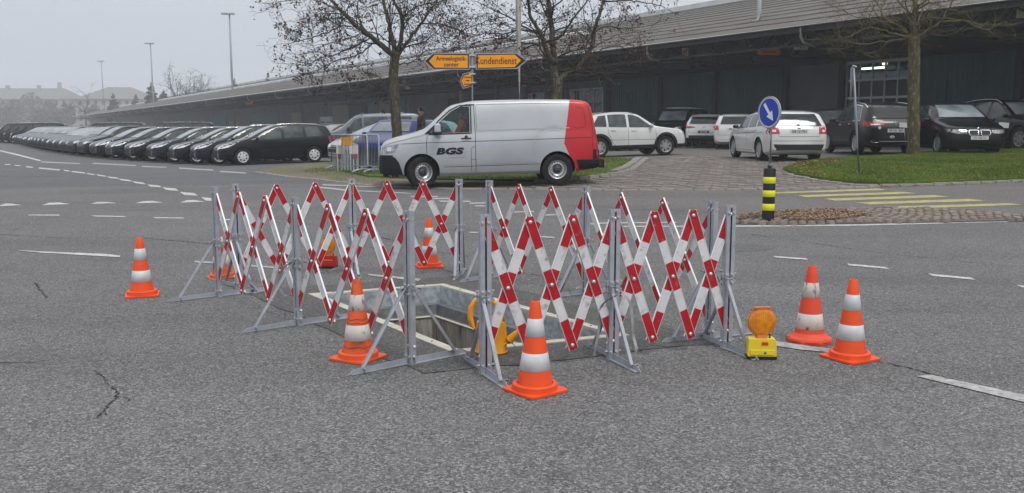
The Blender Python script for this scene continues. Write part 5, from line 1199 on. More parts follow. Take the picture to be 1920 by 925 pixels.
def skin_body(name, joints, edges, m, parent=None, sub=2):
    """one continuous body grown over a skeleton; joints: (x, y, z, radius)"""
    me = bpy.data.meshes.new(name); me.from_pydata([j[:3] for j in joints], edges, []); o = link(name, me, parent)
    md = o.modifiers.new('skin', 'SKIN'); md.use_smooth_shade = True; sl = me.skin_vertices[0].data
    for i, j in enumerate(joints): rr = j[3]; sl[i].radius = rr if isinstance(rr, tuple) else (rr, rr)
    sl[0].use_root = True; sm = o.modifiers.new('sub', 'SUBSURF'); sm.levels = sub; sm.render_levels = sub
    me.materials.append(MATS[m]); return o
# seated driver: x forward is -x in van space
pr = link('person', None); pr.parent = None; pr.empty_display_size = .2
sy = sg * .42
bpy.context.view_layer.update()
tag(pr, 'person in an orange jacket sitting at the wheel inside the silver van', 'person'); pr.matrix_world = r.matrix_world.copy()
J = [(1.86, sy, .90, (.15, .12)), (1.88, sy, 1.08, (.15, .11)), (1.86, sy, 1.30, (.17, .11)), (1.84, sy, 1.42, (.10, .09)), (1.82, sy, 1.50, .055), (1.84, sy + .19, 1.37, .07), (1.70, sy + .24, 1.14, .055), (1.50, sy + .17, 1.20, .045), (1.84, sy - .19, 1.37, .07), (1.70, sy - .24, 1.14, .055), (1.50, sy - .17, 1.20, .045)]
skin_body('jacket', J, [(0, 1), (1, 2), (2, 3), (3, 4), (3, 5), (5, 6), (6, 7), (3, 8), (8, 9), (9, 10)], 'vest_orange', pr)
J = [(1.86, sy, .92, .12), (1.80, sy + .1, .88, .09), (1.42, sy + .12, .90, .08), (1.80, sy - .1, .88, .09), (1.42, sy - .12, .90, .08)]
skin_body('trousers', J, [(0, 1), (1, 2), (0, 3), (3, 4)], 'cloth_dark', pr)
def head(parent, c, face, m='skin', s=1.0):
    """head with nose, ears, eyes and hair; face = direction looked in"""
    f = Vector(face).normalized(); l = Vector((0, 0, 1)).cross(f).normalized(); M3 = Matrix((f, l, Vector((0, 0, 1)))).transposed(); c = Vector(c)
    h = MB(); prof = [(0, -.115), (.035, -.112), (.058, -.085), (.07, -.04), (.078, .0), (.078, .045), (.066, .085), (.04, .108), (0, .115)]
    h.lathe([(a * s, b * s) for a, b in prof], 20, M=M3 @ Matrix.Diagonal((1.15, .95, 1)), c=c)
    h.tube([c + M3 @ Vector((.082, 0, .01)) * s, c + M3 @ Vector((.104, 0, -.022)) * s, c + M3 @ Vector((.084, 0, -.032)) * s], [.006 * s, .014 * s, .01 * s], 8)
    for q in (1, -1): h.tube([c + M3 @ Vector((-.005, q * .072, .012)) * s, c + M3 @ Vector((-.012, q * .084, .0)) * s, c + M3 @ Vector((-.004, q * .074, -.03)) * s], [.01 * s, .016 * s, .008 * s], 8)
    h.tube([c - Vector((0, 0, .09)) * s, c - Vector((0, 0, .16)) * s], .048 * s, 12)
    ho = h.build('head', m, parent); k = MB()
    k.lathe([(.084 * s, .0), (.087 * s, .045 * s), (.073 * s, .093 * s), (.044 * s, .118 * s), (0, .124 * s)], 20, M=M3 @ Matrix.Diagonal((1.12, .97, 1)), c=c - f * .012 * s); k.build('hair', 'hair', ho)
    e = MB()
    for q in (1, -1): e.tube([c + M3 @ Vector((.082, q * .031, .012)) * s, c + M3 @ Vector((.088, q * .031, .012)) * s], .009 * s, 8)
    e.tube([c + M3 @ Vector((.079, -.024, -.058)) * s, c + M3 @ Vector((.085, 0, -.06)) * s, c + M3 @ Vector((.079, .024, -.058)) * s], .005 * s, 6); e.build('face_feature', 'hair', ho); return ho
head(pr, (1.82, sy, 1.625), (-1, 0, 0))
def hand(parent, c, d, palm=(0, 0, -1), m='skin', s=1.0, curl=.6):
    """palm with five bent fingers, pointing along d, palm facing 'palm'"""
    d = Vector(d).normalized(); pn = (Vector(palm) - d * Vector(palm).dot(d)).normalized(); l = d.cross(pn); c = Vector(c); h = MB()
    h.bar(c - d * .01, c + d * .085 * s, .075 * s, .026 * s, l)
    for i, (o_, L) in enumerate(((-.03, .062), (-.011, .074), (.011, .07), (.03, .055))):
        p = c + d * .08 * s + l * o_ * s; q = p + (d * math.cos(curl) + pn * math.sin(curl)) * L * .5 * s; e = q + (d * math.cos(curl * 2.4) + pn * math.sin(curl * 2.4)) * L * .5 * s; h.tube([p, q, e], [.0095 * s, .009 * s, .0075 * s], 8)
    p = c + d * .02 * s - l * .034 * s; h.tube([p, p - l * .025 * s + d * .03 * s + pn * .01, p - l * .02 * s + d * .055 * s + pn * .025], [.011 * s, .0105 * s, .008 * s], 8); h.build('hand', m, parent)
for q in (1, -1): hand(pr, (1.47, sy + q * .165, 1.21), (-.8, 0, .2), (0, -q, 0), curl=.9)

# --- soldier in camouflage behind the windscreen of the van
Yp = 27.0; bp = at(790, 240, Yp); gx, gy = bp.x, Yp; gz = terrain(gx, gy) + .04
ps = thing('person', 'person in dark camouflage clothing standing beyond the bonnet of the silver van', 'person', (gx, gy, gz), R(200))
J = [(0, 0, .95, (.14, .11)), (0, 0, 1.15, (.15, .12)), (0, 0, 1.36, (.18, .12)), (0, 0, 1.46, (.12, .1)), (0, 0, 1.54, .06), (0, .2, 1.42, .075), (.02, .26, 1.14, .06), (.12, .22, .92, .045), (0, -.2, 1.42, .075), (.02, -.26, 1.14, .06), (.12, -.22, .92, .045),
     (0, .1, .88, .11), (.02, .11, .5, .08), (0, .12, .12, .06), (0, -.1, .88, .11), (.02, -.11, .5, .08), (0, -.12, .12, .06)]
skin_body('uniform', J, [(0, 1), (1, 2), (2, 3), (3, 4), (3, 5), (5, 6), (6, 7), (3, 8), (8, 9), (9, 10), (0, 11), (11, 12), (12, 13), (0, 14), (14, 15), (15, 16)], 'camo', ps)
head(ps, (.01, 0, 1.66), (1, 0, 0))
for q in (1, -1):
    hand(ps, (.13, q * .22, .89), (.25, 0, -1), (0, -q, 0)); b = MB(); b.tube([(-.05, q * .12, .05), (.05, q * .12, .05), (.16, q * .12, .035)], [.05, .05, .035], 10); b.tube([(0, q * .12, .06), (0, q * .12, .22)], .058, 10); b.build('boot', 'black_rubber', ps)
cp = MB(); cp.lathe([(.092, .0), (.095, .06), (.085, .085), (0, .09)], 18, c=(-.005, 0, 1.70)); cp.prism([(-.06, 0), (.06, 0), (.045, .07), (-.045, .07)], (.08, 0, 1.70), (0, 1, 0), (1, 0, 0), .006); cp.build('cap', 'camo', ps)

# --- cars right of the van
def c_at(px, Y): q = at(px, 240, Y); q.z = 0; return q
# white compact SUV facing right
a, b = c_at(1271, 34.6), c_at(1072, 33.4)
r = car_root('white compact SUV with black sills and alloy wheels seen from the side behind the van', a, b, 4.43); c = suv('paint_white', H=1.63)
std_car(c, r, suv_kit('paint_white', wind=(1.14, 1.52, .68, .56)))
# white estate, rear three-quarter
a, b = c_at(1411, 30.3), c_at(1497, 25.9)
r = car_root('white estate car seen from its rear right of the blue arrow sign, plate GE 121761', a, b, 4.67); c = wagon('paint_white', L=4.5, W=1.81, H=1.47, wr=.325)
k = wagon_kit('paint_white', ('alloy', 9), tail=[(.56, .80), (.88, .79), (.86, .97), (.58, .98)], rear=(1.02, 1.35, .66, .52), plate_b=(0, .86, 'GE·121761'), platem='plate_white', rails=(2.2, 3.95), railm='black_plastic', mirrorm='paint_black',
              diffuser=[(-.66, .33), (.66, .33), (.72, .50), (-.72, .50)], seams_back=[[(-.60, 1.0), (-.58, .72), (.58, .72), (.60, 1.0)], [(-.86, .6), (.86, .6)], [(-.86, .5), (-.62, .5)]])
std_car(c, r, k); lg = MB(); p, _, _ = c.hit('B', 0, .965); lg.lathe([(0, .008), (.04, .008), (.045, 0)], 16, M=Matrix.Rotation(R(90), 3, 'Y'), c=(p.x + .01, 0, .955)); lg.build('emblem', 'chrome', r)
for s in (1, -1): c.patch('lamp_insert', 'B', [(s * .66, .85), (s * .84, .85), (s * .83, .91), (s * .66, .91)], 'lamp_glass', r, off=.012, th=.01, step=.06)
# black SUV, rear three-quarter
a, b = c_at(1583, 32.6), c_at(1684, 28.0)
r = car_root('black SUV with chrome window line seen from the rear left of the mossy tree', a, b, 4.67); c = suv('paint_black', L=4.43, W=1.86, H=1.66, wr=.36, clad=.40)
k = suv_kit('paint_black', chrome=1, railm='chrome', handlem='chrome', wheel=('alloy', 8), tail=[(.34, .93), (.6, .90), (.88, .88), (.88, 1.02), (.6, 1.02), (.36, .99)], plate_b=(.0, .76, 'VS·151 263'),
            rear=(1.14, 1.50, .66, .54), diffuser=[(-.7, .32), (.7, .32), (.74, .5), (-.74, .5)], seams_back=[[(-.6, 1.06), (-.64, .66), (.64, .66), (.6, 1.06)]])
std_car(c, r, k); p, _, _ = c.hit('B', 0, 1.0); e = MB(); e.prism([(0, -.06), (.035, 0), (0, .06), (-.035, 0)], (p.x + .02, 0, 1.0), (0, 1, 0), (0, 0, 1), .008); e.build('emblem', 'chrome', r)
for s in (1, -1):
    e = MB(); q, _, _ = c.hit('B', s * .6, .42); e.tube([(q.x + .02, s * .6 + .13 * math.cos(t), .43 + .035 * math.sin(t)) for t in np.linspace(0, 2 * math.pi, 17)], .009, 6); e.build('exhaust_trim', 'chrome', r)
    c.patch('lamp_insert', 'B', [(s * .46, .935), (s * .76, .925), (s * .74, .965), (s * .46, .965)], 'lamp_glass', r, off=.012, th=.01, step=.06)
e = MB(); q, _, _ = c.hit('B', 0, .44); e.bar((q.x + .02, -.47, .43), (q.x + .02, .47, .43), .012, .012); e.build('bumper_trim', 'chrome', r)
e = MB(); q, _, _ = c.hit('B', -.5, .84); e.lathe([(0, .006), (.045, .006), (.05, 0)], 16, M=Matrix.Rotation(R(90), 3, 'Y'), c=(q.x + .01, -.5, .84)); e.build('round_badge', 'plate_white', r)
e = MB(); q, _, _ = c.hit('B', .12, .56); e.lathe([(0, .004), (.07, .004), (.075, 0)], 18, M=Matrix.Rotation(R(90), 3, 'Y') @ Matrix.Diagonal((.6, 1, 1)), c=(q.x + .014, -.1, .56)); eb = e.build('country_badge', 'plate_white', r)
text_obj('lettering', 'CH', .07, 'plate_black', eb, basis((q.x + .0205, -.1, .56), (0, 1, 0), (0, 0, 1)), bold=.002)
# black compact MPV, front three-quarter
a, b = c_at(1838, 26.6), c_at(1740, 30.4)
r = car_root('black compact people carrier with twin chrome grilles facing the camera right of the mossy tree', a, b, 4.34); c = mpv('paint_black', H=1.57)
k = mpv_kit('paint_black', grille=[(-.02, .7), (-.02, .71), (.02, .71), (.02, .7)], plate_f=(0, .52, 'VD 446112'), head=[(.36, .66), (.62, .64), (.82, .70), (.84, .78), (.62, .76), (.36, .75)], mirrorm='paint_black', headm='lamp_glass_dark', wheel=('alloy', 10), intake=[(-.72, .27), (.72, .27), (.64, .44), (-.64, .44)])
std_car(c, r, k)
for s in (1, -1):
    g_ = [(s * .04, .60), (s * .27, .60), (s * .31, .66), (s * .29, .745), (s * .04, .75)]; c.patch('grille', 'F', g_, 'black_plastic', r, off=.008, th=.02, step=.06); m_ = MB(); c.line(m_, 'F', g_ + [g_[0]], .02, .02); m_.build('grille_frame', 'chrome', r)
e = MB(); q, _, _ = c.hit('F', 0, .80); e.lathe([(0, .006), (.038, .006), (.042, 0)], 16, M=Matrix.Rotation(R(-90), 3, 'Y'), c=(q.x - .008, 0, .79)); e.build('emblem', 'chrome', r)
# dark SUV cut by the right edge
a, b = c_at(2000, 28.4), c_at(1842, 32.0)
r = car_root('black SUV with chrome roof rails cut off by the right edge of the picture', a, b, 4.6); c = suv('paint_black', W=1.88, H=1.68, wr=.37, clad=.38); std_car(c, r, suv_kit('paint_black', railm='chrome', chrome=0, rails=(1.7, 3.9)))
# dark people carrier between the two
a, b = c_at(1890, 35.5), c_at(1765, 38.5)
spawn('mpv', 'paint_black', 'black car mostly hidden behind the twin-grilled people carrier', a, math.atan2(b.y - a.y, b.x - a.x), 'dark cars half hidden before the hall doors', lambda r: std_car(mpv('paint_black'), r, mpv_kit('paint_black')))
a, b = c_at(1690, 36.5), c_at(1560, 39)
spawn('mpv', 'paint_anthracite', 'dark car whose roof shows behind the black SUV with chrome window line', a, math.atan2(b.y - a.y, b.x - a.x), 'dark cars half hidden before the hall doors', lambda r: std_car(mpv('paint_anthracite'), r, mpv_kit('paint_anthracite')))
# white crossover, rear
a, b = c_at(1338, 46), c_at(1318, 41.5)
r = car_root('white crossover seen from behind under the canopy with black number plate', a, b, 4.34); c = suv('paint_white', W=1.8, H=1.5 + .05, wr=.34, clad=.46)
k = suv_kit('paint_white', tail=[(.4, .93), (.62, .90), (.88, .88), (.88, .98), (.62, 1.0), (.4, .97)], plate_b=(0, .74, 'GE 9248'), platem='plate_black', rails=None, rear=(1.1, 1.42, .66, .56)); std_car(c, r, k)
p, _, _ = c.hit('B', 0, .95); e = MB(); e.prism([(0, -.06), (.035, 0), (0, .06), (-.035, 0)], (p.x + .02, 0, .96), (0, 1, 0), (0, 0, 1), .008); e.build('emblem', 'chrome', r)
# white estate left of the other, rear, half hidden
a, b = c_at(1398, 43), c_at(1377, 39)
r = car_root('white estate seen from behind, half hidden between the white crossover and the arrow sign', a, b, 4.5); c = wagon('paint_white', H=1.5); std_car(c, r, wagon_kit('paint_white', plate_b=(0, .84, 'VD 21140'), tail=[(.62, .80), (.86, .80), (.84, .99), (.66, .99)]))
# cars in the shade behind the white SUV
spawn('minibus', 'b', 'black van standing in the shade of the canopy behind the white compact SUV', c_at(1245, 46.5), R(60), 'dark vehicles in the shade under the canopy', mk_minibus)
spawn('wagon', 'paint_anthracite', 'dark car with pale rear side window beyond the bonnet of the white compact SUV', c_at(1205, 41), R(150), 'dark vehicles in the shade under the canopy', mk_wagon('paint_anthracite'))
# blue hatchback and white cars left of the van
a, b = c_at(648, 27.6), c_at(760, 31.2)
a = at(668, 240, 27.2); a.z = 0; b = at(770, 240, 30.0); b.z = 0
a = at(693, 240, 27.0); b = at(790, 240, 30.3); a.z = b.z = 0
r = car_root('blue hatchback behind the steel crowd barrier, nose to the left', a, b, 4.3); c = mpv('paint_blue', H=1.48); std_car(c, r, mpv_kit('paint_blue', headm='lamp_glass', wheel=('cover', 7), grille=[(-.4, .55), (.4, .55), (.4, .66), (-.4, .66)], wind=(1.13, 1.4, .66, .55), rear=(1.1, 1.36, .6, .52)))
a = at(652, 240, 30.6); a.z = 0
r = car_root('white hatchback with pale windscreen behind the crowd barrier, beside the blue one', a, a + Vector((math.cos(R(40)), math.sin(R(40)), 0)), 4.3); c = mpv('paint_white', H=1.5); std_car(c, r, mpv_kit('paint_white', wheel=('cover', 7), wind=(1.13, 1.42, .66, .55), rear=(1.1, 1.38, .6, .52)))
a = at(628, 240, 33.4); a.z = 0
r = spawn('wagonw', 'w', 'white estate roof showing between the black estate and the white hatchback', a, R(40), None, lambda r: std_car(wagon('paint_white'), r, wagon_kit('paint_white')))
if 'group' in r: del r['group']
a = at(598, 240, 43); a.z = 0
r = car_root('grey van with long row of side windows behind the white cars', a, a + Vector((math.cos(R(12)), math.sin(R(12)), 0)), 4.9, cat='van'); mk_minibus(r, 'paint_grey')
# ------------------------------------------------------------------ the hall: long canopy eave and wall running away to the left
VPX = -22.0
AZ = math.atan((960 - VPX) / FOC); U = Vector((-math.sin(AZ), math.cos(AZ), 0)); N = Vector((math.cos(AZ), math.sin(AZ), 0))
def HP(s, n, z): return U * s + N * n + Vector((0, 0, z))
def hs_(px, n, py=240):
    d = ray(px, py); d = Vector((d.x / d.y, 1, 0)); Y = n / d.dot(N); return (d * Y).dot(U)
def hz_(px, py, n):
    d0 = Vector((ray(px, 240).x / ray(px, 240).y, 1, 0)); Y = n / d0.dot(N); return at(px, py, Y).z
NE, NW, EZ, SL = 28.6, 37.6, 5.56, .236
S0, S1 = -14.0, 395.0
hall = thing('warehouse', 'long low warehouse with corrugated roof and deep dark canopy behind all the cars', 'building', (0, 0, 0))
def hbox(mb, s0, s1, n0, n1, z0, z1, mi=0):
    vs = [HP(s, n, z) for z in (z0, z1) for s, n in ((s0, n0), (s1, n0), (s1, n1), (s0, n1))]
    return mb.add(vs, [(0, 1, 2, 3), (7, 6, 5, 4), (4, 5, 1, 0), (5, 6, 2, 1), (6, 7, 3, 2), (7, 4, 0, 3)], mi)
def hpart(name, m, *boxes, parent=None):
    mb = MB()
    for b in boxes: hbox(mb, *b)
    return mb.build(name, m, parent or hall)
WT = 4.78
sR = (hs_(1709, NW), hs_(1582, NW))         # glazed roller door
segs = [(S0, sR[0]), (sR[1], S1)]
for a, b in segs: hpart('wall', 'hall_grey', (a, b, NW + .12, NW + .4, -.5, WT))
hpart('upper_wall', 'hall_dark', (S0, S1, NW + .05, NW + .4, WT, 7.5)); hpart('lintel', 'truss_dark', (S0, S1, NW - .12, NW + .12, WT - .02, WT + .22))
hpart('wall', 'hall_grey', (S0, S1, 80, 80.3, -.5, 7.5)); hpart('wall', 'hall_grey', (S0 - .3, S0, NW + .4, 80, -.5, 7.3)); hpart('wall', 'hall_grey', (S1, S1 + .3, NW + .4, 80, -.5, 7.3))
def green_door(px0, px1):
    s0, s1 = hs_(px1, NW) + .06, hs_(px0, NW) - .06; mb = MB(); hbox(mb, s0, s1, NW - .02, NW + .1, .3, 2.35, 1); hbox(mb, s0, s1, NW - .02, NW + .1, 2.352, WT - .03, 0)
    n = max(4, int((s1 - s0) / .24))
    for k in range(n):
        a = s0 + (s1 - s0) * k / n; hbox(mb, a, a + .05, NW - .045, NW - .021, .3, 2.34, 1); hbox(mb, a, a + .05, NW - .045, NW - .021, 2.36, WT - .04, 0)
    d = mb.build('sliding_door', ['door_green', 'door_green_low'], hall)
    h = MB(); hbox(h, s0 + .5, s0 + .58, NW - .09, NW - .046, 1.5, 1.9); h.build('door_handle', 'bolt_steel', d)
for a, b in ((1142, 1239), (1241, 1340), (1342, 1466), (1716, 1900), (2010, 2230)): green_door(a, b)
for px in (1142, 1240, 1341, 1472, 1578, 1713, 1907, 2000):
    s = hs_(px, NW); hpart('column', 'truss_dark', (s - .16, s + .16, NW - .22, NW + .02, -.5, WT + .1))
# cabinet on the grey wall
s = hs_(1545, NW); hpart('wall_cabinet', 'hall_grey', (s - .5, s + .6, NW - .1, NW + .1, .6, 2.5))
mat('pane_dark', (0.012, 0.014, 0.018), 0.25, spec=0.25)
# glazed roller door with lit room behind
rd = hpart('roller_door', 'frame_grey', (sR[0], sR[0] + .12, NW - .04, NW + .04, .4, WT), (sR[1] - .12, sR[1], NW - .04, NW + .04, .4, WT), (sR[0] + .12, sR[1] - .12, NW - .04, NW + .04, WT - .16, WT - .022), (sR[0] + .12, sR[1] - .12, NW - .04, NW + .04, .4, 1.2))
ZR = [1.2, 2.08, 2.96, 3.82, WT - .16]; nc = 5; SR = [sR[0] + .12 + (sR[1] - sR[0] - .24) * k / nc for k in range(nc + 1)]
mb = MB()
for z in ZR[1:-1]: hbox(mb, SR[0], SR[-1], NW - .035, NW + .035, z - .05, z + .05)
for s in SR[1:-1]: hbox(mb, s - .035, s + .035, NW - .045, NW + .03, 1.2, WT - .16)
mb.build('door_rail', 'frame_grey', rd)
pmb = None
for i in range(nc):
    for j in range(4):
        mb = MB(); hbox(mb, SR[i] + .04, SR[i + 1] - .04, NW - .006, NW + .006, ZR[j] + .052, ZR[j + 1] - .052); mb.build('pane', 'pane_clear' if j == 3 else 'pane_dark', rd)
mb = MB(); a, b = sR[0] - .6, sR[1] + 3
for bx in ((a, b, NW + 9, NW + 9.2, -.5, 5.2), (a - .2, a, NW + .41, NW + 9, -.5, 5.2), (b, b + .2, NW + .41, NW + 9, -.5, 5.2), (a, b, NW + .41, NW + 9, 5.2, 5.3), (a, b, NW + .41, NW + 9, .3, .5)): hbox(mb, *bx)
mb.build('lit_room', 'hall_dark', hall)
for px0, px1, py, n in ((1610, 1650, 128, NW + 4.5), (1622, 1655, 121, NW + 6.5), (1692, 1716, 110, NW + 4.5)):
    s0, s1 = hs_(px1, n), hs_(px0, n); z = min(hz_((px0 + px1) / 2, py, n), 5.1); hpart('tube_light', 'tube_light', (s0, s1, n, n + .12, z - .05, z + .05))
def wall_window(px0, px1, z0, z1, cols, rows, m='frame_grey'):
    s0, s1 = hs_(px1, NW), hs_(px0, NW); w = hpart('window', m, (s0, s0 + .08, NW + .02, NW + .115, z0, z1), (s1 - .08, s1, NW + .02, NW + .115, z0, z1), (s0 + .08, s1 - .08, NW + .02, NW + .115, z0, z0 + .08), (s0 + .08, s1 - .08, NW + .02, NW + .115, z1 - .08, z1),
        *[(s0 + (s1 - s0) * k / cols - .03, s0 + (s1 - s0) * k / cols + .03, NW + .03, NW + .115, z0 + .08, z1 - .08) for k in range(1, cols)])
    for i in range(cols):
        for j in range(rows):
            a, b = s0 + (s1 - s0) * i / cols, s0 + (s1 - s0) * (i + 1) / cols; c, d = z0 + (z1 - z0) * j / rows, z0 + (z1 - z0) * (j + 1) / rows
            hpart('pane', 'glass_dark', (a + .09, b - .09, NW + .06, NW + .105, c + .09, d - .09), parent=w)
wall_window(1064, 1129, 2.0, 4.3, 4, 2); wall_window(989, 1019, 2.2, 4.2, 2, 2); wall_window(600, 622, .8, 2.9, 2, 3)
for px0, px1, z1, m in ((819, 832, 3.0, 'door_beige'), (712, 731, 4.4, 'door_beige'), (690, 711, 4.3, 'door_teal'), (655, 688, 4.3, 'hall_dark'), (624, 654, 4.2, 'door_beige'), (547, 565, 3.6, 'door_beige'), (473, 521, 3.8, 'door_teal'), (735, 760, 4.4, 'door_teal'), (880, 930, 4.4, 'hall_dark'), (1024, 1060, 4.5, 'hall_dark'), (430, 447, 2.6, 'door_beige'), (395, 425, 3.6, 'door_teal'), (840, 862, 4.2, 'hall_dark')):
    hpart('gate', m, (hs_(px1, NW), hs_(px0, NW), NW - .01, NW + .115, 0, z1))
for px in (568, 865, 885, 930, 770, 1062, 985): s = hs_(px, NW - .4); hpart('pillar', 'hall_grey' if px != 865 else 'roof_band', (s - .12, s + .12, NW - .5, NW - .26, 0, WT))
# roof of corrugated sheets, lapped in rows
def rz(n): return EZ + (n - NE) * SL
NR = 58.0; row = 2.45; k = 0; n0 = NE - .25
while n0 < NR:
    n1 = min(n0 + row, NR); ss = np.arange(S0, 120, .045); mb = MB(); z0, z1 = rz(n0) + .03, rz(n1) - .005
    if k < 5:
        vs = []
        for s in ss:
            h = .026 * math.sin(s / .18 * 2 * math.pi); vs += [HP(s, n0, z0 + h), HP(s, n1 + .1, z1 + h + .02 * 0)]
        mb.add(vs, [(2 * i, 2 * i + 1, 2 * i + 3, 2 * i + 2) for i in range(len(ss) - 1)], 0, True)
    else: mb.add([HP(S0, n0, z0), HP(120, n0, z0), HP(120, n1 + .1, z1), HP(S0, n1 + .1, z1)], [(0, 3, 2, 1)])
    e = ss[-1] if k < 5 else 120
    mb.add([HP(e, n0, z0), HP(S1, n0, z0), HP(S1, n1 + .1, z1), HP(e, n1 + .1, z1)], [(0, 3, 2, 1)])
    mb.add([HP(S0, n0 + .002, z0 - .03), HP(S1, n0 + .002, z0 - .03), HP(S1, n0 + .002, z0 - .002), HP(S0, n0 + .002, z0 - .002)], [(0, 1, 2, 3)])
    mb.build('roof_sheet_row', 'roof_sheet', hall); n0 = n1; k += 1
mb = MB(); mb.add([HP(S0, NR, rz(NR)), HP(S1, NR, rz(NR)), HP(S1, 88, EZ), HP(S0, 88, EZ)], [(0, 3, 2, 1)]); mb.build('rear_roof', 'roof_sheet', hall)
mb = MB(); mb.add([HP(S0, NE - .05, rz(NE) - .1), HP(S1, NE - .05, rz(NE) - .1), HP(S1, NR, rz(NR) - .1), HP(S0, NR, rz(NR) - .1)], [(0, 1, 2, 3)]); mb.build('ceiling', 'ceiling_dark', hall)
def slope_box(mb, s0, s1, n0, n1, h0, h1): mb.add([HP(s, n, rz(n) + h) for h in (h0, h1) for s, n in ((s0, n0), (s1, n0), (s1, n1), (s0, n1))], [(0, 1, 2, 3), (7, 6, 5, 4), (4, 5, 1, 0), (5, 6, 2, 1), (6, 7, 3, 2), (7, 4, 0, 3)])
mb = MB(); slope_box(mb, 64, S1, 43.4, 44.4, .04, .36); mb.build('roof_light_strip', 'roof_band', hall)
mb = MB(); slope_box(mb, 38, S1, 57.2, 58.2, .04, .5); mb.build('ridge_cap', 'roof_band', hall)
mb = MB(); slope_box(mb, 34, 44, 51, 53.2, .05, .12); mb.build('roof_light_strip', 'roof_band', hall)
mb = MB(); mb.tube([HP(S0, NE - .32, EZ - .06), HP(60, NE - .32, EZ - .06), HP(S1, NE - .32, EZ - .06)], .085, 10); mb.build('gutter', 'gutter', hall)
mb = MB(); hbox(mb, S0, S1, NE - .2, NE - .1, EZ - .28, EZ - .03); mb.build('fascia', 'truss_dark', hall)
DP = [5, 15.5, 26.1, 35.8, 45.6, 56.4, 67, 77.9, 89.6, 101.7, 114] + [126 + 12.2 * k for k in range(22)]
for s in DP:
    mb = MB(); mb.tube([HP(s, NE - .3, EZ - .12), HP(s, NE - .3, EZ - .45), HP(s, NE - .12, EZ - .68), HP(s + .3, NE + .9, EZ - .78)] + ([HP(s + 1, NE + 4, EZ - .86)] if s < 60 else []), .055, 8); mb.build('downpipe', 'gutter', hall)
for s in sorted(DP + [(a + b) / 2 for a, b in zip(DP[:11], DP[1:12])]):
    mb = MB(); B = lambda n0, z0, n1, z1, w=.12: mb.bar(HP(s + .25, n0, z0), HP(s + .25, n1, z1), w, w, U)
    B(NE, rz(NE) - .3, NW, rz(NW) - .3); B(NE + .3, EZ - .75, NW, EZ - .75)
    if s < 140:
        for q in range(4): a = NE + .4 + q * 2.25; B(a, EZ - .75, a + 1.1, rz(a + 1.1) - .3, .07); B(a + 1.1, rz(a + 1.1) - .3, a + 2.2, EZ - .75, .07)
    mb.build('roof_truss', 'truss_dark', hall)
mb = MB()
for n in (NE + .5, NE + 4.6):
    mb.bar(HP(S0, n, rz(n) - .28), HP(S1, n, rz(n) - .28), .1, .1, N); mb.bar(HP(S0, n, EZ - .72), HP(S1, n, EZ - .72), .09, .09, N)
    s = S0
    while s < 110: mb.bar(HP(s, n, EZ - .7), HP(s + 1.1, n, rz(n) - .3), .06, .06, N); mb.bar(HP(s + 1.1, n, rz(n) - .3), HP(s + 2.2, n, EZ - .7), .06, .06, N); s += 2.2 if n < 30 else 5.0
mb.build('eave_girder', 'truss_dark', hall)
# vent pipe on the roof
q = at(1423, 38, 46.0); mb = MB(); mb.tube([q + Vector((-.35, 0, -.1)), q + Vector((-.02, 0, .0)), q + Vector((0, 0, .3)), q + Vector((0, 0, 2.6))], .11, 12); mb.build('vent_pipe', 'gutter', hall)
# boards hanging below the eave
def board(label, px0, py0, px1, py1, n, m, txt=None, tm='sign_text', yaw=0, cat='sign', fs=.8):
    c = ((px0 + px1) / 2, (py0 + py1) / 2); d0 = Vector((ray(c[0], 240).x / ray(c[0], 240).y, 1, 0)); Y = n / d0.dot(N); p = at(*c, Y); w = (px1 - px0) / FOC * Y; h = (py1 - py0) / FOC * Y
    t = thing('hanging_sign', label, cat, p, yaw); mb = MB(); mb.box((0, 0, 0), (w / math.cos(yaw), .08, h)); b = mb.build('board', m, t)
    k = MB()
    for s in (-.4, .4): k.tube([(w * s, 0, h / 2), (w * s, 0, h / 2 + .35)], .012, 6)
    k.build('hanger', 'truss_dark', t)
    if txt: text_obj('lettering', txt, h * fs, tm, b, basis((0, -.0415, 0), (1, 0, 0), (0, 0, 1)), bold=.002)
board('small square yellow sign with a red number under the eave', 1279, 91, 1290, 104, 29.6, 'sign_yellow_dim', '41', yaw=R(15))
board('dull orange sign reading Abschnitt hanging in the shade of the canopy', 1421, 92, 1462, 103.5, 31.5, 'sign_orange_dim', 'Abschnitt', yaw=R(10), fs=.62)
board('small cream sign hanging right of the orange canopy sign', 1489, 84.5, 1514, 93.5, 30.2, 'sign_cream', 'F 02-3', tm='sign_black', yaw=R(10), fs=.6)
board('pale box sign at the right edge of the picture under the eave', 1908, 13, 1935, 33, 29.6, 'sign_cream')
board('small dull orange sign under the canopy left of the yellow direction signs', 843, 148.5, 862, 156, 32.5, 'sign_orange_dim', 'Abs', fs=.7)
board('orange sign under the canopy beside the left bare tree trunk', 754, 150, 761, 160, 30, 'sign_yellow_dim'); board('small pale sign below the orange one beside the left tree trunk', 760, 161, 768, 167, 30.5, 'sign_cream')
board('small orange sign far along the canopy above the black estates', 462, 191, 474, 196, 30, 'sign_orange_dim')
board('small red lamp box high on the hall wall right of the mossy tree', 1760, 83, 1767, 88, 37, 'bar_red', cat='lamp')
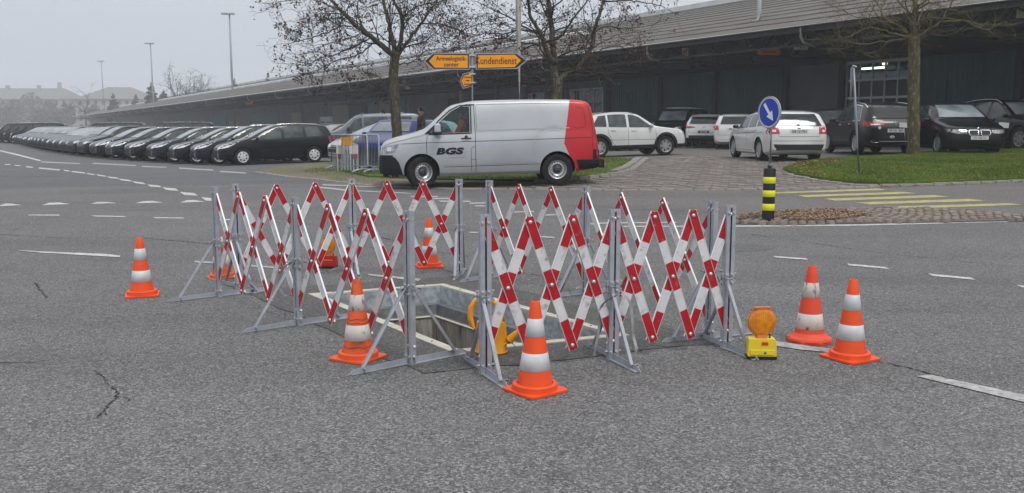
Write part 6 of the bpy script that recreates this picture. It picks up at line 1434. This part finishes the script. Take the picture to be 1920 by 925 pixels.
# blue-grey crates stacked under the canopy
q = U * hs_(776, 35) + N * 35
for i in range(3):
    for j in range(7):
        t = MB(); t.box((0, 0, .3), (1.15, .9, .07)); t.box((0, 0, .02), (1.15, .9, .07))
        for sx in (-1, 1):
            for sy in (-1, 1): t.box((sx * .54, sy * .41, .16), (.07, .08, .21))
        o = t.build('pallet_frame', 'crate_blue'); o.location = (q.x + i * 1.35 + rnd.uniform(-.03, .03), q.y + .2 * i, .35 + j * .37); o.rotation_euler = (0, 0, R(8))
        tag(o, '%s frame in the %s pile of blue-grey stacking frames under the canopy' % (['bottom', 'second', 'third', 'fourth', 'fifth', 'sixth', 'top'][j], ['left', 'middle', 'right'][i]), 'stacking frame', 'stacking frames piled under the canopy')

# ------------------------------------------------------------------ direction signs and masts
Y = 24.6; p = at(886, 240, Y); z0 = terrain(p.x, Y); r = thing('direction_sign', 'grey post with three yellow direction arrows pointing left, right and sideways', 'sign', (p.x, Y, z0))
w2 = lambda px, py, dy=0: at(px, py, Y + dy) - Vector((p.x, Y, z0))
mb = MB(); top = at(887, 97, Y).z - z0; mb.tube([(0, 0, 0), (0, 0, top)], .048, 14); mb.lathe([(.05, top), (.03, top + .02), (0, top + .02)], 14); mb.build('post', 'sign_back', r)
def arrow_sign(outer, inner, tip, txts, dy=-.07, txd=0):
    O_ = [w2(*q, dy) for q in outer]; mb = MB(); k = len(O_); mb.add(O_ + [v + Vector((0, .03, 0)) for v in O_], [tuple(range(k)), tuple(range(k, 2 * k))[::-1]] + [(i, k + i, k + (i + 1) % k, (i + 1) % k) for i in range(k)])
    bm = bmesh.new(); me = mb.mesh('sign_board', 'sign_back'); bm.from_mesh(me); bmesh.ops.recalc_face_normals(bm, faces=bm.faces); bm.to_mesh(me); bm.free(); b = link('sign_board', me, r)
    for nm, P_, m, off in (('sign_border', tip, 'sign_black', .003), ('sign_face', inner, 'sign_orange', .006)):
        V = [w2(*q, dy) + Vector((0, -off, 0)) for q in P_]; f = MB(); f.add(V, [tuple(range(len(V)))]); me = f.mesh(nm, m); link(nm, me, b)
    for t, x, y, h, sx in txts: text_obj('lettering', t, h, 'sign_text', b, basis(w2(x, y, dy) + Vector((0, -.009, 0)), (1, 0, 0), (0, 0, 1)), sx=sx, bold=.0022, depth=.001)
    return b
arrow_sign([(794.6, 115), (812, 99), (880.5, 99.6), (880, 131), (812, 131)], [(804.5, 115), (815, 103), (877, 104), (877, 127.6), (815, 127)], [(797, 115), (813, 101), (879, 101.6), (879, 129), (813, 129)], [('Armeelogistik-', 846.5, 110.3, .16, .86), ('center', 846, 121.5, .16, .95)])
arrow_sign([(891, 99.6), (970, 99), (988.7, 113.6), (970, 129.4), (892, 130.6)], [(896, 104), (965, 102.6), (977, 113.5), (965, 126), (896, 127.6)], [(893.5, 102), (968, 101), (986, 113.5), (968, 127.4), (894, 129.4)], [('Kundendienst', 930, 114.8, .26, .76)])
arrow_sign([(862, 153), (868, 138.5), (885, 134), (885, 162), (868, 167)], [(865, 153), (870, 142), (883.5, 138.4), (883.5, 159), (870, 163)], [(863.5, 153), (869, 140), (884.4, 136), (884.4, 161), (869, 165)], [('Werkstatt', 877, 145, .05, 1), ('Lager', 877, 151, .05, 1), ('Annahme', 877, 158, .05, 1)], dy=-.06)
mb = MB()
for z in (104, 126, 139, 155): q = w2(887, z); mb.box((0, 0, q.z), (.16, .13, .035)); mb.tube([(.07, -.02, q.z), (.11, -.02, q.z)], .014, 6)
mb.build('bracket', 'bolt_steel', r)
Y = 26.2; q = at(976, 240, Y); z0 = terrain(q.x, Y); r = thing('lamp_mast', 'thick pale concrete mast rising behind the van roof right of the arrow signs', 'lamp mast', (q.x, Y, z0)); t = at(971.5, 0, Y) - Vector((q.x, Y, z0))
mb = MB(); dirv = t / t.z; mb.tube([(0, 0, 0), dirv * 4, dirv * 9], [.085, .078, .06], 16); mb.build('mast', 'mast_pale', r); mb = MB(); mb.tube([dirv * 9, dirv * 9.2 + Vector((-.4, -.2, 0)), dirv * 9.2 + Vector((-1, -.5, 0))], .03, 8); mb.box(dirv * 9.2 + Vector((-1.2, -.6, 0)), (.6, .25, .1)); mb.build('luminaire', 'mast_grey', r)
for px, pt, Yl, lb in ((438.5, 28, 150, 'nearest and tallest of the three grey lamp masts above the hall roof on the left'), (290, 83, 215, 'middle one of the three lamp masts above the hall roof on the left'), (197, 116, 290, 'farthest and leftmost lamp mast in the haze')):
    q = at(px, 240, Yl); h = at(px, pt, Yl).z; r = thing('lamp_mast', lb, 'lamp mast', (q.x, Yl, 0), 0, 'tall lamp masts in the haze'); mb = MB(); mb.tube([(.003 * Yl * .5, 0, 0), (0, 0, h * .5), (0, 0, h)], [.26, .19, .12], 10); mb.build('mast', 'mast_grey', r)
    mb = MB(); mb.tube([(-.9, 0, h + .1), (.5, 0, h + .1)], .09, 6); mb.box((-.75, 0, h + .15), (1.0, .9, .22)); mb.box((.35, .0, h + .15), (.8, .9, .22)); mb.build('floodlight', 'mast_grey', r)

# bollard with blue arrow sign
q = BOL.copy(); Y = q.y; r = thing('arrow_bollard', 'black bollard with three yellow bands carrying a round blue arrow sign', 'bollard', q); k_ = Y / FOC
zt = at(1440, 316, Y).z - q.z; rb = 11.2 * k_; mb = MB(); mb.lathe([(0, 0), (rb * .98, 0), (rb, .02), (rb, zt - .02), (rb * .93, zt), (rb * .4, zt + .01), (rb * .3, zt + .05), (0, zt + .05)], 28); mb.build('bollard_body', 'bollard_black', r, sharp=40)
for a, b in ((332, 344), (357, 369), (382, 394.5)): z0, z1 = at(1440, b, Y).z - q.z, at(1440, a, Y).z - q.z; mb = MB(); mb.lathe([(rb + .0005, z0), (rb + .003, z0 + .002), (rb + .003, z1 - .002), (rb + .0005, z1)], 28); mb.build('reflective_band', 'bollard_yellow', r)
zc = at(1441, 211, Y).z - q.z; rd_ = 28.6 * k_; mb = MB(); mb.tube([(0, 0, zt), (0, 0, zc)], .0265, 12); mb.tube([(0, 0, zt - .0), (0, 0, zt + .07)], .045, 12); mb.build('sign_post', 'sign_back', r)
ya = R(-63); M3 = Matrix.Rotation(ya, 3, 'Z') @ Matrix.Rotation(R(90), 3, 'X'); nd = Matrix.Rotation(ya, 3, 'Z') @ Vector((0, -1, 0)); c = nd * .05 + Vector((.0, 0, zc))
mb = MB(); mb.lathe([(0, -.02), (rd_, -.02), (rd_ + .008, -.012), (rd_ + .008, .012), (rd_ - .004, .014), (rd_ - .012, .006), (0, .006)], 40, M=M3, c=c); sd = mb.build('sign_disc', 'sign_back', r, sharp=40)
mb = MB(); mb.lathe([(0, .0085), (rd_ * .95, .0085)], 40, M=M3, c=c); mb.build('white_ring', 'sign_white', sd); mb = MB(); mb.lathe([(0, .0115), (rd_ * .89, .0115)], 40, M=M3, c=c); mb.build('blue_face', 'sign_blue', sd)
ap = [(-.13, -.78), (.13, -.78), (.11, .1), (.36, .1), (0, .78), (-.36, .1), (-.11, .1)]; an = R(218); xx = Matrix.Rotation(ya, 3, 'Z') @ Vector((1, 0, 0)); zz = Vector((0, 0, 1))
A2 = [(u * math.cos(an) - v_ * math.sin(an), u * math.sin(an) + v_ * math.cos(an)) for u, v_ in ap]; mb = MB(); mb.add([c + nd * .0145 + xx * u * rd_ * .9 + zz * v_ * rd_ * .9 for u, v_ in A2], [tuple(range(7))]); mb.build('arrow', 'sign_white', sd)

# slim leaning post with edge-on triangle, two little marker signs
q = gp(1611, 331); Y = q.y; t = at(1600, 128, Y) - q; r = thing('sign_post', 'slim grey post leaning left in the grass with a triangular sign seen edge on', 'sign post', q); mb = MB(); mb.tube([(0, 0, 0), t * .5, t], .03, 10); mb.build('post', 'mast_grey', r)
mb = MB(); xd = Vector((.30, .95, 0)).normalized(); mb.prism([(-.45, 0), (.45, 0), (0, -.78)], t + Vector((-.045, 0, .03)), xd, Vector((0, 0, 1)), .03); mb.build('triangle', 'sign_back', r)
mb = MB(); mb.bar(t + Vector((-.09, -.2, .05)), t + Vector((.0, -.2, .02)), .03, .02); mb.build('sign_edge', 'sign_white', r)
for px, py, w, lb in ((1880, 284, 19, 'small white marker sign on a thin stake before the twin-grilled people carrier'), (1703, 291, 17, 'small white marker sign on a bent stake left of the mossy tree trunk')):
    Y = gp(px, py).y * .98; q = at(px, 240, Y); q.z = terrain(q.x, Y) + .05; tz_ = at(px, 235, Y).z - q.z; r = thing('marker_sign', lb, 'sign', q, 0, None); ln = -.14 if px < 1800 else .02
    mb = MB(); mb.tube([(0, 0, 0), (ln, 0, tz_)], .014, 6); mb.build('stake', 'mast_pale', r); mb = MB(); ww = w * Y / FOC; mb.box((ln, -.02, tz_), (ww, .01, ww * .52), M=Matrix.Rotation(R(4), 3, 'Y')); mb.build('plate', 'plate_white', r)

# crowd barriers with stored signs behind the verge
def crowd_barrier(a, b, label, h=1.08):
    a, b = Vector((a.x, a.y, terrain(a.x, a.y))), Vector((b.x, b.y, terrain(b.x, b.y))); r = thing('crowd_barrier', label, 'barrier', a, 0, 'steel crowd barriers on the verge'); d = b - a; t = d.normalized(); n = Vector((-t.y, t.x, 0)); z = Vector((0, 0, 1)); z0, L = .22, d.length
    mb = MB(); P_ = [a * 0 + z * z0 + t * .06, z * (h - .06), t * .06 + z * h, t * (L - .06) + z * h, t * L + z * (h - .06), t * L + z * (z0 + .04), t * (L - .06) + z * z0, t * .06 + z * z0]; P_[0] = z * (z0 + .04); mb.tube(P_[:6] + [t * L + z * z0], .02, 8); mb.tube([t * 0 + z * z0, t * L + z * z0], .02, 8); mb.build('frame', 'post_steel', r)
    k = int(L / .13)
    for i in range(1, k): q = t * L * i / k; u = MB(); u.tube([q + z * z0, q + z * h], .009, 6, cap=False); u.build('rod', 'mast_grey', r)
    for s in (.12, .88):
        f = MB()
        for o_ in (-.05, .05): q = t * (L * s + o_); f.tube([q - n * .33, q - n * .28 + z * .1, q - n * .12 + z * .15, q + n * .12 + z * .15, q + n * .28 + z * .1, q + n * .33], .017, 8)
        q = t * L * s; f.box(q + z * .19, (.12, .06, .09)); f.build('foot', 'post_steel', r)
    return r
q0, q1 = gp(622, 320), gp(690, 329); crowd_barrier(q0, q1, 'steel crowd barrier in front of the stored yellow and white boards'); e = at(703, 240, q1.y + 1.6)
dd = (q1 - q0).normalized(); nn_ = Vector((-dd.y, dd.x, 0)); nn_ = nn_ if nn_.y > 0 else -nn_
crowd_barrier(q0 + dd * .25 + nn_ * .28, q1 + dd * .3 + nn_ * .22, 'second steel crowd barrier standing close behind the first')
def stored(px0, py0, px1, py1, off, m, label, nm='stored_board', cat='board', extra=None, grp=None):
    c = ((px0 + px1) / 2, (py0 + py1) / 2); Yc = lerp(q0.y, q1.y, (c[0] - 620) / 70) + off; p0, p1 = at(px0, py1, Yc), at(px1, py0, Yc); o = thing(nm, label, cat, ((p0.x + p1.x) / 2, Yc, p0.z), 0, grp); mb = MB(); mb.box((0, 0, (p1.z - p0.z) / 2), (p1.x - p0.x, .03, p1.z - p0.z), M=Matrix.Rotation(R(-6), 3, 'X')); mb.build('panel', m, o)
    if extra == 'legs':
        g_ = p0.z - terrain(p0.x, Yc); l = MB(); [l.bar((s * (p1.x - p0.x) * .4, .0, .0), (s * (p1.x - p0.x) * .4, .03, -g_), .03, .03) for s in (-1, 1)]; l.build('leg', 'frame_grey', o)
    return o
for i, x in enumerate((640, 645.5, 651, 656.5)): stored(x, 257, x + 5, 272.4, .15, 'sign_yellow_dim', ('leftmost', 'second', 'third', 'rightmost')[i] + ' of the narrow yellow boards stored behind the crowd barrier', grp='narrow yellow boards behind the crowd barrier', extra='legs')
stored(631, 273, 646, 289, .12, 'plate_white', 'pale square board left of the other behind the crowd barrier', extra='legs'); stored(655.5, 273.5, 672, 289, .14, 'plate_white', 'pale square board right of the other behind the crowd barrier', extra='legs')
stored(632, 289, 640, 297, .1, 'tail_red', 'small red lamp below the left pale board behind the crowd barrier', 'red_lamp', 'lamp', extra='legs'); stored(662, 290, 670, 298, .1, 'tail_red', 'small red lamp below the right pale board behind the crowd barrier', 'red_lamp', 'lamp', extra='legs')

# ------------------------------------------------------------------ trees
def catmull(P, n=6):
    out = []
    for i in range(len(P) - 1):
        p0, p1, p2, p3 = P[max(i - 1, 0)], P[i], P[i + 1], P[min(i + 2, len(P) - 1)]
        for k in range(n): t = k / n; out.append(0.5 * ((2 * p1) + (p2 - p0) * t + (2 * p0 - 5 * p1 + 4 * p2 - p3) * t * t + (3 * p1 - p0 - 3 * p2 + p3) * t**3))
    out.append(P[-1]); return out
def twig(mb, g, p, d, L, r, lv, tips, seg=4, droop=.0, kids=3):
    P = [p]; d = d.normalized()
    for k in range(seg):
        d = (d + Vector((g.gauss(0, .22), g.gauss(0, .22), g.gauss(0, .2) - droop))).normalized(); P.append(P[-1] + d * L / seg)
    mb.tube(P, [max(lerp(r, r * .35, k / seg), .0035) for k in range(seg + 1)], 3 if r < .02 else 5, cap=False)
    if lv <= 1: tips.append((P[-1], lv)); tips.append((P[2], lv))
    if lv > 0:
        for k in range(kids + (lv > 1)):
            i = g.randint(1, seg); dd = (P[i] - P[i - 1]).normalized(); a = Vector((g.gauss(0, 1), g.gauss(0, 1), g.gauss(.1, .8))).normalized()
            twig(mb, g, P[i], dd * .7 + a * .75, L * g.uniform(.45, .72), r * .5, lv - 1, tips, 3 if lv < 2 else 4, droop, kids)
def leafs(tips, g, n, s0, s1, m, name, parent, hang=.035, cats=None):
    mb = MB()
    for t in range(n):
        p, lv = g.choice(tips); p = p + Vector((g.gauss(0, hang), g.gauss(0, hang), g.gauss(-hang * .6, hang)))
        for q in range(g.randint(1, 3)):
            s = g.uniform(s0, s1); a = Vector((g.gauss(0, 1), g.gauss(0, 1), g.gauss(0, 1))).normalized() * s; b = a.cross(Vector((g.gauss(0, 1), g.gauss(0, 1), g.gauss(0, 1)))).normalized() * s * .7; c = p + Vector((g.gauss(0, s), g.gauss(0, s), g.gauss(0, s)))
            mb.add([c - a, c - b * .8, c + a * .9, c + b], [(0, 1, 2, 3)])
    o = mb.build(name, m, parent); o['kind'] = 'stuff'; return o
def tree(label, base, trunk, limbs, seed, barkm, twigm, lv=2, dens=1.0, leaf=(), upright=0, group=None, trunk_r=(.15, .12), kidz=3, L0=(.7, 1.5)):
    g = random.Random(seed); Y = base[1]; z0 = terrain(base[0], Y); r = thing('bare_tree', label, 'tree', (base[0], Y, z0), 0, group); O = Vector((base[0], Y, z0))
    tp = [at(px, py, Y) - O for px, py in trunk]; tp = [Vector((tp[0].x, 0, -.1))] + tp; n = len(catmull(tp)); c = catmull(tp)
    mb = MB(); mb.tube(c, [lerp(trunk_r[0], trunk_r[1], i / n) * (1.35 if i < 3 else 1) * (1 + .05 * math.sin(i * 2.3)) for i in range(n)], 14)
    cm = MB(); tips = []
    for px_, r0, r1, dep in limbs:
        L = len(px_); P_ = [at(x, y, Y + dep * i / (L - 1)) - O + Vector((0, 0, 0)) for i, (x, y) in enumerate(px_)]; C_ = catmull(P_, 5); n = len(C_)
        C_ = [p + Vector((g.gauss(0, .012), g.gauss(0, .03), g.gauss(0, .012))) if 0 < i else p for i, p in enumerate(C_)]
        (mb if r0 > .05 else cm).tube(C_, [lerp(r0, r1, i / (n - 1)) for i in range(n)], 8 if r0 > .04 else 5)
        ln = sum((b - a).length for a, b in zip(C_, C_[1:])); k = int(ln / .22 * dens)
        for j in range(k):
            i = g.randint(2, n - 1); i = max(i, 2); d = (C_[i] - C_[i - 1]).normalized(); a = Vector((g.gauss(0, 1), g.gauss(0, 1), g.gauss(.15 + upright, .7))).normalized(); fr = i / n
            twig(cm, g, C_[i], d * .6 + a * .8, g.uniform(*L0) * (1.1 - .45 * fr), max(.011, lerp(r0, r1, fr) * .36), lv, tips, kids=kidz)
        twig(cm, g, C_[-1], (C_[-1] - C_[-2]), .7, r1, 1, tips)
    mb.build('trunk', barkm, r); cm.build('crown', twigm, r)
    for (n_, s0, s1, m, nm) in leaf: leafs(tips, g, n_, s0, s1, m, nm, r)
    return r
Yt = 26.6
tree('bare tree hung with dark seed clusters, its trunk between the crowd barrier and the van', (at(745, 240, Yt).x, Yt), [(745, 262), (741, 200), (738, 140), (742, 98)], [
    ([(742, 108), (716, 86), (690, 65), (669, 50), (649, 30), (630, 11), (615, -4), (585, -30)], .085, .03, -1.0), ([(742, 100), (733, 65), (727, 32), (716, -4), (700, -60)], .08, .03, 1.0),
    ([(744, 100), (753, 65), (752, 28), (735, -4), (728, -60)], .07, .03, -.6), ([(746, 104), (757, 89), (775, 63), (790, 43), (809, 15), (824, -6), (850, -50)], .055, .02, .8),
    ([(701, 79), (684, 95), (662, 106), (634, 112), (608, 130)], .026, .01, -1.2), ([(692, 72), (662, 89), (630, 102), (604, 108), (576, 121), (556, 121)], .026, .008, 1.2), ([(649, 31), (630, 54), (597, 67), (565, 76), (539, 83)], .026, .008, -.8),
    ([(634, 16), (617, 13), (604, 4), (570, -1), (522, 4)], .024, .008, 1.0), ([(788, 46), (824, 45), (867, 60), (900, 67)], .024, .008, -.8), ([(738, 140), (720, 150), (700, 140), (668, 128)], .015, .006, .8), ([(744, 120), (770, 118), (800, 96), (830, 92)], .02, .007, 1.2),
    ([(757, 30), (790, 10), (830, 2), (860, -10)], .022, .008, -1.5), ([(650, 30), (610, 40), (575, 52)], .018, .006, .6), ([(746, 95), (700, 60), (660, 70), (610, 84)], .02, .008, -1.8), ([(742, 92), (790, 80), (815, 62), (838, 40)], .022, .008, 1.8)],
    11, 'bark', 'twig_dark', 2, 1.0, [(1600, .028, .05, 'seed_dark', 'seed_cluster'), (420, .03, .05, 'leaf_rust', 'dead_leaf')], trunk_r=(.155, .13))
tree('bare tree with rusty dead leaves behind the middle of the van roof, limbs forking wide', (at(1043, 240, 27.2).x, 27.2), [(1043, 262), (1043, 200), (1044, 147)], [
    ([(1044, 155), (1038, 130), (1040, 112), (1036, 86), (1034, 43), (1030, 13), (1026, -8), (1020, -60)], .12, .05, 0.4), ([(1038, 122), (1021, 86), (1015, 65), (995, 32), (990, 0), (983, -50)], .085, .03, -1.0), ([(1014, 64), (980, 48), (954, 32), (922, 17), (896, 4)], .03, .01, -1.2),
    ([(1046, 152), (1060, 140), (1077, 134), (1095, 112), (1110, 86), (1116, 54), (1125, 22), (1134, -4), (1150, -50)], .085, .035, 1.0), ([(1022, 80), (1051, 69), (1073, 37), (1095, 11), (1112, -20)], .035, .015, -1.0), ([(1114, 60), (1138, 50), (1170, 54), (1203, 50)], .025, .009, .8),
    ([(1109, 86), (1092, 66), (1066, 58), (1042, 72)], .024, .009, .5), ([(1130, 4), (1170, 1), (1203, 4), (1246, 13)], .026, .01, -.8), ([(1015, 66), (982, 57), (943, 63), (900, 65), (860, 84)], .03, .01, 1.2), ([(1016, 85), (982, 80), (940, 72), (900, 72)], .024, .009, -.8),
    ([(1045, 150), (1010, 146), (975, 130)], .02, .009, -.8), ([(1048, 105), (1070, 110), (1080, 118)], .016, .008, .8), ([(1096, 110), (1130, 92), (1165, 84)], .02, .007, 1.0), ([(950, 32), (910, 40), (870, 56), (838, 48)], .018, .007, .8), ([(1030, 20), (1065, -10), (1080, -40)], .03, .01, 1)],
    23, 'bark', 'twig_dark', 2, .85, [(1350, .026, .046, 'seed_dark', 'seed_cluster'), (850, .03, .05, 'leaf_rust', 'dead_leaf')], trunk_r=(.175, .16))
q = gp(1713, 296)
tree('mossy young tree with dense low twigs on the right grass island', (q.x, q.y), [(1713, 280), (1713, 180), (1714, 110), (1714, 70)], [
    ([(1714, 78), (1714, 40), (1716, 0), (1717, -70)], .085, .05, 0), ([(1712, 74), (1703, 70), (1671, 63), (1649, 55), (1627, 52), (1594, 68), (1577, 74)], .034, .008, -.8), ([(1712, 76), (1697, 72), (1664, 81), (1649, 98), (1636, 109)], .026, .007, .5), ([(1697, 74), (1640, 81), (1618, 83), (1583, 79), (1539, 74)], .024, .006, -1.0),
    ([(1712, 72), (1706, 68), (1690, 50), (1660, 35), (1649, 11), (1640, -3), (1628, -40)], .036, .014, .8), ([(1714, 78), (1736, 59), (1762, 42), (1778, 15), (1788, -3), (1796, -40)], .038, .014, -.6), ([(1762, 42), (1806, 39), (1828, 50), (1854, 57), (1860, 63)], .022, .006, .8), ([(1716, 40), (1752, 33), (1795, 37), (1839, 46), (1876, 45)], .024, .006, -.8),
    ([(1715, 30), (1690, 10), (1670, -20)], .03, .012, .8), ([(1715, 20), (1740, 5), (1755, -30)], .03, .012, -.8), ([(1713, 60), (1700, 20), (1697, -30)], .03, .012, -1), ([(1715, 55), (1730, 20), (1735, -30)], .03, .012, 1), ([(1690, 50), (1650, 38), (1600, 30), (1585, 20)], .02, .006, -1.0), ([(1700, 62), (1660, 45), (1625, 25)], .02, .006, 1.2)],
    37, 'bark_moss', 'twig_green', 2, 1.0, [], upright=.15, trunk_r=(.175, .16), kidz=2, L0=(.55, 1.15))
# trees in the haze
def far_bare(px, top, base, Y, label, seed, grp='bare trees in the haze behind the hall'):
    p = at(px, 240, Y); h = at(px, top, Y).z; g = random.Random(seed); r = thing('bare_tree', label, 'tree', (p.x, Y, 0), 0, grp); mb = MB(); tips = []; s = h / 10
    mb.tube([(0, 0, 0), (0, 0, h * .35), (.1 * s, 0, h * .6)], [.3 * s, .22 * s, .1 * s], 6)
    for k in range(11): a = g.uniform(0, 6.28); twig(mb, g, Vector((0, 0, h * g.uniform(.28, .55))), Vector((math.cos(a) * .6, math.sin(a) * .6, 1)), h * g.uniform(.28, .45), .11 * s, 3, tips, kids=2)
    mb.build('trunk', 'twig_dark', r); leafs(tips, g, 160, .06 * s, .13 * s, 'far_wood', 'twig_haze', r, hang=.3 * s)
far_bare(337, 135, 0, 260, 'left one of two bare round trees above the hall roof', 1); far_bare(370, 140, 0, 262, 'slimmer bare tree right beside the round bare tree above the hall roof', 2); far_bare(398, 156, 0, 270, 'faint low bare tree in the haze right of the two bare ones', 3)
far_bare(1275, 2, 0, 92, 'pale birch-like tree top above the hall roof right of the rusty tree', 4, None); far_bare(1238, 22, 0, 110, 'thin bare tree tops above the hall roof left of the pale birch', 5, None); far_bare(1445, -20, 0, 120, 'bare tree top cut by the upper edge beside the roof vent pipe', 6, None)
far_bare(162, 175, 0, 330, 'faint bare tree in front of the hip-roofed house', 7)
def conifer(px, top, Y, label, seed, sc=1.0):
    p = at(px, 240, Y); h = at(px, top, Y).z; g = random.Random(seed); r = thing('conifer', label, 'tree', (p.x, Y, 0), 0, 'dark conifers in the haze'); mb = MB(); mb.tube([(0, 0, 0), (0, 0, h * .97)], [h * .018, h * .004], 6); mb.build('trunk', 'twig_dark', r); f = MB()
    for k in range(170):
        t = g.random()**.8; z = h * lerp(.12, .98, t); R_ = h * .20 * sc * (1 - t)**.8 * g.uniform(.6, 1.15) + h * .012; a = g.uniform(0, 6.28); d = Vector((math.cos(a), math.sin(a), 0)); n = Vector((-d.y, d.x, 0)); w = R_ * .33
        for q in range(3):
            a0, a1 = q / 3, (q + 1) / 3 + .1; f.add([Vector((0, 0, z)) + d * R_ * a0 - n * w * g.uniform(.3, .8), Vector((0, 0, z)) + d * R_ * a0 + n * w * g.uniform(.3, .8), Vector((0, 0, z - R_ * .25)) + d * R_ * a1 + n * w * g.uniform(.1, .5), Vector((0, 0, z - R_ * .3)) + d * R_ * a1 - n * w * g.uniform(.1, .5)], [(0, 1, 2, 3)])
            f.add([Vector((0, 0, z)) + d * R_ * a0, Vector((0, 0, z - .0)) + d * R_ * a1, Vector((0, 0, z - R_ * .45)) + d * R_ * a1, Vector((0, 0, z - R_ * .35)) + d * R_ * a0], [(0, 1, 2, 3)])
    f.build('crown', 'conifer', r)
conifer(215, 173, 300, 'dark conifer before the hip-roofed house, leftmost of the three', 1, 1.3); conifer(258, 174, 300, 'dark conifer right of the hip-roofed house, middle one of the three', 2, 1.3); conifer(287, 152, 262, 'tallest dark conifer behind the middle lamp mast', 3, 1.3); conifer(310, 166, 268, 'lower conifer right beside the tallest one', 4, 1.5)
conifer(443, 145, 215, 'dark conifer at the foot of the nearest hazy lamp mast', 5, 1.3); conifer(505, 138, 200, 'small conifer top just over the hall roof, farthest right', 6, .9)
g = random.Random(5)
for k, (px, top, w, Y) in enumerate([(-10, 178, 46, 430), (30, 184, 40, 415), (62, 172, 44, 440), (96, 186, 34, 410), (128, 192, 30, 400), (14, 200, 44, 390), (78, 204, 40, 385), (180, 196, 24, 380), (112, 206, 30, 375)]):
    p = at(px, 240, Y); h = at(px, top, Y).z; Rw = w / 2 / FOC * Y; r = thing('far_tree', 'blurred tree of the hazy wood, %s counted from the left edge of the picture' % {-10: 'first', 14: 'second', 30: 'third', 62: 'fourth', 78: 'fifth', 96: 'sixth', 112: 'seventh', 128: 'eighth', 180: 'last'}[px], 'tree', (p.x, Y, 0), 0, 'trees of the hazy wood far left'); mb = MB(); mb.tube([(0, 0, 0), (0, 0, h * .6)], [.4, .2], 6); mb.build('trunk', 'twig_dark', r); f = MB()
    for q in range(900):
        a, b_ = g.uniform(0, 6.28), g.uniform(-1, 1); rr = g.random()**.4; c = Vector((math.cos(a) * Rw * rr * math.sqrt(1 - b_ * b_), math.sin(a) * Rw * rr * math.sqrt(1 - b_ * b_), h * .56 + b_ * h * .44 * rr)); s = g.uniform(.3, .75)
        u = Vector((g.gauss(0, 1), g.gauss(0, 1), g.gauss(0, 1))).normalized() * s; v_ = u.cross(Vector((g.gauss(0, 1), g.gauss(0, 1), 1))).normalized() * s * .7; f.add([c - u, c - v_, c + u, c + v_], [(0, 1, 2, 3)])
    f.build('crown', 'far_wood', r)
# hazy houses
def house(label, px0, px1, eave, ridge, Y, depth=18, rows=4, cols=9, hip=.3, chim=()):
    p0, p1 = at(px0, 240, Y), at(px1, 240, Y); W_ = p1.x - p0.x; ze, zr = at(px0, eave, Y).z, at(px0, ridge, Y).z; r = thing('house', label, 'house', ((p0.x + p1.x) / 2, Y, 0)); mb = MB(); mb.box((0, depth / 2, ze / 2), (W_, depth, ze)); mb.build('wall', 'house_wall', r)
    o = 1.0; a = [(-W_ / 2 - o, -o, ze), (W_ / 2 + o, -o, ze), (W_ / 2 + o, depth + o, ze), (-W_ / 2 - o, depth + o, ze), (-W_ / 2 + W_ * hip, depth / 2, zr), (W_ / 2 - W_ * hip, depth / 2, zr)]
    mb = MB(); mb.add(a, [(0, 1, 5, 4), (1, 2, 5), (2, 3, 4, 5), (3, 0, 4), (3, 2, 1, 0)]); ro = mb.build('roof', 'house_roof', r)
    for x, hh in chim: c = MB(); c.box((W_ * x, depth * .4, zr + hh / 2 - .8), (1.6, 1.6, hh + 1.6)); c.build('chimney', 'house_wall', ro)
    for j in range(rows):
        for i in range(cols): x = -W_ / 2 + W_ * (i + .5) / cols; z = ze * (j + .55) / rows; w = MB(); w.box((x, -.02, z), (W_ / cols * .4, .14, ze / rows * .5)); w.build('window', 'glass_dark', r)
house('long hazy building behind the wood at the far left', -40, 130, 186, 164, 480, 22, 4, 12, .14, ((.1, 1.5), (.33, 3), (-.25, 1.5)))
house('hip-roofed pale house in the haze behind the farthest lamp mast', 146, 277, 186, 162, 440, 20, 4, 9, .33, ())

# ------------------------------------------------------------------ haze
m = bpy.data.materials.new('haze'); m.use_nodes = True; n_, l_ = m.node_tree.nodes, m.node_tree.links; n_.remove(n_['Principled BSDF']); pv = n_.new('ShaderNodeVolumePrincipled')
pv.inputs['Color'].default_value = (.93, .96, 1, 1); pv.inputs['Density'].default_value = .001; pv.inputs['Anisotropy'].default_value = .0; l_.new(pv.outputs[0], n_['Material Output'].inputs['Volume'])
mb = MB(); mb.box((-100, 370, 24.7), (820, 880, 52.6)); MATS['haze'] = m; o = mb.build('haze', 'haze'); o['kind'] = 'stuff'
S.cycles.volume_bounces = 1; S.cycles.max_bounces = 6; S.cycles.transparent_max_bounces = 12

for o in S.objects:      # fixings too small to pick apart
    if o.type == 'MESH' and o.name.split('.')[0] in ('bolt', 'bar_bolt', 'clamp', 'frame_screw', 'panel_gap', 'bumper_slot', 'grille_bar', 'rub_strip', 'window_seal', 'logo_line', 'lens_rib', 'hanger', 'leg', 'door_rail', 'side_moulding', 'window_trim', 'stamp_ring', 'bracket', 'floodlight', 'face_feature', 'eave_girder', 'lit_room', 'slot_shade_strip') and o.parent: 
        if o.name.split('.')[0] in ('bolt', 'bar_bolt', 'clamp', 'frame_screw', 'panel_gap', 'bumper_slot', 'window_seal'): o['kind'] = 'stuff'
